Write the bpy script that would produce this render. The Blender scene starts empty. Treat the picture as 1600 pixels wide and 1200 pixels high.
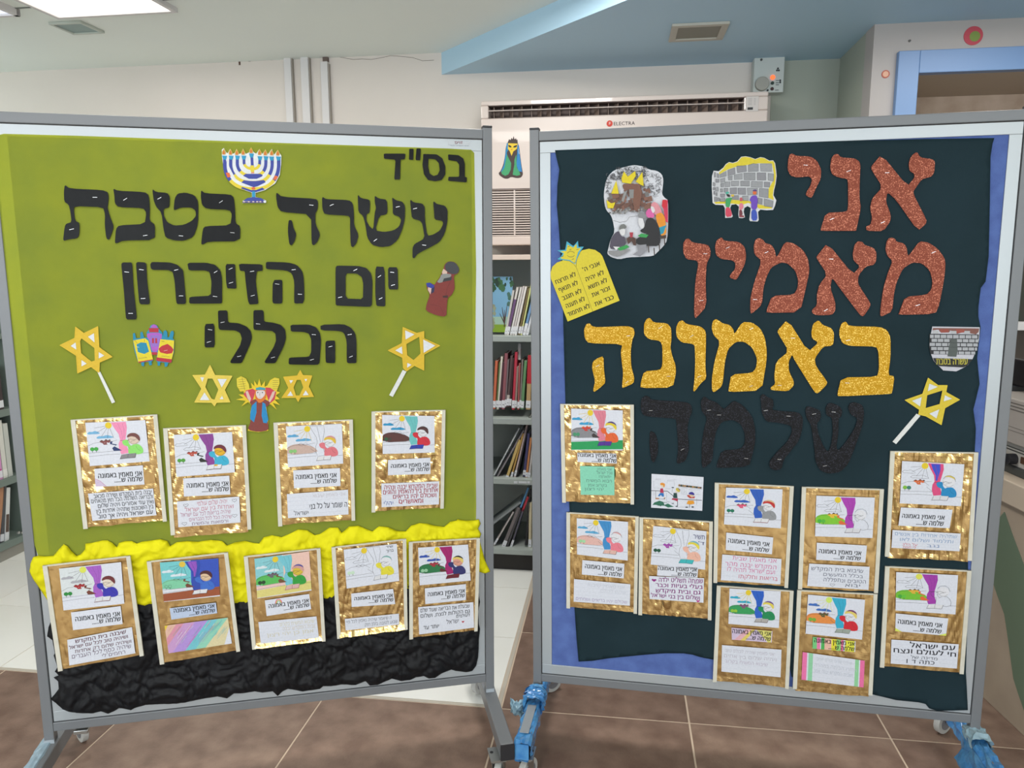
import bpy, math, random
from mathutils import Vector, Matrix, noise
from mathutils.geometry import tessellate_polygon
random.seed(7)
S = bpy.context.scene
COL = S.collection
# ------------------------------------------------------------------ camera
F = 1179.9; PITCH = -.1579; ROLL = -.0047; CAMZ = 1.65
fw = Vector((0, math.cos(PITCH), math.sin(PITCH))); up0 = Vector((0, -math.sin(PITCH), math.cos(PITCH))); ex0 = Vector((1, 0, 0))
RX = math.cos(ROLL)*ex0 + math.sin(ROLL)*up0
UP = -math.sin(ROLL)*ex0 + math.cos(ROLL)*up0
CAM = Vector((0, 0, CAMZ))
cd = bpy.data.cameras.new('camera'); cam = bpy.data.objects.new('camera', cd); COL.objects.link(cam)
cd.sensor_width = 36; cd.lens = F/1600*36; cd.clip_start = .05
m3 = Matrix((RX, UP, -fw)).transposed(); cam.matrix_world = Matrix.Translation(CAM) @ m3.to_4x4()
S.camera = cam
# ------------------------------------------------------------------ world, light, exposure
S.view_settings.view_transform = 'Standard'; S.view_settings.look = 'None'
S.view_settings.exposure = 0.0; S.view_settings.gamma = 1; S.view_settings.use_curve_mapping = False
W = bpy.data.worlds.new('world'); S.world = W; W.use_nodes = True
W.node_tree.nodes['Background'].inputs[0].default_value = (.80, .90, 1, 1); W.node_tree.nodes['Background'].inputs[1].default_value = 1.0
YAW = .14
E1 = Vector((math.cos(YAW), -math.sin(YAW), 0)); E2 = Vector((math.sin(YAW), math.cos(YAW), 0))
RM = Matrix((E1, E2, Vector((0, 0, 1)))).transposed().to_4x4()      # room frame (p, q, z)
def area(name, p, q, z, sx, sy, power, col, rot):
    l = bpy.data.lights.new(name, 'AREA'); l.shape = 'RECTANGLE'; l.size = sx; l.size_y = sy; l.energy = power; l.color = col
    o = bpy.data.objects.new(name, l); COL.objects.link(o); o.matrix_world = RM @ Matrix.Translation((p, q, z)) @ rot
    return o
RXm = lambda a: Matrix.Rotation(math.radians(a), 4, 'X')
area('window_and_added_daylight', -2.05, -3.25, 1.6, 3.6, 2.0, 112, (.90, .96, 1), RXm(80))  # unseen source behind the camera, added for even frontal light
area('window_and_added_daylight', 1.7, -3.25, 1.6, 2.3, 2.0, 92, (.90, .96, 1), RXm(80))  # second added source there, also for the frontal light
area('window_and_added_daylight', -4.2, 2.6, 1.65, 2.6, 1.7, 180, (.88, .96, 1), Matrix.Rotation(math.radians(90), 4, 'Z') @ RXm(-80) @ Matrix.Rotation(math.pi, 4, 'X'))
LAMPS = ((-.86, 1.20), (-2.7, .5), (1.9, .3), (-2.3, 3.1), (-.35, 2.75), (.2, -1.6), (-2.4, -1.6))  # fourth and fifth are unseen lamps added to brighten background and bookcase
for (p_, q_), w_ in zip(LAMPS, (9, 10, 13, 16, 34, 18, 18)):
    area('room_and_added_lamp_light', p_, q_, 2.765, .56, .56, w_, (1, .97, .93), Matrix())
area('room_and_added_lamp_light', 1.5, 3.0, 2.655, .56, .56, 8, (1, .97, .93), Matrix())  # unseen extra lamp, added to brighten the space behind the right board
S.cycles.max_bounces = 8; S.cycles.diffuse_bounces = 4; S.cycles.glossy_bounces = 4; S.cycles.transparent_max_bounces = 8

# ------------------------------------------------------------------ helpers
def lin(c, k=1):
    return tuple((((x/255)/12.92 if x/255 <= .04045 else ((x/255+.055)/1.055)**2.4)*k) for x in c[:3]) + (1,)
PK = .86
def mat(name, col, rough=.6, metal=0, bump=0, bscale=60, var=None, vscale=8, spec=.5, emit=None, coat=0, k=PK, detail=4):
    m = bpy.data.materials.new(name); m.use_nodes = True; nt = m.node_tree; b = nt.nodes['Principled BSDF']
    b.inputs['Base Color'].default_value = lin(col, k); b.inputs['Roughness'].default_value = rough; b.inputs['Metallic'].default_value = metal
    b.inputs['Specular IOR Level'].default_value = spec; b.inputs['Coat Weight'].default_value = coat
    tc = nt.nodes.new('ShaderNodeTexCoord')
    if var is not None:
        n = nt.nodes.new('ShaderNodeTexNoise'); n.inputs['Scale'].default_value = vscale; n.inputs['Detail'].default_value = detail
        nt.links.new(tc.outputs['Object'], n.inputs['Vector'])
        r = nt.nodes.new('ShaderNodeValToRGB'); r.color_ramp.elements[0].position = .33; r.color_ramp.elements[1].position = .67
        r.color_ramp.elements[0].color = lin(col, k); r.color_ramp.elements[1].color = lin(var, k)
        nt.links.new(n.outputs['Fac'], r.inputs['Fac']); nt.links.new(r.outputs['Color'], b.inputs['Base Color'])
    if bump:
        n = nt.nodes.new('ShaderNodeTexNoise'); n.inputs['Scale'].default_value = bscale; n.inputs['Detail'].default_value = 4
        nt.links.new(tc.outputs['Object'], n.inputs['Vector'])
        bp = nt.nodes.new('ShaderNodeBump'); bp.inputs['Strength'].default_value = min(1, bump); bp.inputs['Distance'].default_value = .002
        nt.links.new(n.outputs['Fac'], bp.inputs['Height']); nt.links.new(bp.outputs['Normal'], b.inputs['Normal'])
    if emit: b.inputs['Emission Color'].default_value = lin(emit[:3]); b.inputs['Emission Strength'].default_value = emit[3]
    return m
def vcmat(name, rough=.55, bump=0, bscale=100, metal=0, var=0):
    m = mat(name, (200, 200, 200), rough, metal, bump, bscale); nt = m.node_tree
    a = nt.nodes.new('ShaderNodeVertexColor'); a.layer_name = 'Col'
    nt.links.new(a.outputs['Color'], nt.nodes['Principled BSDF'].inputs['Base Color'])
    if var:                                                          # marker and crayon strokes: slight streaks of tone
        tc = nt.nodes.new('ShaderNodeTexCoord'); n = nt.nodes.new('ShaderNodeTexNoise'); n.inputs['Scale'].default_value = 160; n.inputs['Detail'].default_value = 2
        mr = nt.nodes.new('ShaderNodeMapRange'); mr.inputs['To Min'].default_value = 1-var; mr.inputs['To Max'].default_value = 1+var*.4
        mx = nt.nodes.new('ShaderNodeVectorMath'); mx.operation = 'MULTIPLY'
        nt.links.new(tc.outputs['Object'], n.inputs['Vector']); nt.links.new(n.outputs['Fac'], mr.inputs['Value'])
        nt.links.new(a.outputs['Color'], mx.inputs[0]); nt.links.new(mr.outputs[0], mx.inputs[1]); nt.links.new(mx.outputs[0], nt.nodes['Principled BSDF'].inputs['Base Color'])
    return m
def tag(o, label=None, cat=None, group=None, kind=None):
    if label: o['label'] = label
    if cat: o['category'] = cat
    if group: o['group'] = group
    if kind: o['kind'] = kind
    return o
class MB:
    def __init__(s): s.v = []; s.f = []; s.c = []; s.m = []; s.cur = None; s.mi = 0
    def add(s, vs, fs, c=None):
        n = len(s.v); s.v += [tuple(p) for p in vs]; s.f += [tuple(i+n for i in f) for f in fs]
        s.c += [c or s.cur]*len(fs); s.m += [s.mi]*len(fs); return s
    def box(s, a, b, c=None):
        (x0, y0, z0), (x1, y1, z1) = a, b
        return s.add([(x0, y0, z0), (x1, y0, z0), (x1, y1, z0), (x0, y1, z0), (x0, y0, z1), (x1, y0, z1), (x1, y1, z1), (x0, y1, z1)],
                     [(0, 3, 2, 1), (4, 5, 6, 7), (0, 1, 5, 4), (1, 2, 6, 5), (2, 3, 7, 6), (3, 0, 4, 7)], c)
    def prism(s, loops, z0, z1, c=None, sides=True):
        """flat shape with holes: loops[0] outline, the rest holes; front at z1"""
        pts = [p for l in loops for p in l]; n = len(pts)
        tri = tessellate_polygon([[Vector((p[0], p[1], 0)) for p in l] for l in loops])
        out = []
        for t in tri:
            a, b, d = (pts[i] for i in t); ar = (b[0]-a[0])*(d[1]-a[1])-(b[1]-a[1])*(d[0]-a[0])
            if abs(ar) < 1e-12: continue
            out.append(t if ar > 0 else t[::-1])
        vs = [(p[0], p[1], z1) for p in pts]; fs = list(out)
        if sides and z1 != z0:
            vs += [(p[0], p[1], z0) for p in pts]; fs += [tuple(i+n for i in t[::-1]) for t in out]
            k = 0
            for l in loops:
                m = len(l)
                ar = sum(l[i][0]*l[(i+1) % m][1]-l[(i+1) % m][0]*l[i][1] for i in range(m))
                ccw = (ar > 0) == (l is loops[0])
                for i in range(m):
                    a, b = k+i, k+(i+1) % m
                    fs.append((a, a+n, b+n, b) if ccw else (a, b, b+n, a+n))
                k += m
        return s.add(vs, fs, c)
    def cyl(s, p0, p1, r, n=16, r1=None, c=None, cap=True):
        p0 = Vector(p0); p1 = Vector(p1); d = (p1-p0).normalized(); a = d.orthogonal().normalized(); b = d.cross(a); r1 = r if r1 is None else r1
        vs = []; 
        for p, rr in ((p0, r), (p1, r1)):
            vs += [p+(a*math.cos(2*math.pi*i/n)+b*math.sin(2*math.pi*i/n))*rr for i in range(n)]
        fs = [(i, (i+1) % n, n+(i+1) % n, n+i) for i in range(n)]
        if cap: fs += [tuple(range(n))[::-1], tuple(range(n, 2*n))]
        return s.add(vs, fs, c)
    def grid(s, nx, ny, fn, c=None):
        vs = [fn(i/nx, j/ny) for j in range(ny+1) for i in range(nx+1)]
        fs = [(j*(nx+1)+i, j*(nx+1)+i+1, (j+1)*(nx+1)+i+1, (j+1)*(nx+1)+i) for j in range(ny) for i in range(nx)]
        return s.add(vs, fs, c)
    def build(s, name, m, parent=None, mw=None, org=(0, 0, 0), smooth=False, bevel=0, solid=0):
        me = bpy.data.meshes.new(name); o3 = org
        me.from_pydata([(x-o3[0], y-o3[1], z-o3[2]) for x, y, z in s.v], [], s.f)
        ms = m if isinstance(m, (list, tuple)) else [m]
        for q in ms: me.materials.append(q)
        if any(s.m): me.polygons.foreach_set('material_index', s.m)
        if any(c is not None for c in s.c):
            ca = me.color_attributes.new('Col', 'FLOAT_COLOR', 'CORNER'); buf = []
            for p in me.polygons:
                cc = lin(s.c[p.index] or (240, 240, 240), PK); buf += list(cc)*p.loop_total
            ca.data.foreach_set('color', buf)
        if smooth: me.polygons.foreach_set('use_smooth', [True]*len(me.polygons))
        me.validate(); me.update()
        o = bpy.data.objects.new(name, me); COL.objects.link(o)
        if parent: o.parent = parent
        if mw is not None:
            if parent: o.matrix_local = mw
            else: o.matrix_world = mw @ Matrix.Translation(o3)
        elif any(o3) : o.location = o3
        if bevel:
            b = o.modifiers.new('bevel', 'BEVEL'); b.width = bevel; b.segments = 2; b.limit_method = 'ANGLE'
        if solid:
            b = o.modifiers.new('solid', 'SOLIDIFY'); b.thickness = solid; b.offset = -1
        return o
def empty(name, mw, label, cat, group=None):
    o = bpy.data.objects.new(name, None); COL.objects.link(o); o.empty_display_size = .05; o.matrix_world = mw
    return tag(o, label, cat, group)
def ray(px, py): return (fw + RX*((px-800)/F) + UP*((600-py)/F))
def hit(px, py, o, n):
    d = ray(px, py); return CAM + d*((o-CAM).dot(n)/d.dot(n))
# room-plane lookups: points of the real surfaces seen at a pixel
def on_floor(px, py, z=0): return hit(px, py, Vector((0, 0, z)), Vector((0, 0, 1)))
def on_q(px, py, q):                                                  # plane parallel to the back wall -> (p, z)
    P = hit(px, py, E2*q, E2); return P.dot(E1), P.z
def on_z(px, py, z):
    P = hit(px, py, Vector((0, 0, z)), Vector((0, 0, 1))); return P.dot(E1), P.dot(E2)
# ------------------------------------------------------------------ board frames
BW = 1.3714; TW = .029; BH = 1.80
def frame(x0, y0, z0, yaw, t, left):
    z = Vector((0, 0, 1)); du = Vector((-math.cos(yaw) if left else math.cos(yaw), -math.sin(yaw), 0))
    U = (du - t*z).normalized(); V = (z + t*du).normalized(); ex = -U if left else U
    n = ex.cross(V).normalized(); O = Vector((x0, y0, CAMZ+z0))
    m = Matrix((ex, V, n)).transposed().to_4x4(); m.translation = O
    return dict(O=O, ex=ex, V=V, n=n, M=m, left=left)
BD = {'L': frame(-.0671, 2.4485, -1.4153, .2074, -.0049, True), 'R': frame(.0696, 2.4588, -1.4205, .1967, -.0062, False)}
def BP(b, px, py, off):
    B = BD[b]; P = hit(px, py, B['O']+B['n']*off, B['n'])-B['O']
    return P.dot(B['ex']), P.dot(B['V'])
def chaikin(pts, r=.22, n=1):
    for _ in range(n):
        out = []; m = len(pts)
        for i in range(m):
            a, b = pts[i], pts[(i+1) % m]
            out += [(a[0]*(1-r)+b[0]*r, a[1]*(1-r)+b[1]*r), (a[0]*r+b[0]*(1-r), a[1]*r+b[1]*(1-r))]
        pts = out
    return pts
_tc = {}
def inpoly(p, poly):
    x, y = p; c = False; j = len(poly)-1
    for i in range(len(poly)):
        xi, yi = poly[i]; xj, yj = poly[j]
        if (yi > y) != (yj > y) and x < (xj-xi)*(y-yi)/(yj-yi)+xi: c = not c
        j = i
    return c
def area_sign(me, st, adj, P2, l):
    """outer contours of the built-in face run clockwise in storage order, counters the other way"""
    k = st; idx = [st]; 
    while k+1 in adj and k+1 in adj[k]: k += 1; idx.append(k)
    q = [P2[i] for i in idx]
    return sum(q[i-1][0]*q[i][1]-q[i][0]*q[i-1][1] for i in range(len(q))) < 0
def glyphs(s, bold=0.0, rtl=True):
    k = s
    if k not in _tc:
        cu = bpy.data.curves.new('t', 'FONT'); cu.body = s[::-1] if rtl else s; cu.size = 1; cu.resolution_u = 2; cu.space_character = 1.04
        cu.fill_mode = 'NONE'                                          # strokes of a glyph may overlap: fill each contour by itself
        ob = bpy.data.objects.new('t', cu); me = bpy.data.meshes.new_from_object(ob)
        P2 = [(p.co.x, p.co.y) for p in me.vertices]; adj = {}
        for e in me.edges:
            a_, b_ = e.vertices; adj.setdefault(a_, []).append(b_); adj.setdefault(b_, []).append(a_)
        seen = set(); outs = []; holes = []
        for st in sorted(adj):
            if st in seen: continue
            l = [st]; seen.add(st)
            while True:
                n_ = [q for q in adj[l[-1]] if q not in seen]
                if not n_: break
                seen.add(n_[0]); l.append(n_[0])
            l = [P2[q] for q in l]; ar = sum(l[q-1][0]*l[q][1]-l[q][0]*l[q-1][1] for q in range(len(l)))
            if abs(ar) > 1e-7 and len(l) > 2: holes.append((area_sign(me, st, adj, P2, l), l))
        def within(l, o): return l is not o and all(inpoly(q, o) for q in l[::max(1, len(l)//4)])
        allc = holes; holes = [l for s_, l in allc if any(s2 != s_ and within(l, o) for s2, o in allc)]
        outs = [l for s_, l in allc if not any(l is h for h in holes)]
        v = []; f = []
        for o_ in outs:
            xs = [q[0] for q in o_]; ys = [q[1] for q in o_]
            hs = [h for h in holes if within(h, o_)]
            t_ = MB().prism([o_]+hs, 0, 0, sides=False); n0 = len(v); v += [(q[0], q[1]) for q in t_.v]; f += [tuple(q+n0 for q in g) for g in t_.f]
        bpy.data.objects.remove(ob); bpy.data.curves.remove(cu); bpy.data.meshes.remove(me)
        x0 = min(p[0] for p in v); x1 = max(p[0] for p in v)
        _tc[k] = ([(p[0]-x0, p[1]) for p in v], f, x1-x0)
    return _tc[k]
class Art:
    """flat cut-out or printed sheet on a board: layers of coloured paper and ink"""
    def __init__(s, b, off, crop=(0, 0, 1), quad=None):
        s.b = b; s.off = off; s.crop = crop; s.q = quad; s.mb = MB(); s.z = off; s.step = .00004; s.base = None
    def P(s, x, y):
        if s.q:                                                       # 0..1 inside a quad given in board coordinates
            a, b, c, d = s.q
            return (a[0]*(1-x)*(1-y)+b[0]*x*(1-y)+c[0]*x*y+d[0]*(1-x)*y, a[1]*(1-x)*(1-y)+b[1]*x*(1-y)+c[1]*x*y+d[1]*(1-x)*y)
        ox, oy, k = s.crop
        return BP(s.b, ox+x/k, oy+y/k, s.off)
    def loops(s, ls, r=0):
        return [[s.P(*p) for p in (chaikin(l, .22, r) if r else l)] for l in ls]
    def sheet(s, ls, c, th=.0006, r=0):
        L = s.loops(ls, r); s.mb.prism(L, s.z, s.z+th, c); s.z += th+s.step; s.base = s.base or L[0]; return s
    def poly(s, pts, c, r=0):
        s.mb.prism(s.loops([pts], r), 0, s.z, c, sides=False); s.z += s.step; return s
    def dot(s, x, y, rx, c, ry=None, n=14):
        ry = ry or rx; return s.poly([(x+rx*math.cos(2*math.pi*i/n), y+ry*math.sin(2*math.pi*i/n)) for i in range(n)], c)
    def line(s, pts, w, c, closed=False):
        L = [Vector(s.P(*p)) for p in pts]
        if closed: L.append(L[0])
        vs = []; fs = []
        for i, p in enumerate(L):
            a = L[max(i-1, 0)]; b = L[min(i+1, len(L)-1)]; d = (b-a)
            if d.length < 1e-9: d = Vector((1, 0))
            d.normalize(); nn = Vector((-d.y, d.x))*w/2
            vs += [(p.x+nn.x, p.y+nn.y, s.z), (p.x-nn.x, p.y-nn.y, s.z)]
            if i: fs.append((2*i-2, 2*i-1, 2*i+1, 2*i))
        s.mb.add(vs, fs, c); s.z += s.step*.5; return s
    def text(s, st, x0, x1, ytop, ybot, c, bold=0.0, rtl=True, jit=0, keep=None):
        """st fitted between x0..x1 with letter height ytop..ybot (crop or quad units)"""
        v, f, w = glyphs(st, bold, rtl); h = .56 if rtl else .70
        if keep: x0 = x1-(x1-x0)*keep
        z = s.z
        vs = []
        for px, py in v:
            X = x0+px/w*(x1-x0); Y = ybot-(py/h)*(ybot-ytop)
            if jit: Y += jit*(ybot-ytop)*noise.noise(Vector((X*9/(x1-x0), len(st), 1.7)))
            a, b = s.P(X, Y); vs.append((a, b, z))
        d_ = bold*(x1-x0)/w*.55
        for sh in ((-d_, 0, d_) if bold > .012 else (0,)):
            dx_ = (s.P(x0+sh, ytop)[0]-s.P(x0, ytop)[0]) if sh else 0
            s.mb.add([(q[0]+dx_, q[1]+abs(dx_)*.5, z) for q in vs], f, c)
        s.z += s.step; return s
    def done(s, name, m, label=None, cat=None, group=None, parent=None, org=None):
        L = s.base or [(p[0], p[1]) for p in s.mb.v]
        o = org or (sum(p[0] for p in L)/len(L), sum(p[1] for p in L)/len(L), s.off)
        if parent: return s.mb.build(name, m, parent, Matrix(), o)
        ob = s.mb.build(name, m, None, BD[s.b]['M'], o)
        return tag(ob, label, cat, group)
# ------------------------------------------------------------------ materials
M_print = vcmat('paper_print', .62, .15, 300, var=.16)
M_paper = vcmat('plain_paper', .65, .1, 200)
M_frame = mat('grey_powder_coated_metal', (125, 128, 132), .42, .1, .05, 300, spec=.5)
M_alu = mat('silver_aluminium_trim', (186, 192, 196), .38, .35, 0)
M_black = mat('black_plastic', (38, 38, 42), .45)
M_chrome = mat('zinc_metal', (190, 192, 190), .28, .9)
M_wheel = mat('grey_white_nylon', (190, 190, 186), .5)
M_tread = mat('grey_rubber', (120, 120, 124), .6)
M_staple = mat('staple_steel', (225, 225, 225), .25, .5)
# ------------------------------------------------------------------ the room
WQ = 4.30                                                             # back wall, room coordinate q
CZ = 2.80; SZ = 2.685                                                # ceiling and dropped blue ceiling
M_wall = mat('wall_plaster', (232, 222, 213), .8, 0, .25, 25, var=(227, 218, 208), vscale=1.3)
M_ceil = mat('ceiling_paint', (236, 242, 234), .85, 0, .1, 40, var=(232, 238, 232), vscale=1, k=.95)
M_blue = mat('blue_ceiling_paint', (186, 220, 240), .55, 0, .08, 40)
M_green = mat('pale_green_paint', (200, 206, 192), .8, 0, .1, 40)
M_white = mat('white_paint', (226, 222, 220), .7, 0, .1, 40)
M_grout = mat('grout', (206, 186, 164), .9)
M_groutl = mat('pale_joint', (128, 122, 112), .9)
def struct(name, mb, m, **k):
    o = mb.build(name, m, None, RM, **k); return tag(o, kind='structure')
PL, PR = -4.35, 3.0                                                   # side walls

# floor slab, with the tiles lying on it as parts
floor = struct('floor', MB().box((PL-.1, -3.4, -.1), (PR+.1, WQ+.1, -.0015)), M_grout)
bp_, bq_ = on_z(783, 1107, 0)                                         # inner corner where brown meets white
pw = [on_z(x, 1200, 0)[0] for x in (107, 435, 1091, 1422)]
TWd = (pw[3]-pw[0])/4; 
q1 = on_z(820, 988, 0)[1]; TD = q1-bq_
M_brown = [mat('brown_stone_tile_%s' % n, c, .42, 0, .4, 140, var=v, vscale=11, detail=14) for n, c, v in
           (('warm', (114, 90, 77), (142, 117, 102)), ('dark', (110, 87, 75), (136, 112, 98)), ('pale', (120, 96, 83), (148, 124, 108)))]
M_wtile = [mat('white_floor_tile_%s' % n, c, .22, 0, .05, 30, var=v, vscale=2) for n, c, v in
           (('a', (242, 242, 236), (236, 236, 229)), ('b', (245, 245, 239), (239, 239, 232)))]
def tiles(p0, p1, q0, q1, pw_, qw_, pa, qa, mats, gap, skip):
    nb = {}
    i0 = math.floor((p0-pa)/pw_); i1 = math.ceil((p1-pa)/pw_); j0 = math.floor((q0-qa)/qw_); j1 = math.ceil((q1-qa)/qw_)
    for i in range(i0, i1):
        for j in range(j0, j1):
            a0 = max(p0, pa+i*pw_); a1 = min(p1, pa+(i+1)*pw_); b0 = max(q0, qa+j*qw_); b1 = min(q1, qa+(j+1)*qw_)
            if a1-a0 < .03 or b1-b0 < .03 or skip((a0+a1)/2, (b0+b1)/2): continue
            k = (round(a1-a0, 4), round(b1-b0, 4), random.randrange(len(mats)))
            if k not in nb:
                o = MB().box((gap, gap, -.006), (a1-a0-gap, b1-b0-gap, 0)).build('tile', mats[k[2]], floor); nb[k] = o
            else:
                o = nb[k].copy(); COL.objects.link(o); o.parent = floor
            o.matrix_world = RM @ Matrix.Translation((a0, b0, 0))
# brown stone tiles: the front strip across the room and everything right of the white field
tiles(PL, PR, -3.4, bq_, TWd, TD, bp_, bq_, M_brown, .0034, lambda p, q: q < -2.6 and False)
tiles(bp_, PR, bq_, WQ, TWd, TD, bp_, bq_, M_brown, .0034, lambda p, q: False)
wq = [on_z(800, y, 0)[1] for y in (1003, 923)]
tiles(PL, bp_-.02, bq_+.018, WQ, (wq[1]-wq[0]), (wq[1]-wq[0]), bp_-.02, bq_+.018, M_wtile, .0016, lambda p, q: False)
tag(MB().box((PL, bq_+.002, -.006), (bp_, bq_+.016, .0005)).box((bp_-.018, bq_+.002, -.006), (bp_-.004, WQ, .0005)).build('trim_1', mat('floor_edge_strip', (190, 182, 168), .5), None, RM), kind='structure')
# walls
wb = MB().box((PL-.1, WQ, 0), (PR+.1, WQ+.1, CZ))
back = struct('wall_back', wb, M_wall)
struct('wall_left', MB().box((PL-.1, -3.4, 0), (PL, 1.2, CZ)).box((PL-.1, 4.0, 0), (PL, WQ, CZ)).box((PL-.1, 1.2, 0), (PL, 4.0, .75)).box((PL-.1, 1.2, 2.55), (PL, 4.0, CZ)), M_green)
struct('wall_right', MB().box((PR, -3.4, 0), (PR+.1, WQ, CZ)), M_green)
# unseen wall behind the photographer: two openings added to light the boards
fw_ = MB()
for a, b, z0, z1 in ((PL, PR, 0, .55), (PL, PR, 2.65, CZ), (PL, -3.9, .55, 2.65), (-.2, .5, .55, 2.65), (2.9, PR, .55, 2.65)):
    fw_.box((a, -3.5, z0), (b, -3.4, z1))
struct('wall_front', fw_, mat('dark_reflected_wall', (128, 108, 90), .7))  # colour kept dark so the foil has something dark to reflect
for n, (a, b) in enumerate(((-3.9, -.2), (.5, 2.9))):
    w = MB()
    for x in (a, (a+b)/2-.025, b-.05): w.box((x, -3.47, .55), (x+.05, -3.42, 2.65))
    w.box((a, -3.47, .55), (b, -3.42, .6)).box((a, -3.47, 2.6), (b, -3.42, 2.65))
    struct('added_window_%d' % (n+1), w, M_alu)
# ceiling
ceil = struct('ceiling', MB().box((PL-.1, -3.5, CZ), (PR+.1, WQ+.1, CZ+.1)), M_ceil)
ya, yb = on_z(0, 14, CZ), on_z(480, 2, CZ)
MB().box((min(ya[0], yb[0])-1, ya[1]-.006, CZ-.004), (yb[0]+.6, ya[1], CZ)).build('ceiling_joint', mat('joint_shadow_gap', (120, 126, 120), .9), ceil, None).matrix_world = RM
# dropped blue ceiling with its slanted edge
s0 = on_q(690, 107, WQ); s1 = on_z(980, 0, SZ)
dx, dq = s1[0]-s0[0], s1[1]-WQ; t = (-.6-WQ)/dq
poly = [(s0[0], WQ), (s0[0]+dx*t, -.6), (PR, -.6), (PR, WQ)]
poly = poly if s0[0]+dx*t < PR else [(s0[0], WQ), (PR, WQ+dq*((PR-s0[0])/dx)), (PR, WQ)]
drop = MB().prism([poly], SZ, CZ)
struct('trim_2', drop, M_blue)
# corner niche: the wall steps forward towards the right
c0 = on_q(1313, 84, WQ)[0]; c1 = on_z(1367, 38, SZ)
RQ = c1[1]; RP = c1[0]
rw = MB(); rl, rt = on_q(1405, 85, RQ); r2 = on_q(1396, 180, RQ)[0]
zt = on_q(1405, 86, RQ)[1]; ax = rl; zb = .95
# return wall (pale green) and the white face around the hatch
M_niche = mat('grey_green_paint', (172, 178, 164), .8)
struct('wall_niche', MB().prism([[(c0, WQ), (RP, RQ+.002), (RP+.12, RQ+.002), (c0+.12, WQ)][::-1]], 0, SZ), M_niche)
hw = 1.15
for a, b, z0, z1 in ((RP, ax, 0, SZ), (ax, ax+hw, zt, SZ), (ax+hw, PR+.02, 0, SZ), (ax, ax+hw, 0, zb)):
    if b > a: rw.box((a, RQ, z0), (b, RQ+.12, z1))
struct('wall_hatch', rw, mat('off_white_wall_paint', (184, 177, 173), .7, 0, .1, 40))
# blue casing and timber lining of the hatch
M_bframe = mat('blue_lacquer', (120, 152, 196), .45, 0, .05, 50)
M_wood = mat('beige_timber', (214, 190, 170), .55, 0, .15, 40, var=(190, 164, 142), vscale=9)
ix, iz = on_q(1436, 114, RQ-.03)
fwid = ix-ax; fh = zt-iz
bx = MB().box((ax-.01, RQ-.03, zb), (ix, RQ+.02, zt+.01)).box((ix, RQ-.03, iz), (ax+hw, RQ+.02, zt+.01)).box((ax-.01, RQ-.03, zb-.05), (ax+hw, RQ+.02, zb+.05))
dn = struct('door_1', bx, M_bframe, bevel=.003)
MB().box((ix-.005, RQ+.02, zb), (ix+.012, RQ+.55, iz)).box((ix-.005, RQ+.02, iz), (ax+hw, RQ+.55, iz+.02)).build('door_lining', mat('pale_timber', (196, 180, 160), .5, 0, .1, 60), dn, None).matrix_world = RM
MB().box((ix, RQ+.5, zb), (ax+hw, RQ+.54, iz)).build('back_panel', M_wood, dn, None).matrix_world = RM
# round wall stickers and the small button
def disc(name, px, py, q, r, cols, label, cat, th=.003):
    P, z = on_q(px, py, q); mb = MB()
    for i, (rr, dx_, dz_, c) in enumerate(cols):
        mb.cyl((P+dx_, q-.0005*(i > 0)*i, z+dz_), (P+dx_, q-th-.0006*i, z+dz_), r*rr, 28, c=c)
    o = mb.build(name, M_paper, None, RM, (P, q, z)); return tag(o, label, cat)
disc('wall_sticker', 1520.5, 56, RQ, .039, [(1, 0, 0, (196, 74, 88)), (.55, .006, -.003, (128, 150, 70))], 'round red wall sticker with green centre above the blue hatch frame', 'sticker')
disc('wall_sticker', 1383.5, 116, RQ, .017, [(1, 0, 0, (186, 96, 78)), (.72, 0, 0, (226, 176, 148))], 'small round orange and cream wall sticker left of the blue hatch frame', 'sticker')
# cracks of the plaster below the ceiling
def crack(pts, w):
    mb = MB(); pr = None
    for x, y in pts:
        p, z = on_q(x, y, WQ-.001)
        if pr: 
            mb.add([(pr[0], WQ-.001, pr[1]-w), (p, WQ-.001, z-w), (p, WQ-.001, z+w), (pr[0], WQ-.001, pr[1]+w)], [(0, 1, 2, 3)])
        pr = (p, z)
    o = mb.build('plaster_crack', mat('crack_shadow', (128, 118, 106), .9), back, None); o.matrix_world = RM
crack([(18, 109), (38, 107), (52, 104), (58, 100), (64, 94), (72, 91.5), (100, 90), (132, 88.5), (165, 88)], .0016)
crack([(330, 91), (352, 93), (370, 92), (390, 96), (400, 93), (425, 94), (440, 90)], .0012)
crack([(520, 87), (535, 90), (552, 93), (566, 92), (580, 93), (597, 90), (610, 87), (625, 88), (645, 90), (660, 95), (678, 94)], .0012)
def chip(x, y, w, h):
    p, z = on_q(x, y, WQ-.002); a = .0035*w; b = .0035*h
    MB().box((p-a/2, WQ-.002, z-b/2), (p+a/2, WQ+.001, z+b/2)).build('plaster_chip', mat('brown_chip', (96, 70, 58), .9), back, None).matrix_world = RM
chip(257, 89, 8, 3); chip(374, 96, 3, 11); chip(238, 88, 3, 2)
gp = on_q(1206, 120, WQ)[0]
struct('trim_3', MB().box((gp, WQ-.003, 0), (c0+.02, WQ, SZ)), M_niche)
sp_, sz_ = on_q(1421, 64, RQ)
MB().cyl((sp_, RQ, sz_), (sp_, RQ-.006, sz_), .005, 12).build('wall_screw', mat('dark_screw', (92, 90, 88), .5), bpy.data.objects['wall_hatch'], None).matrix_world = RM
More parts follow.
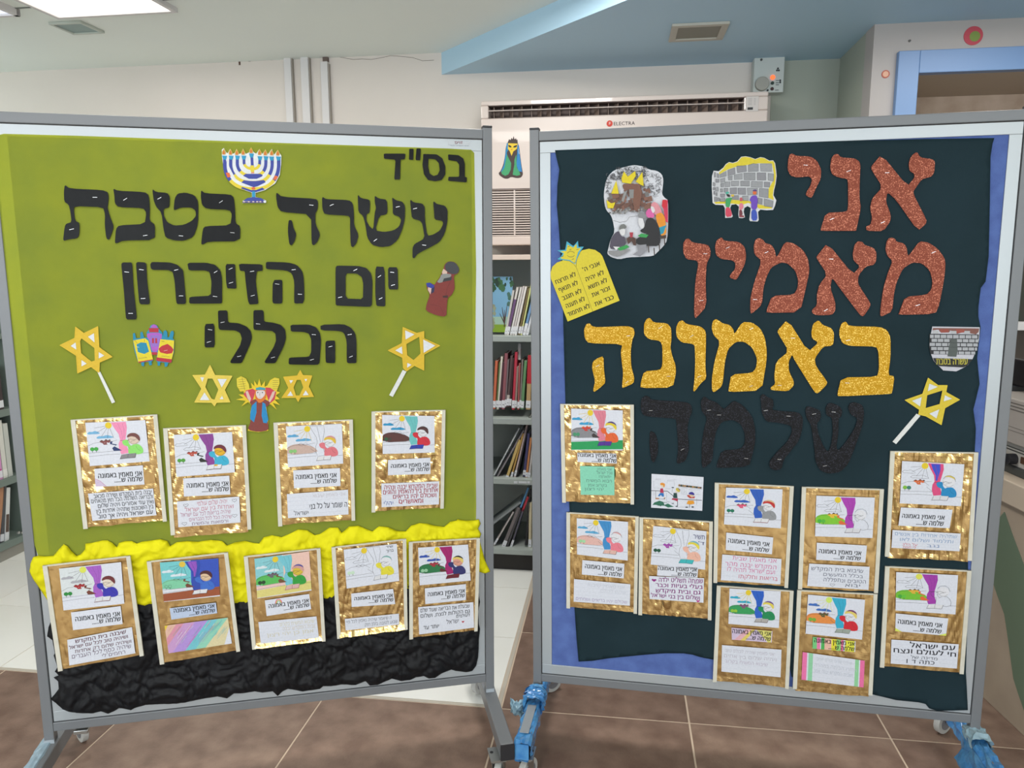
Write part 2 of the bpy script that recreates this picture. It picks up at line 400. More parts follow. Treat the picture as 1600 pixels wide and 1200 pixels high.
# cable ducts running up the wall
for i, (x0, x1, y0, lab, open_) in enumerate(((442, 453, 79, 'leftmost of three white cable ducts on the back wall', 0), (468, 480, 76, 'middle white cable duct of three on the back wall', 0), (500, 511, 96, 'right-hand white cable duct of three with its cut open top end', 1))):
    a, z = on_q(x0, y0, WQ-.03); b, _ = on_q(x1, y0, WQ-.03); zb_ = on_q(x0, 200, WQ-.03)[1]-.6
    o = empty('cable_duct', RM @ Matrix.Translation(((a+b)/2, WQ, z)), lab, 'cable duct')
    w = (b-a)/2
    MB().box((-w, -.03, zb_-z), (w, 0, 0)).build('duct_cover', M_white, o, Matrix(), bevel=.002)
    MB().box((w, -.022, zb_-z), (w+.006, 0, -.01)).build('duct_base', mat('duct_grey', (168, 160, 150), .7), o, Matrix())
    if open_: MB().box((-w+.012, -.02, 0), (w, 0, .07)).build('bare_cable', mat('grey_brown_cable', (112, 96, 88), .7), o, Matrix())
# ceiling fittings
def panel(quad, z, label, rim, cen, rimw, name='ceiling_panel_light', emit=None):
    pts = [on_z(x, y, z) for x, y in quad]; cx = sum(p[0] for p in pts)/4; cy = sum(p[1] for p in pts)/4
    hx = max(abs(p[0]-cx) for p in pts); hy = (max(p[1] for p in pts)-min(p[1] for p in pts))/2
    h = (hx+hy)/2 if not emit else .3
    o = empty(name, RM @ Matrix.Translation((cx, cy, z)), label, 'ceiling panel')
    fr = MB()
    for s in (((-h, -h), (h, -h+rimw)), ((-h, h-rimw), (h, h)), ((-h, -h+rimw), (-h+rimw, h-rimw)), ((h-rimw, -h+rimw), (h, h-rimw))):
        fr.box((s[0][0], s[0][1], -.012), (s[1][0], s[1][1], 0))
    fr.build('frame', mat('panel_rim', rim, .5), o, Matrix(), bevel=.002)
    MB().box((-h+rimw, -h+rimw, -.006), (h-rimw, h-rimw, -.001)).build('diffuser', mat('panel_centre', cen, .5, emit=emit), o, Matrix())
panel([(78, 35), (126, 31.5), (161, 48), (115, 51)], CZ, 'unlit square panel flush in the pale ceiling at far left', (196, 203, 192), (140, 162, 158), .015)
panel([(1054, 36), (1135, 32.5), (1126, 59.5), (1049, 62)], SZ, 'unlit square panel with cream rim in the blue dropped ceiling', (196, 192, 178), (140, 138, 124), .03)
for k, (p_, q_) in enumerate(LAMPS+((1.5, 3.0),)):
    z = CZ if k < 7 else SZ; o = empty('ceiling_lamp', RM @ Matrix.Translation((p_, q_, z)), ('square lit ceiling lamp between the photographer and the boards', 'square lit ceiling lamp over the far left of the room', 'square lit ceiling lamp to the right of the photographer', 'added square ceiling lamp behind the left board, brightening the background', 'added square ceiling lamp before the air conditioner, brightening the bookcase', 'square lit ceiling lamp behind the photographer', 'square lit ceiling lamp behind at the left', 'added square lamp in the blue dropped ceiling behind the right board')[k], 'ceiling lamp')
    fr = MB(); h = .3
    for s in (((-h, -h), (h, -h+.02)), ((-h, h-.02), (h, h)), ((-h, -h+.02), (-h+.02, h-.02)), ((h-.02, -h+.02), (h, h-.02))): fr.box((s[0][0], s[0][1], -.02), (s[1][0], s[1][1], 0))
    fr.build('frame', M_white, o, Matrix()); MB().box((-h+.02, -h+.02, -.014), (h-.02, h-.02, -.002)).build('diffuser', mat('lit_diffuser', (240, 240, 240), .5, emit=(255, 250, 240, 2.2)), o, Matrix())
lp = on_z(31, 15, CZ); lp = (lp[0]-.3, lp[1]-.3)
o = empty('ceiling_lamp', RM @ Matrix.Translation((lp[0], lp[1], CZ)), 'lit square lamp at the top left corner of the ceiling', 'ceiling lamp')
h = .3; fr = MB().box((-h, -h, -.03), (h, -h+.02, 0)).box((-h, h-.02, -.03), (h, h, 0)).box((-h, -h, -.03), (-h+.02, h, 0)).box((h-.02, -h, -.03), (h, h, 0))
fr.build('frame', M_white, o, Matrix()); MB().box((-h+.02, -h+.02, -.02), (h-.02, h-.02, -.002)).build('diffuser', mat('lit_diffuser', (225, 232, 245), .5, emit=(225, 232, 250, .9)), o, Matrix())
# ------------------------------------------------------------------ air conditioner
AQ = WQ-.24
M_ac = mat('cream_plastic', (222, 207, 197), .34, 0, coat=.4)
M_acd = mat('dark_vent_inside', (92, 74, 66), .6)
M_acv = mat('brown_grey_vane', (140, 120, 108), .5)
aL, aT = on_q(751, 158, AQ); aR, _ = on_q(1201, 149, AQ); _, aB = on_q(800, 383, AQ)
oL, oT = on_q(763, 161, AQ); oR, _ = on_q(1163, 152, AQ); _, oB = on_q(800, 184, AQ)
oT -= .012
ac = empty('air_conditioner', RM @ Matrix.Translation(((aL+aR)/2, WQ, aB)), 'cream wall air conditioner with long top outlet between and behind both boards', 'air conditioner')
inv = ac.matrix_world.inverted() @ RM
_, gT = on_q(800, 297, AQ); _, gB = on_q(800, 369, AQ)
b = MB().box((aL, AQ, oT), (aR, WQ, aT)).box((aL, AQ, gT), (aR, WQ, oB)).box((aL, AQ, oB), (oL, WQ, oT)).box((oR, AQ, oB), (aR, WQ, oT))
b.box((aL, AQ+.03, gB), (aR, WQ, gT)).box((aL, AQ, aB), (aR, WQ, gB)).box((oL, AQ+.09, oB), (oR, WQ, oT))
b.build('housing', M_ac, ac, inv, bevel=.006)
MB().box((oL, AQ+.082, oB), (oR, AQ+.089, oT)).box((oL, AQ+.01, oT-.004), (oR, AQ+.085, oT)).box((oL, AQ+.01, oB), (oR, AQ+.085, oB+.003)).build('outlet_recess', M_acd, ac, inv)
mz = (oT+oB)/2
MB().box((oL, AQ+.004, mz+.004), (oR, AQ+.03, mz+.008)).build('air_blade', M_ac, ac, inv, bevel=.001)
MB().box((oL, AQ-.001, oT-.001), (oR, AQ+.03, oT+.006)).build('air_blade', M_ac, ac, inv, bevel=.001)
n = 26
vb = None
for i in range(n):
    x = oL+(oR-oL)*(i+.5)/n
    if vb is None: vb = MB().box((-.0015, 0, 0), (.0015, .05, oT-oB)).build('vertical_vane', M_acv, ac, None); v_ = vb
    else: v_ = vb.copy(); COL.objects.link(v_)
    v_.parent = ac; v_.matrix_local = inv @ Matrix.Translation((x, AQ+.03, oB)) @ Matrix.Rotation(math.radians(28 if i % 4 else 5), 4, 'Z')
pL, pT = on_q(1166, 151, AQ); pR, pB = on_q(1184.5, 174, AQ)
MB().box((pL, AQ-.003, pB), (pR, AQ, pT)).build('control_panel', mat('panel_plastic', (214, 206, 200), .4), ac, inv, bevel=.001)
MB().box((pL+.008, AQ-.004, pB+.008), (pL+.034, AQ-.003, pB+.02)).build('display_window', M_black, ac, inv)
d = MB()
for k in range(5): d.box((pL+.01, AQ-.0036, pT-.012-k*.007), (pL+.028, AQ-.003, pT-.0105-k*.007)); d.box((pL+.038, AQ-.0036, pT-.012-k*.007), (pL+.046, AQ-.003, pT-.0105-k*.007))
d.build('panel_print', mat('grey_print', (150, 144, 142), .6), ac, inv)
n = 19; hgt = (gT-gB)/n
sl = None
for i in range(n):
    z = gB+i*hgt
    if sl is None: sl = MB().box((aL+.03, 0, 0), (aR-.03, .022, hgt*.52)).build('slat', M_ac, ac, None, bevel=.001); s_ = sl
    else: s_ = sl.copy(); COL.objects.link(s_)
    s_.parent = ac; s_.matrix_local = inv @ Matrix.Translation((0, AQ-.001, z))
mx = on_q(804, 330, AQ)[0]
MB().box((mx-.004, AQ-.002, gB), (mx+.004, AQ+.01, gT)).build('grille_bar', M_ac, ac, inv)
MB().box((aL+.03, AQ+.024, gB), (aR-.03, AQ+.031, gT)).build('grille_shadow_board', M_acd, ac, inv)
MB().box((aL+.02, AQ-.0006, gT+.004), (aR-.02, AQ+.002, gT+.008)).build('panel_seam', M_acd, ac, inv)
# maker's mark: red disc and lettering
lx, lz = on_q(952.5, 193, AQ-.002); k1, k1z = on_q(959, 196, AQ); k2, _ = on_q(992, 195, AQ)
lg = MB().cyl((lx, AQ, lz), (lx, AQ-.002, lz), .0155, 24, c=(214, 66, 50))
lg.box((lx-.003, AQ-.0026, lz-.006), (lx-.001, AQ-.002, lz+.008), (240, 220, 210)).box((lx-.001, AQ-.0026, lz-.001), (lx+.006, AQ-.002, lz+.001), (240, 220, 210)).box((lx-.001, AQ-.0026, lz+.005), (lx+.006, AQ-.002, lz+.007), (240, 220, 210))
v, f, w = glyphs('ELECTRA', .03, False); sc = (k2-k1)/w
lg.add([(k1+x*sc, AQ-.002, k1z+y*sc*.95) for x, y in v], f, (70, 58, 58))
lg.build('maker_mark', M_paper, ac, inv)
# crowned paper figure taped on the air conditioner (crop 700,170 scale 8)
class WallArt(Art):
    def __init__(s, q, crop): s.q0 = q; Art.__init__(s, 'L', 0, crop)
    def P(s, x, y):
        ox, oy, k = s.crop; return on_q(ox+x/k, oy+y/k, s.q0)
    def done(s, name, m, label, cat):
        L = s.base; cx = sum(p[0] for p in L)/len(L); cz = sum(p[1] for p in L)/len(L)
        s.mb.v = [(x, -z, y) for x, y, z in s.mb.v]
        o = s.mb.build(name, m, None, RM @ Matrix.Translation((0, s.q0, 0)), (cx, 0, cz)); return tag(o, label, cat)
W1 = WallArt(AQ, (700, 170, 8))
bd = (70, 52, 48)
W1.sheet([[(745, 425), (765, 375), (780, 395), (795, 360), (808, 385), (820, 335), (832, 385), (850, 365), (858, 392), (868, 378), (872, 432), (890, 470), (905, 600), (918, 700), (930, 770), (938, 820), (915, 860), (860, 868), (790, 850), (750, 875), (700, 872), (640, 830), (632, 800), (655, 785), (690, 700), (712, 600), (722, 480)]], bd, .0006, 1)
W1.poly([(735, 430), (755, 430), (748, 560), (720, 720), (690, 790), (662, 790), (700, 700), (718, 560)], (20, 140, 196))
W1.poly([(868, 440), (885, 470), (900, 600), (925, 790), (880, 780), (855, 700), (865, 560)], (28, 134, 200))
W1.poly([(878, 470), (893, 570), (886, 560)], (225, 232, 240))
W1.poly([(742, 555), (775, 620), (790, 680), (785, 760), (755, 820), (715, 838), (672, 815), (668, 790), (705, 740), (722, 640)], (64, 164, 108))
W1.poly([(855, 560), (830, 640), (830, 700), (812, 790), (810, 825), (860, 838), (905, 825), (890, 780), (862, 740), (855, 640)], (64, 164, 108))
W1.poly([(752, 430), (870, 435), (862, 500), (815, 535), (795, 590), (775, 535), (748, 500)], (240, 204, 48))
W1.poly([(755, 450), (785, 462), (798, 480), (775, 485), (755, 470)], (30, 24, 26)); W1.poly([(862, 452), (825, 465), (812, 482), (840, 486), (862, 470)], (30, 24, 26))
W1.poly([(783, 505), (808, 505), (796, 518)], (214, 96, 36)); W1.poly([(742, 520), (795, 620), (850, 520), (862, 560), (820, 640), (815, 790), (795, 845), (780, 830), (800, 760), (796, 690), (750, 600), (735, 560)], bd)
W1.poly([(776, 540), (795, 590), (815, 540)], (240, 204, 48))
W1.done('paper_figure', M_print, 'small paper cut-out of a crowned figure in a green robe on the air conditioner', 'cut-out')
# electric switch box right of the air conditioner
bl, bt = on_q(1179, 86, WQ-.08); br, bb = on_q(1224, 144, WQ-.08)
sb = empty('switch_box', RM @ Matrix.Translation(((bl+br)/2, WQ, bb)), 'grey-white electric box with orange pilot lamp beside the air conditioner', 'electric box')
inv = sb.matrix_world.inverted() @ RM
def onb(x, y, z=WQ-.08): return on_q(x, y, z)
M_box = mat('grey_white_box', (204, 210, 204), .45)
MB().box((bl, WQ-.08, bb), (br, WQ, bt)).build('housing', M_box, sb, inv, bevel=.004)
kx, kz = onb(1190, 132); MB().cyl((kx, WQ-.08, kz), (kx, WQ-.105, kz), .034, 28).build('dial', mat('dial_plastic', (168, 166, 156), .45), sb, inv, bevel=.003)
for nm, x, y, r, c, e in (('pilot_lamp', 1207.3, 121, .0115, (255, 120, 70), (255, 90, 40, 1.6)), ('green_button', 1206.7, 130, .0085, (30, 60, 48), None), ('red_button', 1206.2, 139, .0085, (60, 14, 18), None), ('screw_head', 1189.5, 93.5, .006, (70, 76, 74), None), ('screw_head', 1203, 87.5, .006, (60, 66, 64), None), ('screw_head', 1199.3, 141.3, .005, (40, 40, 40), None)):
    a, c_ = onb(x, y); MB().cyl((a, WQ-.08, c_), (a, WQ-.085, c_), r, 16).build(nm, mat(nm+'_colour', c, .3, emit=e), sb, inv)
pr = MB()
for x0, x1, y in ((1212, 1217, 126), (1212, 1217, 129.5), (1212, 1217, 132.7), (1211, 1216.5, 141)):
    a, z = onb(x0, y); b_, _ = onb(x1, y); pr.box((a, WQ-.081, z-.0015), (b_, WQ-.08, z+.0015))
for x, y in ((1219, 125.7), (1219, 128.7), (1215.5, 107), (1214, 110), (1217, 110)):
    a, z = onb(x, y); pr.cyl((a, WQ-.08, z), (a, WQ-.081, z), .005, 12)
pr.build('box_print', M_black, sb, inv)
a0, z0 = on_q(1185, 146, WQ-.05); a1, _ = on_q(1200, 146, WQ-.05)
MB().box((a0, WQ-.05, .9), (a1, WQ, bb)).build('cable_trunk', mat('cream_trunk', (190, 184, 172), .5), sb, inv, bevel=.003)
# ------------------------------------------------------------------ bookcases
SQ = on_z(800, 868, .10)[1]                                            # front plane of the middle bookcase
M_case = mat('grey_metal_shelf', (170, 178, 172), .5, .1, .05, 80)
M_caseb = mat('grey_green_back', (226, 232, 220), .6)
sz = [on_q(800, y, SQ)[1] for y in (524.5, 654, 748, 858)]
tz = on_q(800, 398, SQ)[1]; tz2 = on_q(800, 406, SQ)[1]
cL = on_q(742, 600, SQ)[0]; cR = cL+1.30
bc = empty('bookcase', RM @ Matrix.Translation(((cL+cR)/2, SQ, 0)), 'grey metal bookcase under the air conditioner, seen between the boards', 'bookcase')
inv = bc.matrix_world.inverted() @ RM
D = WQ-SQ-.01
MB().box((cL-.02, SQ, 0), (cL, SQ+D, tz)).build('side_panel', M_case, bc, inv); MB().box((cR, SQ, 0), (cR+.02, SQ+D, tz)).build('side_panel', M_case, bc, inv)
MB().box((cL, SQ+D-.01, .05), (cR, SQ+D, tz)).build('back', M_caseb, bc, inv)
MB().box((cL-.02, SQ-.01, tz2), (cR+.02, SQ+D, tz)).build('top', mat('cream_edge', (214, 198, 184), .5), bc, inv, bevel=.002)
for k, z in enumerate(sz):
    MB().box((cL, SQ, z-.032), (cR, SQ+D-.01, z-.001)).build('shelf', M_case, bc, inv, bevel=.002)
MB().box((cL, SQ+.05, 0), (cR, SQ+.07, sz[3]-.03)).build('plinth', mat('dark_plinth', (52, 48, 44), .7), bc, inv)
lb = MB()
for a, b_ in ((803, 808.5), (810.5, 823), (824, 828)):
    p, z = on_q(a, 752, SQ); p2, z2 = on_q(b_, 755.4, SQ); lb.box((p, SQ-.002, z2), (p2, SQ, z), (212, 216, 218))
lb.build('shelf_labels', M_paper, bc, inv)
M_book = vcmat('book_cover', .45)
def book(xb, yb, xt, yt, w, col, label, q=None, depth=.15, stick=(226, 228, 230), band=None, cat='book', cover=None, group=None, sh=.12, coord=None):
    """spine seen at pixel foot (xb, yb) and head (xt, yt); w = spine width in pixels"""
    q = SQ+.035 if q is None else q
    if coord: (p0, z0), (p1, z1), (pw0, _) = coord(xb, yb), coord(xt, yt), coord(xb+w, yb)
    else: (p0, z0), (p1, z1), (pw0, _) = on_q(xb, yb, q), on_q(xt, yt, q), on_q(xb+w, yb, q)
    wd = abs(pw0-p0); d = Vector((p1-p0, 0, z1-z0)); h = d.length; a = math.atan2(d.x, d.z)
    mb = MB(); t = .0022; wh = (238, 234, 224)
    mb.box((-wd/2, 0, 0), (wd/2, .002, h), col)                       # spine
    mb.box((-wd/2, 0, 0), (-wd/2+t, depth, h), col).box((wd/2-t, 0, 0), (wd/2, depth, h), col)     # boards
    mb.box((-wd/2+t, .003, .003), (wd/2-t, depth-.004, h-.003), wh)   # page block
    if band: mb.box((-wd/2-.0003, -.0004, h*band[1]), (wd/2+.0003, .0, h*band[2]), band[0])
    if stick: mb.box((-wd/2-.0004, -.0008, h*.03), (wd/2+.0004, .03, h*sh+.01), stick); mb.box((-wd*.25, -.0012, h*.08), (wd*.25, -.0008, h*.09), (90, 90, 96))
    o = mb.build('book', M_book, None, None); o.matrix_world = (RM if not coord else coord.m) @ Matrix.Translation((p0+wd/2*(1 if not coord or not coord.flip else 1), q if not coord else coord.q, z0)) @ Matrix.Rotation(a, 4, 'Y')
    return tag(o, label, cat, group)
# top shelf: picture book standing cover forward, thin spines leaning right
p, z = on_q(768.5, 519, SQ+.06); p2, z2 = on_q(800, 432, SQ+.06)
W2 = MB(); wd = p2-p; h = z2-z
def rc(x0, y0, x1, y1, c, k): W2.box((x0*wd, -.0004*k, (1-y1)*h), (x1*wd, 0, (1-y0)*h), c)
W2.box((0, 0, 0), (wd, .012, h), (120, 170, 200)); rc(0, .86, 1, 1, (128, 160, 40), 1); rc(0, .72, 1, .86, (158, 190, 170), 1)
rnd = random.Random(3)
def blob(x, y, r, c, k, n=9): 
    W2.prism([[((x+r*rnd.uniform(.7, 1.2)*math.cos(6.283*i/n))*wd, (1-y+r*.6*rnd.uniform(.7, 1.2)*math.sin(6.283*i/n))*h) for i in range(n)]], 0, 0, c, sides=False)
k0 = len(W2.v)
for i in range(22): blob(rnd.uniform(0, 1), rnd.uniform(.02, .22), rnd.uniform(.05, .12), rnd.choice([(44, 82, 52), (60, 104, 62), (30, 60, 44)]), 1)
for i in range(8): blob(rnd.uniform(.7, .98), rnd.uniform(.3, .55), rnd.uniform(.04, .09), rnd.choice([(70, 110, 96), (60, 104, 72)]), 1)
for i in range(7): blob(rnd.uniform(.02, .14), rnd.uniform(.4, .9), .08, rnd.choice([(140, 146, 118), (150, 160, 132)]), 1)
for a in ((.62, .84, .5, .55), (.62, .84, .75, .5), (.62, .84, .38, .66), (.62, .9, .62, .6)):
    W2.prism([[((a[0]-.03)*wd, (1-a[1])*h), ((a[0]+.03)*wd, (1-a[1])*h), ((a[2]+.01)*wd, (1-a[3])*h), ((a[2]-.01)*wd, (1-a[3])*h)]], 0, 0, (74, 52, 44), sides=False)
W2.v[k0:] = [(x, -.0006-.00001*i/4, y) for i, (x, y, _) in enumerate(W2.v[k0:])]
# the prism helper lays shapes in x-y; keep their triangles facing the reader
o = W2.build('picture_book', M_book, None, RM @ Matrix.Translation((p, SQ+.06, z)) @ Matrix.Rotation(math.radians(-4), 4, 'X')); tag(o, 'blue and green picture book standing cover forward on the top shelf', 'book')
G1 = 'slim spines on the top shelf'; Wh = (222, 218, 210)
for i, a in enumerate([(788, 523.5, 800.5, 454, 3.6, (206, 204, 198), 'thin off-white book, first spine right of the blue picture book', None),
          (791.5, 523.5, 807, 449, 3.6, Wh, 'thin book with purple lower half, second spine from the picture book', ((112, 84, 122), .12, .75)),
          (796.5, 523.5, 812.5, 449, 3.2, (228, 226, 220), 'white book just right of the purple and white one', None),
          (800, 523.5, 816.5, 447.5, 3.2, (216, 210, 206), 'white speckled book in the middle of the top shelf row', None),
          (803.5, 523.5, 820, 448, 3.6, (236, 232, 226), 'bright white book, last white one before the olive spine', None),
          (809, 523, 824, 451, 3.4, (128, 112, 76), 'olive brown thin book leaning on the top shelf', None),
          (813, 523.5, 829, 444, 2.6, (222, 226, 150), 'pale yellow thin book by the right-hand board', None),
          (816.5, 523.5, 831.5, 462, 4.2, (120, 160, 200), 'light blue and white book leaning by the right-hand board', ((230, 234, 238), .0, .3)),
          (821.5, 523.5, 834.5, 470, 3.6, (226, 230, 234), 'white book half hidden by the right-hand board on the top shelf', None)]):
    book(*a[:7], band=a[7], group=G1, sh=.14)
G2 = 'book spines on the second shelf'
for a in [(769.5, 639, 773.5, 564, 4.5, (206, 110, 76), 'orange book at the left end of the second shelf', None),
          (774.5, 638, 779.5, 566, 2.6, (110, 130, 80), 'thin green book between the orange and the cream one', None),
          (775.8, 639.5, 782.5, 557, 3.4, (228, 222, 206), 'cream white narrow book on the second shelf', None),
          (779.5, 638.5, 785, 566, 3.4, (84, 52, 60), 'dark wine coloured book between cream and pink spines', None),
          (783.5, 639.5, 788.5, 552, 5, (150, 92, 98), 'dusty pink tall book on the second shelf', None),
          (788.3, 637, 793, 562, 2.6, (128, 116, 118), 'grey thin book right of the dusty pink one', None),
          (791, 636, 797.5, 556, 4, (96, 78, 76), 'brown-grey book in the middle of the second shelf', ((196, 186, 176), .13, .24)),
          (795.5, 636, 800.5, 560, 3, (70, 48, 46), 'dark brown book left of the bright red one', None),
          (799.5, 640, 804.5, 550, 4.4, (192, 60, 76), 'bright red tall book on the second shelf', None),
          (803.8, 637.5, 807, 573, 3.4, (156, 138, 126), 'beige patterned book next to the bright red one', None),
          (808.2, 640, 810.5, 568, 3, (172, 96, 92), 'faded rose thin book on the second shelf', None),
          (811.2, 638, 815, 562, 2.8, (140, 130, 124), 'grey-brown thin book left of the green one', None),
          (813.2, 639.5, 819, 564, 4.6, (108, 150, 104), 'green book on the second shelf', None),
          (821.5, 639.8, 825, 555, 7, (192, 160, 112), 'thick book, red above and tan below, at the right end of the second shelf', ((186, 50, 58), .48, 1))]:
    book(*a[:7], band=a[7], group=G2, sh=.13)
p0_, z0_ = on_q(809.5, 562, SQ+.06); p1_, z1_ = on_q(813.5, 537, SQ+.06)
tag(MB().box((p0_, SQ+.06, z0_), (p1_, SQ+.062, z1_), (214, 212, 206)).build('paper_slip', M_paper, None, RM), 'white paper slip sticking up behind the books of the second shelf', 'paper')
G3 = 'leaning books on the third shelf'
for a in [(770.5, 743, 810, 669, 2.6, (196, 200, 200), 'thin pale folder leaning furthest left on the third shelf', None, None),
          (772.8, 745, 815, 671, 2.4, (34, 34, 36), 'black book leaning behind the pale folder', None, None),
          (775, 746, 817, 672, 2.8, (140, 134, 136), 'grey book leaning right of the black one', None, None),
          (788, 752, 809.5, 687, 4.6, (206, 178, 110), 'yellow tan book jutting over the edge of the third shelf', None, 1),
          (797, 747, 816, 677, 3, (186, 148, 78), 'mustard thin book next to the tan one', None, 1),
          (802.5, 746, 823, 660, 3, (196, 176, 172), 'pale pinkish tall book on the third shelf', None, 1),
          (806, 744, 826, 652, 3.5, (28, 28, 30), 'black tall book on the third shelf', None, None),
          (816.8, 744, 824, 677, 4, (72, 70, 110), 'navy blue book on the third shelf', None, 1),
          (820.5, 747, 828, 684, 3.4, (196, 132, 84), 'orange-brown book by the right-hand board on the third shelf', None, 1),
          (824.5, 747, 831.5, 690, 3.4, (196, 190, 184), 'pale book half hidden by the right-hand board on the third shelf', None, 1)]:
    book(*a[:7], band=a[7], group=G3, stick=(222, 224, 228) if a[8] else None, sh=.1)
G4 = 'leaning books on the bottom shelf'
for a in [(755, 828, 811, 785, 4, (134, 140, 140), 'grey-green magazine lying aslant on the bottom shelf', None, None),
          (770.5, 852, 801, 800, 2.4, (190, 182, 178), 'thin cream book leaning on the bottom shelf', None, 1),
          (782.5, 857.5, 808, 793, 5.4, (112, 104, 104), 'grey patterned book leaning on the bottom shelf', None, 1),
          (790, 856.5, 811, 797, 3.4, (62, 60, 64), 'dark grey thin book on the bottom shelf', None, None),
          (796.5, 856, 816, 796, 3, (84, 82, 96), 'slate coloured thin book on the bottom shelf', None, 1),
          (812, 793, 824, 762, 3, (90, 150, 196), 'light blue book end showing high on the bottom shelf', None, None),
          (814.5, 799, 823.5, 776, 3.4, (190, 48, 64), 'red book end showing high on the bottom shelf', None, None),
          (820, 852, 826.5, 764, 3.4, (24, 24, 28), 'black tall book standing on the bottom shelf', None, None),
          (825.5, 857, 826.5, 785, 4.4, (206, 194, 160), 'cream book by the right-hand board on the bottom shelf', None, 1)]:
    book(*a[:7], band=a[7], group=G4, stick=(222, 224, 228) if a[8] else None, sh=.16)
# left bookcase, its open face turned to the right
M_case = mat('dark_green_grey_shelf', (116, 130, 122), .5, .1, .05, 80)
LP = on_z(20, 845, .10)[0]
E3 = -E2                                                                # local frame of the left case: x runs towards the photographer
def on_lp(px, py):
    P = hit(px, py, E1*LP, E1); return P.dot(E2), P.z
q0_, _ = on_lp(0, 851); qe, _ = on_lp(44, 836)
lz = [on_lp(2, y)[1] for y in (641, 751, 851)]
lc = empty('bookcase', RM @ Matrix.Translation((LP, qe-.6, 0)), 'grey metal bookcase along the left wall, seen past the left board', 'bookcase')
inv = lc.matrix_world.inverted() @ RM
qa_, qb_ = qe-1.3, qe+.02
for z in lz: MB().box((LP-.32, qa_, z-.04), (LP, qb_, z)).build('shelf', M_case, lc, inv, bevel=.002)
for q in (qa_-.02, qb_): MB().box((LP-.34, q, 0), (LP, q+.02, 2.0)).build('side_panel', M_case, lc, inv)
MB().box((LP-.34, qa_, 0), (LP-.33, qb_, 2.0)).build('back', M_caseb, lc, inv)
MB().box((LP-.34, qa_, 1.98), (LP, qb_, 2.0)).build('top', M_case, lc, inv)
MB().box((LP-.30, qa_, 0), (LP-.02, qb_, .06)).build('plinth', mat('pale_plinth', (150, 148, 138), .6), lc, inv)
for z in (1.28, 1.62): MB().box((LP-.32, qa_, z-.03), (LP, qb_, z)).build('shelf', M_case, lc, inv)
bk = MB()
for x in (27.5, 33): a, z = on_lp(x, 833.5); bk.cyl((LP, a, z+.005), (LP+.01, a, z+.005), .008, 12)
bk.build('shelf_clips', M_chrome, lc, inv)
def lbook(x0, x1, yt, yb, col, label, zb, lean=0, stick=None, dark=None, off=.02):
    """spine facing right; x0..x1 pixel span of the spine at its foot"""
    qa, _ = on_lp(x0, yb); qc, _ = on_lp(x1, yb); zt = on_lp((x0+x1)/2+lean, yt)[1]
    h = zt-zb; w = qc-qa; mb = MB()
    mb.box((-.17, 0, 0), (0, w, h), col).box((-.168, .003, h-.001), (-.004, w-.003, h+.0005), (236, 232, 222))
    if dark: mb.box((0, w*.1, h*dark[1]), (.0006, w*.9, h*dark[2]), dark[0])
    if stick: mb.box((-.04, -.0006, .01), (.0008, w+.0006, .05), stick)
    o = mb.build('book', M_book, None, None)
    a = 0 if not lean else math.atan2(on_lp(x0+lean, yb)[0]-qa, h)
    o.matrix_world = RM @ Matrix.Translation((LP-off, qa, zb)) @ Matrix.Rotation(-a, 4, 'X')
    return tag(o, label, 'book', 'books in the left bookcase')
lbook(-8, 0, 585, 632, (150, 36, 60), 'dark red book high in the left bookcase', lz[0], 0, (214, 218, 220))
lbook(.5, 10, 572, 628, (58, 46, 48), 'dark brown book with white label high in the left bookcase', lz[0], 0, (220, 224, 226))
lbook(-9, 0, 652, 745, (222, 222, 220), 'white book left of the pink one in the left bookcase', lz[1], 0, (228, 230, 230))
lbook(0, 8.5, 667, 738, (206, 146, 190), 'pink book in the left bookcase', lz[1], 0, (224, 222, 230), ((180, 60, 130), .14, .2))
lbook(9.5, 16, 655, 735, (216, 216, 206), 'cream book right of the pink one in the left bookcase', lz[1], 0, (228, 228, 222))
lbook(17, 24, 660, 732, (196, 200, 192), 'pale grey book right of the cream one in the left bookcase', lz[1])
lbook(-14, -7, 765, 846, (120, 160, 90), 'green book leaning low in the left bookcase', lz[2], 14, (200, 206, 212))
lbook(-5, 3, 745, 845, (176, 126, 92), 'orange-brown large book leaning low in the left bookcase', lz[2], 22, (190, 200, 214))
lbook(5, 10, 750, 842, (70, 72, 76), 'dark grey book leaning low in the left bookcase', lz[2], 16, (206, 210, 214))
lbook(12, 18, 757, 838, (212, 214, 212), 'white book with dark picture leaning low in the left bookcase', lz[2], 12, (214, 218, 220), ((84, 66, 56), .12, .5))
# ------------------------------------------------------------------ counter on the right with office machines
A = on_floor(1537, 1095); B_ = on_floor(1600, 1155)
dv = (A-B_).normalized(); ang = math.atan2(dv.x, dv.y)
CM = Matrix.Translation((A.x, A.y, 0)) @ Matrix.Rotation(-ang, 4, 'Z')     # local x to the right, y away from the camera along the counter side
ci = CM.inverted(); cn = CM.to_3x3() @ Vector((1, 0, 0))
def on_c(px, py, x=0):                                                   # on the counter's side plane (local x) -> (y, z)
    P = hit(px, py, CM @ Vector((x, 0, 0)), cn); Q = ci @ P; return Q.y, Q.z
_, ctz = on_c(1572, 747); _, cbz = on_c(1572, 784)
y0c, y1c = -1.5, .5
ct = empty('counter', CM, 'beige timber counter with green painted sweep at the right edge of the photo', 'counter')
M_desk = mat('beige_counter_laminate', (176, 160, 140), .6, 0, .1, 50, var=(166, 150, 132), vscale=6)
MB().box((.01, y0c, 0), (.75, y1c, cbz)).build('body', M_desk, ct, Matrix(), bevel=.003)
MB().box((-.015, y0c-.02, cbz), (.78, y1c+.02, ctz)).build('worktop', mat('pale_counter_edge', (196, 180, 160), .5, 0, .1, 40), ct, Matrix(), bevel=.004)
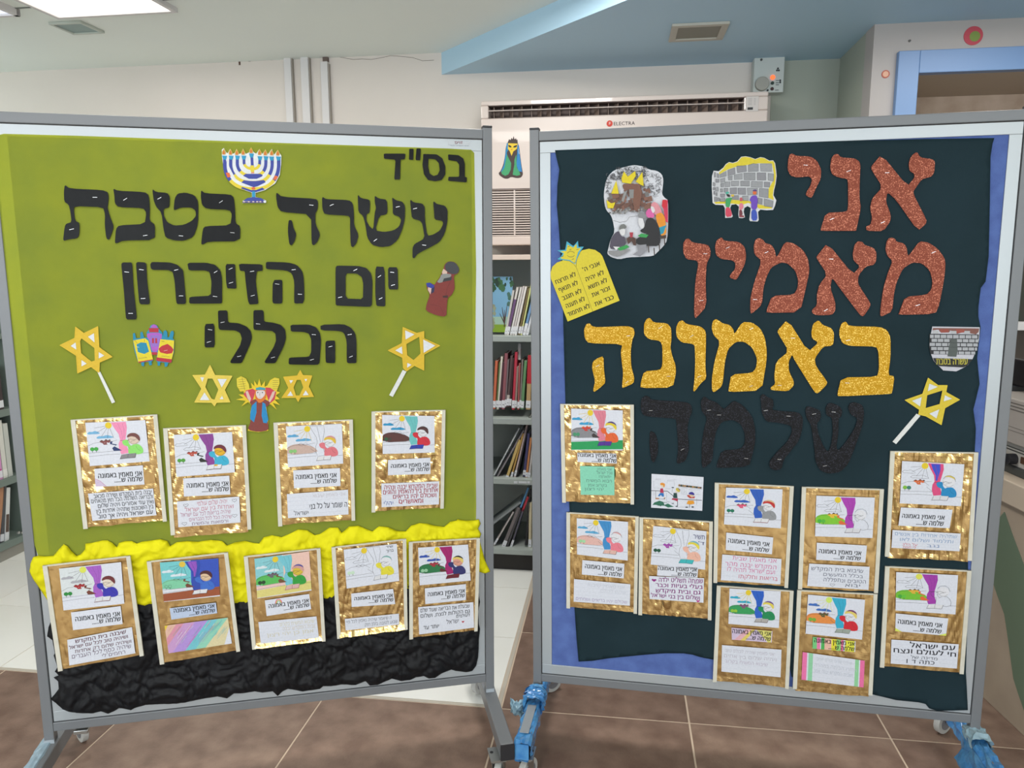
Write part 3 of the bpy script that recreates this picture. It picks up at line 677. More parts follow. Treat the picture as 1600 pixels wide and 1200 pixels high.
sw = [(1566, 800), (1580, 840), (1600, 893), (1640, 1000), (1660, 1150), (1600, 1120), (1588, 1085), (1580, 1060), (1572, 1000), (1566, 960), (1555, 930), (1545, 900), (1540, 830)]
sp = [on_c(*q) for q in sw]
g = MB().prism([[(a, b_) for a, b_ in sp]], 0, .002); g.v = [(.009-z, x, y) for x, y, z in g.v]
g.build('green_sweep', mat('sage_green_paint', (104, 122, 100), .5), ct, Matrix())
def unit(name, xo, top, bot, ya, yb, dep, m, label, cat, extra=None):
    z1 = top; z0 = bot; o = empty(name, CM @ Matrix.Translation((xo, (ya+yb)/2, z0)), label, cat)
    MB().box((0, ya-(ya+yb)/2, 0), (dep, yb-(ya+yb)/2, z1-z0)).build('housing', m, o, Matrix(), bevel=.004)
    return o
M_dev = mat('office_grey_plastic', (176, 172, 164), .4); M_devd = mat('dark_grey_plastic', (64, 66, 64), .45)
zA = ctz; zB = on_c(1590, 738, .05)[1]; zB = max(zB, zA+.03); zC = zB+.075
ya, yb = -.9, .45
d1 = unit('docking_base', .05, zB, zA, ya, yb, .36, M_devd, 'dark grey base unit lying on the counter at the right edge', 'office machine')
zD = on_c(1585, 693, .05)[1]; zE = on_c(1585, 622, .05)[1]; zF = on_c(1595, 560, .05)[1]
d2 = unit('amplifier', .06, zD-.004, zB, ya, yb, .34, M_dev, 'pale grey device with black plug between dark base and ribbed machine', 'office machine')
cy, cz_ = on_c(1586, 717, .06)
pl = MB().cyl((0, cy-(ya+yb)/2, cz_-zB), (-.03, cy-(ya+yb)/2, cz_-zB), .020, 18).cyl((-.03, cy-(ya+yb)/2, cz_-zB), (-.035, cy-(ya+yb)/2+.12, cz_-zB-.005), .011, 12)
pl.build('plug', M_black, d2, Matrix())
MB().box((-.002, on_c(1600, 730, .06)[0]-(ya+yb)/2-.02, .02), (0, on_c(1597, 730, .06)[0]-(ya+yb)/2+.01, .045)).build('socket', mat('brown_socket', (78, 52, 34), .5), d2, Matrix())
gr = MB()
for z in (.012, .022): gr.box((-.0015, ya-(ya+yb)/2+.01, zD-zB-.01-z), (0, yb-(ya+yb)/2-.01, zD-zB-.006-z))
gr.build('vent_grooves', M_devd, d2, Matrix())
d3 = unit('ribbed_machine', .04, zE, zD, ya, yb, .38, mat('warm_grey_plastic', (168, 160, 152), .4), 'warm grey ribbed machine stacked on top of the pale device', 'office machine')
gr = MB()
for z in (.018, .03, .042): gr.box((-.0015, ya-(ya+yb)/2+.01, zE-zD-z), (0, yb-(ya+yb)/2-.01, zE-zD-z+.004))
for z in (.105, .118): gr.box((-.001, ya-(ya+yb)/2+.01, zE-zD-z), (0, yb-(ya+yb)/2-.01, zE-zD-z+.0015))
gr.build('ribs', mat('rib_shadow_grey', (104, 98, 92), .6), d3, Matrix())
# dark screen standing behind, and a notice with a white ledge higher up
zG = on_c(1596, 508, .25)[1]; ys = on_c(1594, 560, .25)[0]
d4 = empty('monitor', CM @ Matrix.Translation((.2, ys, zE)), 'black monitor standing on the stacked machines at the right edge', 'monitor')
MB().box((-.05, -.35, .02), (-.02, .10, max(.08, on_c(1596, 563, .15)[1]-zE))).build('screen', mat('black_screen', (26, 22, 26), .2), d4, Matrix(), bevel=.004)
MB().box((-.08, -.15, 0), (.06, .12, .02)).build('foot', M_black, d4, Matrix(), bevel=.003)
wp = MB(); wlz = on_c(1596, 508, .9)[1]
# picture ledge on the right-hand wall part
lp0, lz0 = on_q(1588, 510, RQ-.08); 
lg = empty('picture_ledge', RM @ Matrix.Translation((lp0+.5, RQ, lz0)), 'white ledge with a dark framed board on the wall behind the right board', 'ledge')
MB().box((-.62, -.08, -.018), (.6, 0, .018)).build('ledge_board', M_white, lg, Matrix(), bevel=.002)
MB().box((-.62, -.02, .018), (.6, 0, .34)).build('dark_board', mat('dark_poster', (66, 48, 40), .5, 0, 0, 10, var=(36, 52, 40), vscale=5), lg, Matrix())
MB().box((-.62, -.02, -.34), (.6, 0, -.02)).build('brown_board', mat('brown_poster', (76, 66, 60), .6, 0, 0, 10, var=(88, 74, 60), vscale=4), lg, Matrix())
# ------------------------------------------------------------------ the two boards
M_felt = mat('blue_felt', (98, 122, 186), .95, 0, .6, 350, var=(86, 106, 168), vscale=22, spec=.1)
M_feltl = mat('blue_felt_under_cloth', (84, 106, 166), .95, 0, .5, 350, var=(70, 92, 150), vscale=10, spec=.1)
M_film = mat('blue_plastic_film', (52, 124, 192), .22, 0, .4, 60, var=(92, 160, 212), vscale=20, coat=.4)
M_filmc = mat('pale_plastic_film', (140, 178, 198), .2, 0, .5, 60, var=(170, 196, 208), vscale=16)
def crumple_tube(mb, p0, p1, hw, hh, seed, n=26, amp=.004):
    p0 = Vector(p0); p1 = Vector(p1); d = (p1-p0); L = d.length; d.normalize(); a = Vector((1, 0, 0)); b = d.cross(a).normalized()
    m = 20; vs = []
    for j in range(n+1):
        c = p0+d*(L*j/n)
        for i in range(m):
            t = 2*math.pi*i/m; cx, sy = math.cos(t), math.sin(t); k = 1/max(abs(cx), abs(sy))
            q = noise.noise(Vector((i*.7, j*.6, seed)))*amp*2+noise.noise(Vector((j*1.7, i*.2, seed+9)))*amp
            vs.append(c+a*(cx*k*hw+cx*q)+b*(sy*k*hh+sy*q))
    fs = [(j*m+i, j*m+(i+1) % m, (j+1)*m+(i+1) % m, (j+1)*m+i) for j in range(n) for i in range(m)]
    mb.add(vs, fs)
def board(b, label, felt):
    B = BD[b]; M = B['M']; sg = -1 if b == 'L' else 1
    Wt = BW+2*TW; T = .03
    root = empty('mobile_display_board', M @ Matrix.Translation((sg*Wt/2, -.30, -T/2)), label, 'display board')
    inv = root.matrix_world.inverted() @ M
    X = lambda a, c: (min(sg*a, sg*c), max(sg*a, sg*c))
    pb = -.067                                                           # posts reach below the bottom rail
    for a, c in ((0, TW), (TW+BW, Wt)):
        x0, x1 = X(a, c)
        MB().box((x0, pb, -T), (x1, BH+TW+.006, 0)).build('post', M_frame, root, inv, bevel=.002)
        MB().box((x0-.0005, BH+TW+.004, -T-.0005), (x1+.0005, BH+TW+.012, .0005)).build('post_cap', M_black, root, inv, bevel=.002)
    x0, x1 = X(TW, TW+BW)
    MB().box((x0, BH, -T), (x1, BH+TW, -.0008)).build('rail', M_frame, root, inv, bevel=.002)
    MB().box((x0, -TW, -T), (x1, 0, -.0008)).build('rail', M_frame, root, inv, bevel=.002)
    MB().box((x0+.004, .004, -.024), (x1-.004, BH-.004, -.008)).build('felt_panel', felt, root, inv)
    bw = .034; e = .0025
    for a in (((x0+e, BH-e-bw), (x1-e, BH-e)), ((x0+e, e), (x1-e, e+bw)), ((x0+e, e+bw), (x0+e+bw, BH-e-bw)), ((x1-e-bw, e+bw), (x1-e, BH-e-bw))):
        MB().box((a[0][0], a[0][1], -.028), (a[1][0], a[1][1], -.004)).build('trim_strip', M_alu, root, inv, bevel=.001)
    # legs under the posts with castors front and back
    for i, (a, c) in enumerate(((0, TW), (TW+BW, Wt))):
        x0, x1 = X(a, c); cx = (x0+x1)/2; lw = .0215; lt = pb; lbm = pb-.052
        zf, zr = .30, -.33
        leg = MB().box((cx-lw, lbm, zr), (cx+lw, lt, zf)).build('leg', M_frame, root, inv, bevel=.003)
        for zz, s in ((zf, 1), (zr, -1)):
            MB().box((cx-lw-.0005, lbm-.0005, min(zz, zz+s*.004)), (cx+lw+.0005, lt+.0005, max(zz, zz+s*.004))).build('end_cap', M_black if b == 'L' else M_film, leg, None).matrix_local = Matrix()
        MB().box((x0, pb-.001, -T), (x1, pb+.012, .002)).build('weld_collar', mat('pale_tape', (170, 178, 186), .4), root, inv)
        for zz, s, sw in ((zf-.035, 1, -.035), (zr+.06, -1, .03)):
            # castor standing on the floor: heights measured in the world
            P = M @ Vector((cx, lbm, zz)); gap = P.z; r = min(.042, gap*.40)
            side = -sg if i == 0 else sg
            off = (-.03 if (s == 1) else 0)
            wx = cx + (sw*0); px = cx-.022*(1 if s == 1 and b == 'L' else (-.2 if s == 1 else 0))
            Y = lambda h: lbm-(gap-h)                                    # board-frame height of world height h (tilt is negligible here)
            ca = MB().box((px-.03, lbm-.004, zz-.035), (px+.03, lbm, zz+.035)).cyl((px, lbm-.004, zz), (px, lbm-.014, zz), .018, 18)
            cs = ca.build('castor', M_chrome, root, inv)
            rot = math.radians(25 if s == 1 else (-35 if (b == 'L' and i == 1) else 50))
            wc = Vector((px, Y(r+.0004), zz)) + Vector((math.sin(rot)*.012, 0, -math.cos(rot)*.012)); ax = Vector((math.cos(rot), 0, math.sin(rot)))
            MB().cyl(wc-ax*.011, wc+ax*.011, r, 30).build('wheel', M_wheel, cs, None, bevel=.003)
            hub = MB(); 
            for k in (-1, 1): hub.cyl(wc+ax*.0115*k, wc+ax*.013*k, r*.62, 24).cyl(wc+ax*.013*k, wc+ax*.016*k, .006, 12)
            hub.build('hub', M_tread, cs, None)
            fk = MB(); dn = Vector((0, -1, 0)); fwd = ax.cross(Vector((0, 1, 0)))
            for k in (-1, 1):
                c0_ = Vector((px, lbm-.012, zz))+ax*.017*k; c1_ = wc+ax*.017*k
                o1 = fwd*.020; o2 = fwd*.009; t = ax*.0022*k
                fk.add([c0_-o1, c0_+o1, c1_+o2, c1_-o2, c0_-o1+t, c0_+o1+t, c1_+o2+t, c1_-o2+t], [(0, 1, 2, 3), (7, 6, 5, 4), (0, 4, 5, 1), (1, 5, 6, 2), (2, 6, 7, 3), (3, 7, 4, 0)])
            fk.box((px-.022, lbm-.018, zz-.022), (px+.022, lbm-.012, zz+.022)).build('fork', M_chrome, cs, None, bevel=.001)
            if b == 'L' and i == 1 and s == -1:
                bkp = MB(); c = Vector((px+.016, lbm-.022, zz+.045)); bkp.box((c.x-.02, c.y-.006, c.z), (c.x+.030, c.y+.002, c.z+.026)).box((c.x-.02, c.y-.026, c.z+.004), (c.x+.026, c.y-.012, c.z+.03)).box((c.x-.012, c.y-.014, c.z-.03), (c.x+.012, c.y-.008, c.z+.01))
                bkp.build('brake_pedal', M_chrome, cs, None, bevel=.002)
            if s == 1:
                MB().cyl((px-.02*side, lbm+.001, zz-.01), (px-.02*side, lbm-.008, zz-.01), .006, 6).build('bolt', M_black, cs, None)
        if b == 'R':                                                      # torn protective film still on the legs
            f = MB()
            crumple_tube(f, (cx, (lbm+lt)/2, zr+.12 if i == 0 else zr-.01), (cx, (lbm+lt)/2, zf+.006), lw+.005, .031, 3+i*7, 30, .005 if i else .0035)
            f.build('film_wrap', M_film, root, inv, smooth=False)
            if i == 0:
                MB().box((cx-lw*.72, lt+.0075, .10), (cx+lw*.62, lt+.0095, .255)).build('film_tear', mat('bare_grey_leg', (150, 156, 162), .5), root, inv)
                f = MB()
                for k in range(5): crumple_tube(f, (cx, lt+.004+k*.0005, .012+k*.016), (cx, lt+.004, .034+k*.016), lw+.009, .03, 20+k, 4, .006)
                f.build('film_bunch', M_film, root, inv)
                f = MB()
                def flap(u, v): 
                    return (cx-.02-.062*u+.008*noise.noise(Vector((u*4, v*4, 1))), lt+.012-.055*v+.008*noise.noise(Vector((u*5, v*3, 5))), .05+.05*math.sin(u*3)*.6+.02*noise.noise(Vector((u*6, v*6, 2)))+.02*u)
                f.grid(12, 12, flap); f.build('film_flap', M_filmc, root, inv, solid=.001)
            else:
                f = MB()
                def flap2(u, v): return (cx-.012-.05*u+.012*noise.noise(Vector((u*4, v*6, 3))), lt+.014-.085*u+.012*noise.noise(Vector((u*5, v*5, 5))), .02+.26*v+.015*noise.noise(Vector((u*6, v*6, 8))))
                f.grid(10, 22, flap2); f.build('film_flap', mat('mid_blue_film', (96, 154, 196), .2, 0, .5, 60, var=(70, 132, 190), vscale=14), root, inv, solid=.001)
                f = MB(); crumple_tube(f, (cx, lt+.004, -.02), (cx, lt+.004, .06), .028, .02, 55, 6, .006); f.build('film_bunch', M_filmc, root, inv)
        elif i == 1:
            f = MB(); crumple_tube(f, (cx-.012, (lbm+lt)/2+.004, -.03), (cx-.012, (lbm+lt)/2+.004, zf+.004), lw-.003, .027, 77, 22, .002)
            f.build('film_wrap', mat('pale_blue_film', (150, 176, 194), .35, 0, .3, 60, var=(166, 188, 202), vscale=9), root, inv)
    return root, inv
RL, iL = board('L', 'grey wheeled display board on the left, covered in yellow-green cloth', M_feltl)
RR, iR = board('R', 'grey wheeled display board on the right, blue felt under dark green cloth', M_felt)
# maker's sticker on the top trim of the left board
a = Art('L', -.0038, (700, 170, 8)); a.sheet([[(0, 382), (270, 400), (268, 470), (0, 455)]], (206, 212, 218), .0003)
a.line([(6, 388), (264, 406), (262, 464), (6, 448)], .0006, (160, 186, 196)); a.text('זויפ', 85, 180, 408, 440, (150, 50, 60), .02); a.text('ציוד משרדי לכל', 30, 255, 458, 466, (110, 110, 120))
a.done('maker_sticker', M_print, parent=RL).matrix_parent_inverse = Matrix()
for o in (RL.children): 
    if o.name.startswith('maker_sticker'): o.matrix_local = iL @ Matrix.Translation((sum(p[0] for p in a.base)/len(a.base), sum(p[1] for p in a.base)/len(a.base), a.off))
# ------------------------------------------------------------------ cloths
def trace(b, off, pts): return [BP(b, x, y, off) for x, y in pts]
def inside(p, poly):
    x, y = p; c = False; n = len(poly); j = n-1
    for i in range(n):
        xi, yi = poly[i]; xj, yj = poly[j]
        if (yi > y) != (yj > y) and x < (xj-xi)*(y-yi)/(yj-yi)+xi: c = not c
        j = i
    return c
def dist(p, poly):
    d = 9; x, y = p; n = len(poly)
    for i in range(n):
        ax, ay = poly[i]; bx, by = poly[(i+1) % n]; dx, dy = bx-ax, by-ay
        t = max(0, min(1, ((x-ax)*dx+(y-ay)*dy)/(dx*dx+dy*dy+1e-12))); d = min(d, math.hypot(x-ax-t*dx, y-ay-t*dy))
    return d
def cloth(b, off, outline, step, hfn, m, name, label, cat, smooth=True, thick=.0008):
    """sheet cut to a traced outline; inner points on a grid, border points on the outline itself"""
    P = trace(b, off, outline); n = len(P); Q = []
    for i in range(n):                                                   # subdivide the outline
        a, c = Vector(P[i]), Vector(P[(i+1) % n]); k = max(1, int((c-a).length/step))
        Q += [tuple(a.lerp(c, j/k)) for j in range(k)]
    x0 = min(p[0] for p in Q); x1 = max(p[0] for p in Q); y0 = min(p[1] for p in Q); y1 = max(p[1] for p in Q)
    from mathutils.geometry import delaunay_2d_cdt
    ins = []
    ny = int((y1-y0)/step); nx = int((x1-x0)/step)
    for j in range(ny+1):
        for i in range(nx+1):
            p = (x0+(i+(j % 2)*.5)*step, y0+j*step)
            if inside(p, P) and dist(p, P) > step*.45: ins.append(p)
    vv, ee, ff, *_ = delaunay_2d_cdt([Vector(p) for p in Q+ins], [], [list(range(len(Q)))], 1, 1e-6)
    mb = MB(); nq = len(Q)
    vs = []
    for k, p in enumerate(vv): vs.append((p.x, p.y, off+hfn(p.x, p.y, k < nq)))
    mb.add(vs, [tuple(f) for f in ff])
    cx = (x0+x1)/2; cy = (y0+y1)/2
    o = mb.build(name, m, None, BD[b]['M'], (cx, cy, off), smooth=smooth, solid=thick)
    return tag(o, label, cat)
mf = mat('yellow_voile', (180, 190, 68), .9, 0, .25, 500, var=(164, 178, 72), vscale=7, spec=.1); nt = mf.node_tree
out = nt.nodes['Material Output']; tr = nt.nodes.new('ShaderNodeBsdfTransparent'); tr.inputs[0].default_value = (.8, .8, .25, 1); mx_ = nt.nodes.new('ShaderNodeMixShader'); mx_.inputs[0].default_value = .58
nt.links.new(tr.outputs[0], mx_.inputs[1]); nt.links.new(nt.nodes['Principled BSDF'].outputs[0], mx_.inputs[2]); nt.links.new(mx_.outputs[0], out.inputs['Surface'])
def wav(x, y, e): return 0 if e else .0006*noise.noise(Vector((x*7, y*5, 3)))
cloth('L', -.0026, [(6, 209), (120, 212), (400, 222), (700, 232), (736, 234), (741, 239), (744, 420), (742, 600), (744, 790), (742, 960), (120, 1010), (100, 960), (72, 900), (60, 870), (52, 845), (48, 800), (44, 755), (39, 725), (38, 716), (39.5, 706), (36, 690), (31, 665), (29, 640), (28.5, 610), (26, 597), (20.5, 560), (19.3, 545), (20.8, 532), (14, 480), (8, 420), (1, 340), (-3, 300), (-6, 212)],
      .05, wav, mf, 'backing_cloth', 'thin yellow-green voile stretched over the left board', 'cloth', thick=0)
mdk = mat('dark_green_cloth', (31, 52, 60), .8, 0, .15, 700, var=(26, 46, 53), vscale=5, spec=.2)
def wr(x, y, e):
    h = .0012*noise.noise(Vector((x*3+y*1.3, y*1.6, 2)))
    s = noise.noise(Vector((x*2.4-y*2.1, x*.8+y*.7, 7)))
    h += .0022*max(0, 1-abs(s)*7)                                       # pulled creases running aslant
    s = noise.noise(Vector((x*1.1+y*4, y*1.5-x*2, 12))); h += .0012*max(0, 1-abs(s)*6)
    return (h if not e else h*.4)-.0012
cloth('R', -.0008, [(867, 234.5), (1000, 230), (1150, 226), (1300, 220.5), (1450, 217), (1554, 215.5), (1551, 225), (1548, 245), (1546.5, 330), (1545, 400), (1540, 440), (1532.5, 450), (1529, 480), (1529, 495), (1532.5, 512), (1527, 560), (1529, 580), (1531, 600), (1525, 625), (1521, 640), (1525, 670), (1523.5, 700), (1521, 760), (1513, 860), (1512, 960), (1509.5, 1050), (1512.5, 1110), (1465, 1111), (1452, 1107), (1446, 1100), (1435, 1097.5), (1400, 1094), (1380, 1089), (1362, 1085), (1300, 1075), (1237, 1058), (1233, 1035), (1115, 1031), (1095, 1027), (1082, 1023), (1068, 1021), (1040, 1021), (1010, 1023), (980, 1026), (950, 1029), (925, 1033), (904, 1034), (901, 1000), (897.5, 948), (893, 850), (889, 780), (886, 720), (884, 650), (881, 540), (878.5, 440), (873.5, 360), (870, 320), (871, 290), (874, 265), (869, 245)],
      .013, wr, mdk, 'draped_cloth', 'dark green cloth with soft creases stapled over the blue felt of the right board', 'cloth')
# ------------------------------------------------------------------ ruched fabric bands on the left board
def ruche(outline, off, col, var, label, seed, H, rough, scale=1, step=.006):
    P = trace('L', off, outline)
    def h(x, y, e):
        if e: return .001+.003*abs(noise.noise(Vector((x*40, y*40, seed))))
        w = Vector((noise.noise(Vector((x*9*scale, y*9*scale, seed))), noise.noise(Vector((x*9*scale+7, y*9*scale, seed+3))), 0))*.09
        p = Vector((x, y, 0))+w*.5
        d = noise.voronoi(Vector((p.x*12*scale, p.y*13*scale, seed)))[0]
        puff = min(1, (d[1]-d[0])*1.5)**.55                              # pillows with sharp valleys between
        q = p+w*.35; d2 = noise.voronoi(Vector((q.x*26*scale+q.y*9, q.y*22*scale-q.x*7, seed+4)))[0]
        fine = min(1, (d2[1]-d2[0])*1.6)**.7
        r2 = max(0, 1-abs(noise.noise(Vector((p.x*30*scale+p.y*24, p.y*26*scale-p.x*14, seed+11))))*3.2)
        ed = min(1, dist((x, y), P)/.03)**.5
        return ed*H*(.12+.46*puff+.26*fine+.16*r2)
    m = mat(label.split()[0]+'_fabric', col, rough, 0, .2, 300, var=var, vscale=7, spec=.3)
    b = m.node_tree.nodes['Principled BSDF']; b.inputs['Sheen Weight'].default_value = 0
    return cloth('L', off, outline, step, h, m, 'ruched_band', label, 'fabric band', smooth=True, thick=.0006)
ruche([(48, 880), (52, 870), (60, 868), (70, 869), (84, 868), (93, 857), (100, 850), (106, 853), (112, 861), (120, 868), (126, 866), (133, 858), (134, 849), (142, 848), (152, 846), (160, 844), (168, 844), (176, 848), (183, 855), (186, 848), (196, 845), (206, 845), (214, 849), (222, 846), (238, 844), (250, 842), (262, 845), (266, 853), (276, 847), (292, 845), (310, 846), (330, 843), (347, 845), (355, 852), (368, 847), (383, 845), (396, 848), (405, 849), (412, 839), (425, 836), (440, 839), (452, 834), (466, 827), (480, 828), (492, 836), (500, 834), (515, 824), (528, 824), (534, 832), (546, 822), (560, 821), (572, 826), (582, 830), (592, 822), (606, 823), (620, 829), (634, 830), (642, 821), (655, 817), (668, 818), (680, 821), (694, 823), (703, 815), (713, 813), (715, 811), (728, 813), (740, 813), (748, 811), (751, 818), (747, 826), (752, 834), (749, 842), (753, 858), (758, 876), (766, 893), (758, 896), (748, 893), (742, 900), (735, 905), (610, 930), (400, 945), (230, 950), (82, 950), (66, 925), (52, 905), (46, 893)],
      .001, (240, 232, 10), (226, 216, 8), 'yellow ruched fabric band across the left board between the two rows of sheets', 3, .032, .75)
ruche([(95, 940), (230, 935), (400, 930), (520, 922), (640, 905), (745, 900), (748, 930), (750, 940), (747, 955), (748, 975), (750, 982), (748, 1000), (748, 1012), (747, 1026), (744, 1040), (738, 1048), (728, 1050), (712, 1048), (705, 1046), (690, 1052), (680, 1059), (670, 1060), (662, 1056), (650, 1058), (640, 1062), (627, 1064), (612, 1060), (603, 1064), (590, 1070), (578, 1071), (571, 1064), (556, 1070), (535, 1069), (517, 1072), (505, 1072), (500, 1076), (487, 1078), (473, 1080), (462, 1078), (450, 1076), (441, 1080), (434, 1087), (426, 1080), (410, 1082), (398, 1080), (380, 1083), (366, 1083), (355, 1091), (340, 1088), (325, 1090), (310, 1093), (290, 1097), (276, 1099), (250, 1100), (228, 1101), (210, 1106), (205, 1109), (195, 1107), (186, 1106), (178, 1111), (169, 1115), (158, 1111), (146, 1114), (125, 1114), (108, 1112), (98, 1108), (88, 1098), (79, 1092), (86, 1084), (92, 1076), (91, 1064), (86, 1060), (84, 1058), (92, 1055), (86, 1049), (90, 1042), (84, 1024), (86, 1020), (82, 1000), (74, 994), (76, 980), (80, 970)],
      .0, (17, 18, 23), (12, 13, 17), 'black ruched fabric band along the foot of the left board', 8, .032, .62, scale=1.15)
# ------------------------------------------------------------------ cut-out letters
M_vinyl = mat('black_glossy_card', (18, 19, 20), .3, 0, .8, 14, var=(24, 25, 26), vscale=12, spec=.11)
def glitter(name, col, var, metal=.25):
    m = mat(name, col, .5, metal, .0, 10, spec=.2); nt = m.node_tree; b = nt.nodes['Principled BSDF']
    tc = nt.nodes.new('ShaderNodeTexCoord'); v = nt.nodes.new('ShaderNodeTexVoronoi'); v.inputs['Scale'].default_value = 420
    r = nt.nodes.new('ShaderNodeValToRGB'); e = r.color_ramp.elements; e[0].position = .15; e[0].color = lin(col, PK); e[1].position = .93; e[1].color = lin(var, PK*1.2)
    nt.links.new(tc.outputs['Object'], v.inputs['Vector']); sp = nt.nodes.new('ShaderNodeSeparateXYZ'); nt.links.new(v.outputs['Color'], sp.inputs[0])
    pw_ = nt.nodes.new('ShaderNodeMath'); pw_.operation = 'POWER'; pw_.inputs[1].default_value = 4; nt.links.new(sp.outputs[0], pw_.inputs[0])
    nt.links.new(pw_.outputs[0], r.inputs['Fac']); nt.links.new(r.outputs['Color'], b.inputs['Base Color'])
    bp = nt.nodes.new('ShaderNodeBump'); bp.inputs['Strength'].default_value = .5; bp.inputs['Distance'].default_value = .001
    nt.links.new(v.outputs['Color'], bp.inputs['Height']); nt.links.new(bp.outputs['Normal'], b.inputs['Normal'])
    return m
M_copper = glitter('copper_glitter_foam', (140, 70, 52), (206, 130, 104)); M_gold = glitter('gold_glitter_foam', (200, 150, 22), (250, 214, 110))
M_jet = glitter('black_glitter_foam', (13, 13, 17), (48, 50, 60), .0)
LC = {}
def letter(b, crop, loops, off, th, m, label, group, r=.18, seed=[0], ns=2):
    loops = loops if isinstance(loops[0][0], (tuple, list)) else [loops]
    A_ = Art(b, off, crop); L = [[A_.P(*p) for p in chaikin(l, r)] for l in loops]
    mb = MB().prism(L, off, off+th)
    cx = sum(p[0] for p in L[0])/len(L[0]); cy = sum(p[1] for p in L[0])/len(L[0])
    o = tag(mb.build('cutout_letter', m, None, BD[b]['M'], (cx, cy, off)), label, 'letter', group)
    rd = random.Random(len(label)*7+int(cx*1000)); ys = [p[1] for p in L[0]]; xs = [p[0] for p in L[0]]
    y0, y1 = min(ys), max(ys); x0, x1 = min(xs), max(xs)
    for k in range(ns):
        lo, hi = ((.72, .95), (.05, .25), (.72, .95))[k % 3]
        for _ in range(200):
            x = rd.uniform(x0, x1); y = y0+(y1-y0)*rd.uniform(lo, hi)
            if inside((x, y), L[0]) and dist((x, y), L[0]) > .012 and not any(inside((x, y), h) or dist((x, y), h) < .008 for h in L[1:]): break
        else: continue
        a = math.radians(rd.uniform(-10, 35))
        s = bpy.data.objects.new('staple', STAPLE); COL.objects.link(s); s.parent = o; s.matrix_local = Matrix.Translation((x-cx, y-cy, th)) @ Matrix.Rotation(a, 4, 'Z')
    return o
def staple_mesh():
    mb = MB().box((-.006, -.0005, 0), (.006, .0005, .0012)); o = mb.build('staple', M_staple); me = o.data; bpy.data.objects.remove(o); return me
STAPLE = staple_mesh()
C4 = lambda x, y: (x, y, 4)
LO = .0006; LT = .0009
G = 'black letters of the short opening line, left board'
for lab, lp_ in (('dalet', [[(798, 960), (935, 960), (930, 995), (903, 998), (900, 1122), (864, 1122), (872, 998), (800, 992)]]),
                ('samekh', [[(1045, 962), (1130, 965), (1165, 990), (1183, 1040), (1183, 1090), (1160, 1125), (1120, 1133), (1075, 1125), (1050, 1090), (1040, 1030), (1044, 990)], [(1078, 992), (1120, 995), (1143, 1020), (1148, 1065), (1135, 1092), (1110, 1100), (1085, 1085), (1075, 1040)]]),
                ('bet', [[(1200, 965), (1265, 970), (1295, 990), (1305, 1025), (1305, 1105), (1318, 1110), (1316, 1140), (1200, 1130), (1203, 1105), (1270, 1105), (1270, 1030), (1255, 1008), (1202, 1000)]])):
    letter('L', C4(400, 0), lp_, LO, LT, M_vinyl, 'black cut-out letter %s in the short top line of the left board' % lab, G, .08)
for lab, p in (('left stroke', [(958, 930), (985, 930), (982, 1000), (956, 998)]), ('right stroke', [(1003, 928), (1030, 928), (1026, 1003), (997, 1000)])):
    letter('L', C4(400, 0), [p], LO, LT, M_vinyl, 'small black cut-out quote mark, %s of the pair, top of the left board' % lab, G, .08, ns=1)
G = 'large black letters of the second line, left board'
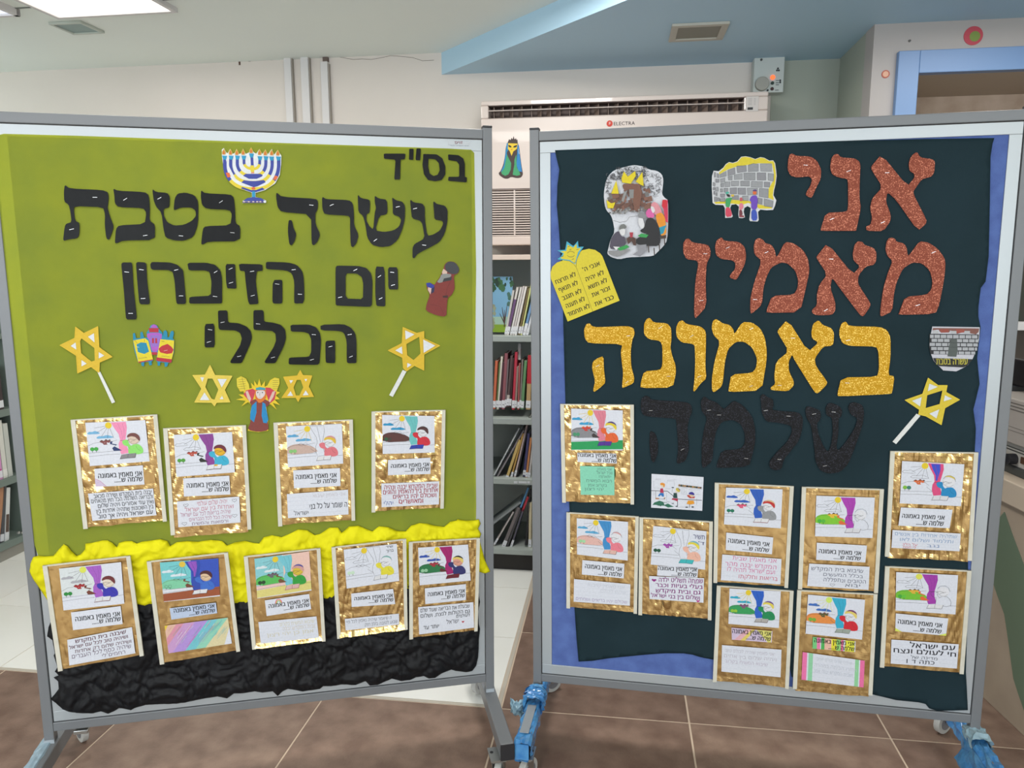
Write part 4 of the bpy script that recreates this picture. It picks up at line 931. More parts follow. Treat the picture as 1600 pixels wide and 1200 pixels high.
for lab, crop, lp_ in (
    ('tav at the left end', (0, 300), [(405, -45), (435, -22), (640, -12), (672, 0), (680, 30), (676, 75), (672, 100), (690, 160), (712, 215), (700, 255), (682, 300), (665, 290), (655, 210), (657, 140), (645, 95), (465, 88), (462, 120), (470, 180), (498, 195), (496, 270), (480, 290), (425, 297), (400, 305), (395, 295), (405, 215), (415, 198), (448, 188), (440, 120), (430, 80), (402, 60), (400, 0)]),
    ('bet second from the left end', (0, 300), [(708, -22), (735, -8), (905, 0), (930, 20), (937, 90), (935, 180), (970, 205), (967, 300), (770, 303), (725, 322), (718, 315), (725, 230), (745, 208), (905, 200), (915, 130), (895, 100), (740, 95), (718, 70), (715, 20)]),
    ('tet', (0, 300), [(952, -20), (975, 0), (1045, 5), (1062, 30), (1060, 95), (1022, 105), (1025, 150), (1045, 190), (1090, 210), (1150, 205), (1200, 180), (1225, 150), (1222, 115), (1195, 97), (1130, 97), (1095, 113), (1085, 110), (1092, 40), (1110, 10), (1160, 3), (1215, 20), (1240, 60), (1238, 200), (1210, 280), (1150, 305), (1090, 303), (1035, 285), (1022, 230), (1010, 130), (975, 90), (960, 50)]),
    ('bet right of the tet', (0, 300), [(1257, -12), (1280, 8), (1440, 15), (1462, 35), (1470, 120), (1472, 195), (1502, 215), (1500, 308), (1300, 310), (1265, 330), (1257, 322), (1268, 230), (1285, 213), (1440, 208), (1450, 140), (1435, 112), (1290, 105), (1262, 80), (1255, 30)]),
    ('resh', (400, 300), [(412, 28), (440, 45), (580, 50), (605, 70), (612, 130), (612, 205), (642, 270), (628, 320), (605, 347), (592, 335), (588, 220), (588, 160), (575, 148), (430, 140), (415, 110)]),
    ('shin', (400, 300), [(636, 15), (655, 38), (710, 48), (713, 75), (710, 130), (690, 140), (690, 180), (710, 215), (733, 235), (742, 130), (750, 100), (742, 60), (742, 22), (765, 40), (818, 48), (822, 120), (815, 140), (770, 150), (745, 240), (800, 250), (860, 240), (895, 215), (908, 175), (895, 155), (855, 140), (855, 85), (850, 32), (875, 52), (915, 60), (932, 90), (930, 170), (912, 240), (885, 300), (840, 338), (780, 345), (725, 330), (695, 285), (685, 210), (670, 150), (640, 125), (637, 60)]),
    ('ayin at the right end', (400, 300), [(963, 45), (985, 65), (1040, 72), (1055, 95), (1055, 170), (1070, 275), (1110, 265), (1150, 240), (1170, 200), (1165, 180), (1115, 172), (1112, 120), (1107, 55), (1130, 75), (1180, 85), (1197, 110), (1197, 180), (1180, 260), (1145, 315), (1080, 350), (1010, 385), (988, 415), (978, 410), (978, 350), (990, 325), (1055, 290), (1040, 200), (1028, 180), (975, 165), (968, 110)])):
    letter('L', C4(*crop), [lp_], LO, LT, M_vinyl, 'large black letter %s of the second line, left board' % lab, G)
def he(b, crop, roof, foot, off, th, m, label, group):
    o = letter(b, crop, [roof], off, th, m, label, group)
    f = letter(b, crop, [foot], off, th, m, label, group, ns=1); w = f.matrix_world.copy()
    f.name = 'letter_foot'; f.parent = o; f.matrix_local = o.matrix_world.inverted() @ w
    for k in ('label', 'category', 'group'): del f[k]
    return o
he('L', C4(400, 300), [(128, 2), (160, 30), (375, 42), (388, 60), (385, 110), (370, 135), (372, 200), (402, 265), (385, 310), (360, 335), (347, 320), (345, 140), (160, 125), (135, 95), (125, 30)],
   [(205, 175), (225, 177), (235, 225), (253, 265), (240, 310), (222, 335), (208, 325), (200, 260), (200, 215)], LO, LT, M_vinyl, 'large black letter he of the second line, left board', G)
G = 'black letters of the third line, left board'
for lab, crop, lp_ in (
    ('final mem', (400, 300), [[(505, 460), (640, 462), (690, 475), (720, 510), (728, 560), (725, 705), (712, 718), (505, 710), (497, 700), (497, 475)], [(560, 508), (630, 510), (660, 530), (670, 570), (668, 670), (560, 665)]]),
    ('vav beside the yod', (400, 300), [[(747, 465), (803, 468), (808, 710), (800, 715), (752, 712), (745, 640)]]),
    ('yod at the right end', (400, 300), [[(825, 470), (885, 470), (888, 605), (880, 610), (832, 608), (827, 590)]]),
    ('zayin', (0, 300), [[(1492, 448), (1640, 452), (1642, 492), (1605, 495), (1598, 560), (1615, 690), (1610, 700), (1560, 703), (1550, 680), (1535, 560), (1530, 495), (1500, 492)]]),
    ('yod left of the zayin', (0, 300), [[(1410, 450), (1470, 450), (1472, 520), (1478, 598), (1470, 604), (1420, 602), (1413, 560)]]),
    ('kaf', (0, 300), [[(1172, 450), (1185, 442), (1290, 442), (1345, 455), (1378, 490), (1388, 540), (1388, 690), (1380, 697), (1190, 698), (1182, 690), (1185, 655), (1318, 648), (1322, 560), (1310, 500), (1280, 490), (1180, 490)]]),
    ('resh', (0, 300), [[(940, 450), (950, 437), (1060, 440), (1110, 455), (1145, 490), (1152, 560), (1163, 690), (1155, 700), (1110, 700), (1102, 690), (1092, 560), (1080, 500), (1050, 487), (955, 487), (942, 475)]]),
    ('vav next to the long final nun', (0, 300), [[(850, 445), (862, 437), (905, 440), (915, 450), (920, 560), (937, 690), (930, 702), (880, 702), (870, 690), (860, 580)]]),
    ('final nun at the left end', (0, 300), [[(758, 450), (768, 440), (820, 440), (827, 450), (835, 600), (855, 780), (850, 797), (795, 797), (787, 785), (775, 620)]])):
    letter('L', C4(*crop), lp_, LO, LT, M_vinyl, 'black letter %s of the third line, left board' % lab, G, .12)
he('L', C4(400, 300), [(62, 440), (75, 436), (200, 440), (255, 455), (290, 495), (300, 550), (302, 695), (245, 697), (238, 690), (240, 560), (225, 510), (190, 490), (70, 482), (62, 475)],
   [(105, 550), (160, 548), (165, 560), (165, 690), (155, 698), (108, 697), (102, 680)], LO, LT, M_vinyl, 'black letter he of the third line, left board', G)
G = 'black letters of the fourth line, left board'
for lab, crop, lp_ in (
    ('kaf', (400, 300), [(215, 830), (330, 828), (375, 845), (400, 880), (407, 930), (397, 1070), (385, 1080), (210, 1078), (204, 1070), (206, 1035), (330, 1030), (345, 1000), (345, 920), (330, 885), (300, 875), (218, 872)]),
    ('lamed next to the kaf', (400, 300), [(-16, 745), (-8, 738), (40, 738), (48, 750), (50, 810), (110, 817), (155, 830), (182, 860), (188, 910), (175, 960), (125, 1062), (115, 1070), (60, 1070), (53, 1060), (110, 970), (125, 930), (122, 885), (100, 868), (-10, 862), (-16, 850)]),
    ('lamed next to the yod', (0, 300), [(1362, 745), (1372, 740), (1415, 740), (1422, 750), (1425, 815), (1490, 820), (1540, 840), (1568, 870), (1575, 910), (1560, 960), (1515, 1060), (1505, 1070), (1445, 1070), (1438, 1060), (1500, 960), (1512, 915), (1500, 880), (1470, 865), (1375, 862), (1366, 850)]),
    ('yod at the left end', (0, 300), [(1280, 825), (1340, 822), (1343, 970), (1285, 972), (1278, 960)])):
    letter('L', C4(*crop), [lp_], LO, LT, M_vinyl, 'black letter %s of the fourth line, left board' % lab, G, .12)
he('L', C4(400, 300), [(402, 830), (545, 825), (590, 845), (620, 880), (628, 930), (628, 1065), (620, 1070), (575, 1070), (567, 1060), (567, 930), (550, 880), (520, 868), (405, 865)],
   [(440, 930), (490, 928), (495, 940), (495, 1060), (490, 1070), (440, 1068), (435, 1055), (433, 945)], LO, LT, M_vinyl, 'black letter he of the fourth line, left board', G)
RO = .0015; RT = .0022
G = 'copper glitter letters of the first line, right board'
for lab, lp_ in (('yod', [(150, 960), (178, 975), (265, 978), (305, 1005), (332, 1060), (328, 1120), (300, 1175), (275, 1232), (262, 1236), (235, 1220), (240, 1200), (265, 1160), (275, 1120), (255, 1102), (180, 1110), (140, 1098), (122, 1060), (125, 1000), (135, 965)]),
    ('nun', [(435, 962), (455, 985), (540, 990), (570, 1010), (577, 1040), (572, 1130), (570, 1240), (580, 1300), (550, 1440), (548, 1443), (328, 1443), (330, 1430), (360, 1330), (480, 1325), (500, 1310), (500, 1150), (495, 1118), (440, 1110), (400, 1090), (387, 1050), (395, 990), (415, 965)]),
    ('alef', [(708, 965), (870, 1165), (915, 1110), (912, 1085), (885, 1070), (878, 1030), (885, 995), (905, 965), (930, 950), (950, 985), (1025, 995), (1042, 1010), (1038, 1075), (1020, 1105), (960, 1120), (925, 1170), (905, 1200), (920, 1240), (990, 1375), (985, 1400), (935, 1443), (800, 1250), (745, 1200), (735, 1260), (765, 1340), (765, 1380), (720, 1445), (615, 1443), (612, 1415), (640, 1405), (650, 1360), (637, 1300), (650, 1240), (715, 1170), (645, 1060), (645, 1040)])):
    letter('R', C4(1200, 0), [lp_], RO, RT, M_copper, 'copper glitter letter %s of the first line, right board' % lab, G)
G = 'copper glitter letters of the second line, right board'
for lab, crop, lp_ in (('mem at the right end', (1200, 300), [(775, 285), (795, 295), (800, 310), (845, 320), (865, 345), (872, 400), (885, 390), (945, 308), (1000, 315), (1060, 355), (1100, 410), (1108, 450), (1100, 540), (1070, 700), (1045, 762), (815, 768), (820, 750), (855, 655), (990, 642), (1020, 610), (1028, 560), (1010, 490), (960, 445), (900, 440), (840, 480), (800, 570), (785, 640), (775, 745), (710, 778), (700, 770), (703, 720), (720, 600), (750, 500), (778, 432), (745, 400), (733, 360), (740, 310), (755, 288)]),
    ('alef', (1200, 300), [(370, 318), (530, 515), (575, 465), (535, 430), (528, 390), (540, 330), (560, 308), (590, 312), (600, 330), (660, 350), (677, 380), (675, 430), (660, 455), (610, 465), (565, 520), (560, 570), (590, 620), (640, 695), (635, 720), (595, 778), (575, 770), (440, 590), (400, 535), (388, 600), (420, 690), (420, 740), (400, 768), (300, 770), (275, 755), (275, 735), (305, 710), (305, 640), (320, 580), (370, 515), (300, 410), (310, 395)]),
    ('mem left of the alef', (1200, 300), [(-50, 290), (-30, 300), (-20, 318), (20, 330), (40, 360), (50, 405), (60, 400), (105, 312), (160, 320), (220, 365), (250, 420), (258, 490), (245, 560), (200, 752), (-10, 755), (-8, 735), (25, 648), (160, 642), (185, 600), (188, 550), (170, 490), (120, 445), (80, 440), (20, 470), (-10, 530), (-30, 600), (-38, 705), (-105, 763), (-112, 740), (-110, 660), (-85, 560), (-40, 430), (-85, 390), (-90, 340), (-80, 300), (-65, 290)]),
    ('yod', (800, 300), [(1310, 282), (1325, 305), (1420, 312), (1455, 345), (1463, 400), (1455, 450), (1420, 520), (1400, 550), (1360, 535), (1365, 515), (1395, 480), (1395, 440), (1370, 425), (1310, 420), (1275, 395), (1268, 340), (1280, 300)]),
    ('final nun at the left end', (800, 300), [(1105, 290), (1125, 315), (1225, 330), (1240, 360), (1240, 400), (1215, 450), (1210, 560), (1215, 715), (1150, 788), (1140, 780), (1138, 720), (1145, 560), (1165, 450), (1155, 428), (1090, 420), (1070, 380), (1070, 320), (1085, 295)])):
    letter('R', C4(*crop), [lp_], RO, RT, M_copper, 'copper glitter letter %s of the second line, right board' % lab, G)
G = 'gold glitter letters of the third line, right board'
for lab, crop, lp_ in (('bet at the right end', (1200, 300), [(485, 808), (505, 838), (700, 842), (745, 865), (765, 910), (765, 1030), (750, 1145), (790, 1150), (775, 1255), (762, 1262), (440, 1277), (432, 1265), (458, 1158), (680, 1155), (693, 1110), (690, 1000), (675, 965), (510, 962), (465, 945), (445, 900), (445, 860), (460, 820)]),
    ('alef', (1200, 300), [(122, 795), (250, 998), (315, 942), (275, 915), (270, 880), (280, 825), (315, 800), (340, 830), (395, 850), (412, 880), (408, 950), (390, 962), (345, 965), (290, 1040), (300, 1090), (370, 1185), (365, 1205), (310, 1260), (290, 1250), (165, 1050), (150, 1015), (128, 1060), (130, 1120), (160, 1180), (160, 1210), (125, 1245), (20, 1238), (15, 1222), (45, 1200), (38, 1150), (50, 1060), (130, 995), (60, 880), (60, 865)]),
    ('mem', (800, 300), [(1275, 793), (1300, 808), (1315, 820), (1360, 830), (1385, 860), (1388, 890), (1440, 812), (1500, 815), (1550, 850), (1580, 910), (1592, 990), (1590, 1060), (1560, 1240), (1352, 1250), (1355, 1225), (1370, 1140), (1500, 1130), (1525, 1100), (1532, 1040), (1500, 970), (1450, 935), (1400, 935), (1350, 980), (1330, 1060), (1318, 1190), (1305, 1220), (1262, 1252), (1250, 1240), (1248, 1170), (1265, 1060), (1300, 935), (1260, 895), (1247, 850), (1255, 805)]),
    ('vav', (800, 300), [(1065, 800), (1090, 825), (1180, 840), (1212, 870), (1212, 960), (1208, 1080), (1215, 1165), (1180, 1195), (1140, 1248), (1132, 1240), (1140, 1180), (1145, 1060), (1142, 960), (1125, 948), (1060, 940), (1028, 905), (1025, 850), (1040, 812)]),
    ('nun', (800, 300), [(860, 785), (885, 815), (970, 820), (995, 850), (997, 920), (990, 970), (1000, 1020), (1022, 1080), (1025, 1130), (1005, 1222), (803, 1225), (805, 1190), (825, 1120), (925, 1112), (940, 1085), (940, 960), (925, 930), (855, 920), (825, 890), (825, 825), (840, 795)])):
    letter('R', C4(*crop), [lp_], RO, RT, M_gold, 'gold glitter letter %s of the third line, right board' % lab, G)
he('R', C4(800, 300), [(485, 820), (500, 838), (530, 845), (720, 837), (760, 850), (768, 885), (750, 930), (742, 1000), (745, 1090), (765, 1160), (760, 1195), (692, 1225), (688, 1215), (695, 1130), (685, 1050), (680, 1000), (690, 950), (480, 945), (455, 915), (450, 860), (465, 825)],
   [(572, 1025), (575, 1110), (585, 1190), (560, 1215), (515, 1250), (507, 1240), (520, 1180), (500, 1100), (505, 1060), (535, 1038)], RO, RT, M_gold, 'gold glitter letter he at the left end of the third line, right board', G)
G = 'black glitter letters of the fourth line, right board'
for lab, crop, lp_ in (('mem', (800, 600), [(1200, 75), (1235, 100), (1280, 115), (1320, 155), (1335, 150), (1385, 102), (1440, 130), (1500, 200), (1520, 280), (1520, 360), (1500, 450), (1480, 515), (1280, 525), (1280, 500), (1310, 415), (1430, 405), (1455, 370), (1455, 310), (1430, 250), (1380, 222), (1310, 235), (1275, 290), (1260, 380), (1252, 480), (1200, 525), (1185, 510), (1185, 380), (1200, 280), (1220, 210), (1185, 170), (1178, 110)]),
    ('lamed', (1200, 600), [(-30, 60), (-5, 80), (30, 95), (35, 130), (25, 160), (70, 168), (190, 175), (218, 210), (215, 270), (195, 350), (140, 420), (95, 475), (85, 530), (40, 540), (8, 520), (10, 480), (60, 420), (120, 360), (150, 300), (145, 260), (60, 240), (-10, 235), (-40, 180), (-45, 110), (-48, 75)]),
    ('shin at the right end', (1200, 600), [(265, 140), (290, 150), (325, 165), (332, 200), (320, 230), (305, 245), (310, 300), (345, 390), (375, 425), (395, 380), (405, 300), (400, 210), (365, 195), (358, 150), (375, 120), (400, 118), (450, 140), (465, 170), (455, 205), (440, 215), (440, 300), (425, 400), (440, 415), (480, 370), (540, 280), (560, 215), (515, 190), (500, 150), (510, 120), (540, 112), (590, 130), (600, 180), (590, 260), (540, 400), (500, 500), (450, 550), (380, 560), (325, 540), (295, 480), (290, 400), (270, 260), (240, 210), (232, 165), (240, 140)])):
    letter('R', C4(*crop), [lp_], RO, RT, M_jet, 'black glitter letter %s of the fourth line, right board' % lab, G, ns=3)
he('R', C4(800, 600), [(835, 72), (858, 80), (870, 98), (1090, 112), (1120, 130), (1127, 170), (1105, 220), (1095, 280), (1108, 400), (1085, 480), (1040, 498), (1028, 490), (1040, 400), (1028, 250), (1025, 215), (870, 205), (820, 195), (803, 150), (808, 90)],
   [(862, 290), (895, 305), (915, 370), (910, 440), (885, 495), (870, 470), (858, 380)], RO, RT, M_jet, 'black glitter letter he at the left end of the fourth line, right board', G)
# ------------------------------------------------------------------ stars
Ye = (226, 188, 40); Ye2 = (232, 206, 80)
def star(b, crop, outer, hole, whites, stick, label, ye, group='yellow six-pointed paper stars'):
    off = .0022 if b == 'R' else .001
    a = Art(b, off, crop); a.sheet([outer, hole], ye, .0006)
    for w in whites:
        cx = sum(p[0] for p in w)/3; cy = sum(p[1] for p in w)/3
        a.poly([(cx+(x-cx)*1.35, cy+(y-cy)*1.35) for x, y in w], tuple(int(c*.96) for c in ye)); a.poly(w, (228, 232, 238))
    cx = sum(p[0] for p in outer)/len(outer); cy = sum(p[1] for p in outer)/len(outer)
    for i in range(0, len(outer)): a.line([outer[i], outer[(i+1) % len(outer)]], .0012, tuple(min(255, int(c*1.08)) for c in ye))
    P0 = a.base; o = a.done('paper_star', M_print, label, 'paper star', group)
    if stick:
        c = (sum(p[0] for p in P0)/len(P0), sum(p[1] for p in P0)/len(P0), off)
        s = Art(b, off-.0008, crop); s.sheet([stick], (232, 234, 232), .0012); m_ = [(q[0]+r[0])/2 for q, r in ((stick[0], stick[1]), (stick[2], stick[3]))]
        s.line([(stick[1][0]*.7+stick[2][0]*.3, stick[1][1]*.7+stick[2][1]*.3), (stick[1][0]*.3+stick[2][0]*.7, stick[1][1]*.3+stick[2][1]*.7)], .001, (206, 210, 210))
        k = s.mb.build('paper_handle', M_print, o, Matrix(), c)
    return o
star('L', (90, 490, 8), [(225, 165), (330, 245), (505, 160), (520, 420), (685, 540), (525, 610), (520, 740), (420, 665), (250, 745), (235, 525), (30, 395), (215, 305)], [(300, 310), (460, 430), (465, 585), (425, 600), (295, 495), (282, 345)],
     [[(380, 290), (455, 245), (462, 360)], [(165, 405), (225, 360), (235, 450)], [(515, 480), (585, 525), (515, 560)], [(300, 580), (365, 625), (300, 660)]], [(500, 732), (533, 725), (720, 1105), (680, 1122)], 'yellow paper star on a white handle at the left of the left board', Ye)
star('L', (400, 300, 4), [(918, 845), (1005, 882), (1050, 870), (1050, 915), (1150, 960), (1050, 1015), (1050, 1115), (990, 1085), (940, 1120), (920, 1100), (915, 1035), (825, 990), (912, 945)], [(1020, 905), (1028, 1010), (985, 1050), (945, 1020), (940, 950)],
     [[(932, 865), (990, 890), (935, 922)], [(870, 990), (912, 965), (915, 1013)], [(1045, 922), (1120, 960), (1048, 1005)], [(945, 1067), (972, 1080), (945, 1098)]], [(917, 1112), (940, 1122), (855, 1280), (832, 1270)], 'yellow paper star on a white handle at the right of the left board', Ye)
star('L', (290, 560, 7.619), [(292, 80), (350, 200), (555, 208), (465, 375), (530, 520), (370, 525), (345, 568), (310, 525), (108, 522), (190, 360), (85, 200), (232, 195)], [(265, 240), (320, 240), (390, 370), (345, 490), (310, 480), (235, 340)],
     [[(175, 225), (220, 225), (200, 280)], [(380, 245), (492, 245), (430, 345)], [(170, 495), (225, 405), (285, 495)], [(405, 485), (435, 445), (452, 485)]], None, 'larger yellow paper star without handle left of the bearded figure', Ye2)
star('L', (290, 560, 7.619), [(1365, 140), (1395, 200), (1505, 205), (1465, 335), (1525, 455), (1370, 462), (1340, 515), (1312, 465), (1145, 468), (1225, 350), (1165, 220), (1330, 205)], [(1325, 255), (1370, 255), (1400, 345), (1355, 440), (1315, 440), (1285, 345)],
     [[(1235, 260), (1280, 260), (1252, 300)], [(1415, 245), (1447, 245), (1432, 275)], [(1210, 445), (1250, 390), (1280, 445)], [(1395, 440), (1430, 380), (1465, 435)]], None, 'small yellow paper star without handle right of the bearded figure', Ye)
star('R', (1200, 600, 4), [(1000, -38), (1062, 8), (1120, 8), (1112, 50), (1197, 98), (1105, 150), (1083, 255), (985, 200), (940, 190), (945, 160), (855, 100), (965, 62)], [(995, 70), (1090, 40), (1072, 125), (985, 150)],
     [[(1008, -2), (1060, 18), (998, 45)], [(900, 105), (960, 82), (950, 140)], [(1105, 70), (1150, 92), (1098, 108)], [(1008, 185), (1070, 158), (1052, 215)]], [(928, 185), (952, 198), (800, 375), (778, 360)], 'yellow paper star on a white handle at the right of the right board', (226, 200, 50))
# ------------------------------------------------------------------ coloured cut-outs
# branched lamp (crop 340,220 scale 11.43)
a = Art('L', .001, (340, 220, 11.43)); B_ = (52, 66, 158); Bl = (24, 150, 196); Wt_ = (228, 232, 236); Yl = (228, 206, 50); Or = (226, 104, 50)
a.sheet([[(78, 270), (75, 160), (112, 130), (150, 200), (180, 225), (225, 145), (265, 230), (300, 225), (340, 145), (385, 235), (420, 225), (455, 140), (505, 235), (560, 210), (600, 115), (650, 210), (690, 230), (750, 145), (800, 235), (855, 155), (900, 240), (970, 145), (1010, 250), (1075, 160), (1140, 270), (1135, 420), (1110, 610), (1030, 760), (850, 880), (680, 930), (680, 1005), (780, 1030), (870, 1070), (865, 1110), (445, 1110), (450, 1070), (540, 1025), (615, 1005), (612, 925), (420, 860), (230, 710), (130, 560), (95, 400)]], Wt_, .0006)
def U(x0, x1, y0, yb, w, c0, c1, f=.5, side=None):
    n = 18; cx = 640
    for k, xs in ((0, x0), (1, x1)):
        pts = []
        for i in range(n+1):
            t = i/n*math.pi/2; pts.append((cx+(xs-cx)*math.cos(t)**.8 if math.cos(t) > 0 else cx, y0+(yb-y0)*math.sin(t)))
        pts = [(xs, 320)]+pts; m_ = int(len(pts)*f)
        a.line(pts[:m_+1], w, c0); a.line(pts[m_:], w, c1)
w = .0100
U(130, 1092, 430, 860, w, B_, Yl, .48); U(235, 975, 420, 745, w*.92, B_, Yl, .4); U(352, 862, 400, 625, w*.88, B_, Yl, .45); U(472, 752, 380, 500, w*.78, B_, Yl, .25)
a.poly([(455, 625), (500, 590), (770, 590), (820, 625), (700, 680), (560, 680)], B_); a.poly([(425, 745), (470, 705), (600, 720), (680, 720), (830, 700), (860, 740), (720, 810), (650, 830), (590, 810)], B_)
a.poly([(415, 850), (445, 825), (600, 880), (690, 880), (800, 835), (845, 870), (690, 915), (600, 915)], B_)
a.line([(612, 300), (620, 440)], w*.8, B_); a.poly([(585, 440), (650, 440), (655, 560), (590, 560)], Yl); a.line([(592, 572), (655, 572)], .0026, Or); a.dot(640, 850, 36, Or, 24)
a.poly([(145, 570), (210, 570), (235, 640), (180, 660)], Or); a.poly([(1025, 620), (1085, 640), (1040, 705), (990, 690)], Or)
for r_ in (((160, 330), (200, 470), (255, 580), (310, 680)), ((285, 330), (310, 470), (370, 580), (470, 680), (600, 700)), ((400, 320), (430, 450), (500, 540), (600, 570)), ((1030, 330), (1015, 470), (990, 590)), ((925, 330), (905, 470), (850, 600), (760, 680), (670, 695)), ((812, 330), (800, 440), (740, 530), (670, 570)), ((520, 290), (530, 400), (575, 460)), ((690, 290), (700, 400), (660, 460))):
    a.line(r_, .0036, Wt_)
for x, y in ((127, 300), (243, 300), (357, 300), (470, 300), (607, 262), (757, 310), (865, 310), (967, 315), (1087, 315)):
    a.poly([(x-45, y-35), (x+45, y-30), (x+25, y+38), (x-25, y+38)], Bl)
for x, y in ((113, 200), (232, 205), (345, 208), (457, 205), (600, 175), (752, 208), (853, 215), (967, 215), (1077, 218)):
    a.poly([(x-30, y+45), (x-34, y), (x, y-60), (x+36, y+5), (x+28, y+45)], (206, 176, 70)); a.poly([(x-18, y+42), (x-20, y+5), (x, y-35), (x+20, y+8), (x+16, y+42)], (210, 110, 40))
a.poly([(618, 905), (672, 905), (672, 1010), (618, 1010)], Bl); a.poly([(455, 1075), (530, 1025), (640, 1005), (780, 1025), (840, 1065), (860, 1085)], B_)
a.poly([(445, 1085), (865, 1075), (862, 1108), (450, 1108)], (70, 60, 130))
for x in (475, 560, 640, 710, 765): a.dot(x, 1088, 20, (224, 200, 190), 11)
a.poly([(815, 1075), (868, 1070), (866, 1108), (830, 1108)], Wt_)
a.done('lamp_cutout', M_print, 'blue and yellow nine-branched lamp cut-out at the top of the left board', 'cut-out')
# three scrolls (crop 90,490 scale 8)
a = Art('L', .001, (90, 490, 8)); T = (20, 140, 176); V_ = (176, 92, 196); Rd = (184, 34, 54)
for x0, y0, x1, y1 in ((955, 240, 965, 330), (1050, 230, 1065, 310)): pass
a.sheet([[(945, 345), (942, 250), (965, 240), (982, 310), (1035, 305), (1035, 235), (1060, 225), (1082, 300), (1120, 300), (1112, 240), (1145, 190), (1165, 145), (1205, 132), (1245, 148), (1265, 190), (1310, 240), (1312, 290), (1325, 220), (1350, 205), (1370, 230), (1375, 300), (1395, 290), (1415, 225), (1440, 212), (1455, 240), (1440, 310), (1458, 330), (1455, 480), (1430, 560), (1425, 610), (1385, 615), (1370, 660), (1340, 665), (1335, 612), (1285, 608), (1280, 650), (1250, 650), (1250, 605), (1232, 590), (1245, 512), (1180, 512), (1195, 585), (1175, 600), (1180, 640), (1150, 648), (1135, 600), (1085, 605), (1080, 660), (1050, 650), (1045, 610), (1010, 612), (965, 480)]], T, .0006)
a.poly([(1120, 240), (1305, 240), (1300, 320), (1250, 480), (1180, 480), (1150, 340), (1118, 290)], V_, 1); a.poly([(1140, 180), (1265, 180), (1262, 235), (1145, 232)], Rd); a.poly([(1165, 175), (1180, 145), (1205, 135), (1235, 145), (1250, 178)], V_)
a.poly([(1160, 270), (1285, 270), (1270, 400), (1240, 415), (1190, 415), (1165, 380)], (150, 110, 200)); a.poly([(1180, 310), (1205, 305), (1205, 370), (1182, 370)], Rd); a.poly([(1220, 305), (1245, 310), (1245, 370), (1222, 370)], Rd); a.poly([(1172, 482), (1250, 482), (1245, 515), (1182, 515)], Rd)
a.poly([(945, 335), (1095, 308), (1135, 340), (1195, 575), (1010, 610)], (232, 212, 40)); a.poly([(988, 385), (1040, 360), (1110, 365), (1145, 475), (1085, 505), (1005, 480)], T); a.poly([(1010, 600), (1195, 570), (1192, 582), (1015, 614)], Rd)
a.poly([(1285, 320), (1458, 335), (1450, 480), (1428, 570), (1242, 555), (1262, 440)], (232, 212, 40)); a.poly([(1375, 378), (1420, 410), (1452, 450), (1430, 495), (1370, 505), (1285, 485), (1262, 440), (1300, 405)], (190, 40, 50)); a.poly([(1238, 545), (1430, 570), (1422, 614), (1235, 590)], Rd)
for p in ([(945, 345), (970, 335), (995, 372)], [(1088, 318), (1086, 355)], [(1300, 345), (1340, 350)], [(1300, 528), (1400, 540)], [(1012, 560), (1120, 545)]): a.line(p, .0008, (90, 80, 60))
a.line([(990, 415), (1020, 420)], .001, (225, 230, 230)); a.line([(1330, 465), (1375, 455)], .001, (225, 200, 200))
a.done('scrolls_cutout', M_print, 'three colourful scrolls cut-out in yellow, purple and blue on the left board', 'cut-out')
# bearded figure holding two tablets (crop 290,560 scale 7.619)
a = Art('L', .0012, (290, 560, 7.619)); Br = (132, 58, 52); Sk = (222, 190, 176); Yt = (228, 208, 58)
rays = []
cx, cy = 880, 420
outl = [(600, 490), (690, 470), (630, 428), (700, 430), (690, 390), (650, 395), (612, 330), (608, 240), (660, 212), (720, 240), (755, 310), (760, 360), (790, 350), (780, 290), (820, 330), (815, 262), (855, 320), (878, 240), (900, 330), (945, 268), (940, 340), (975, 320), (1005, 260), (1060, 228), (1115, 240), (1118, 300), (1085, 390), (1125, 405), (1075, 440), (1122, 485), (1060, 490), (1125, 555), (1040, 530), (1085, 610), (1010, 545), (960, 560), (985, 760), (985, 860), (870, 878), (740, 860), (775, 750), (770, 640), (790, 560), (745, 520), (665, 570), (715, 505)]
a.sheet([outl], (236, 204, 30), .0006)
for tp, ln in (([(612, 330), (608, 240), (660, 212), (720, 240), (760, 330), (755, 370), (665, 392)], 1), ([(1005, 290), (1040, 240), (1100, 232), (1118, 275), (1085, 390), (975, 350)], 1)):
    a.poly(tp, Yt, 1)
for k in range(5):
    a.line([(628, 255+k*27), (715, 245+k*27)], .0009, (120, 100, 40)); a.line([(1035, 262+k*24), (1105, 262+k*24)], .0009, (120, 100, 40))
a.line([(672, 225), (705, 380)], .0008, (120, 100, 40))
a.poly([(690, 430), (720, 380), (800, 360), (830, 380), (820, 440), (790, 520), (750, 500)], (206, 60, 78)); a.poly([(950, 345), (1010, 350), (1080, 400), (1060, 490), (1000, 540), (960, 420)], (206, 60, 78))
a.poly([(712, 395), (740, 385), (780, 480), (765, 520), (735, 470)], Sk); a.poly([(1035, 395), (1070, 385), (1045, 460), (1000, 530), (985, 510)], Sk)
a.poly([(755, 520), (830, 480), (935, 480), (1010, 520), (990, 560), (950, 580), (985, 780), (988, 855), (870, 876), (735, 850), (775, 760), (790, 560)], Br, 1)
a.poly([(790, 560), (845, 510), (845, 640), (815, 760), (768, 720), (772, 640)], (24, 140, 200)); a.poly([(915, 520), (950, 540), (985, 730), (965, 772), (925, 765), (905, 680)], (24, 140, 200))
a.poly([(825, 400), (830, 370), (880, 360), (950, 370), (962, 410), (958, 480), (880, 540), (828, 480)], (220, 120, 34), 1); a.poly([(838, 380), (945, 380), (948, 430), (905, 480), (865, 480), (838, 440)], (226, 214, 212), 1)
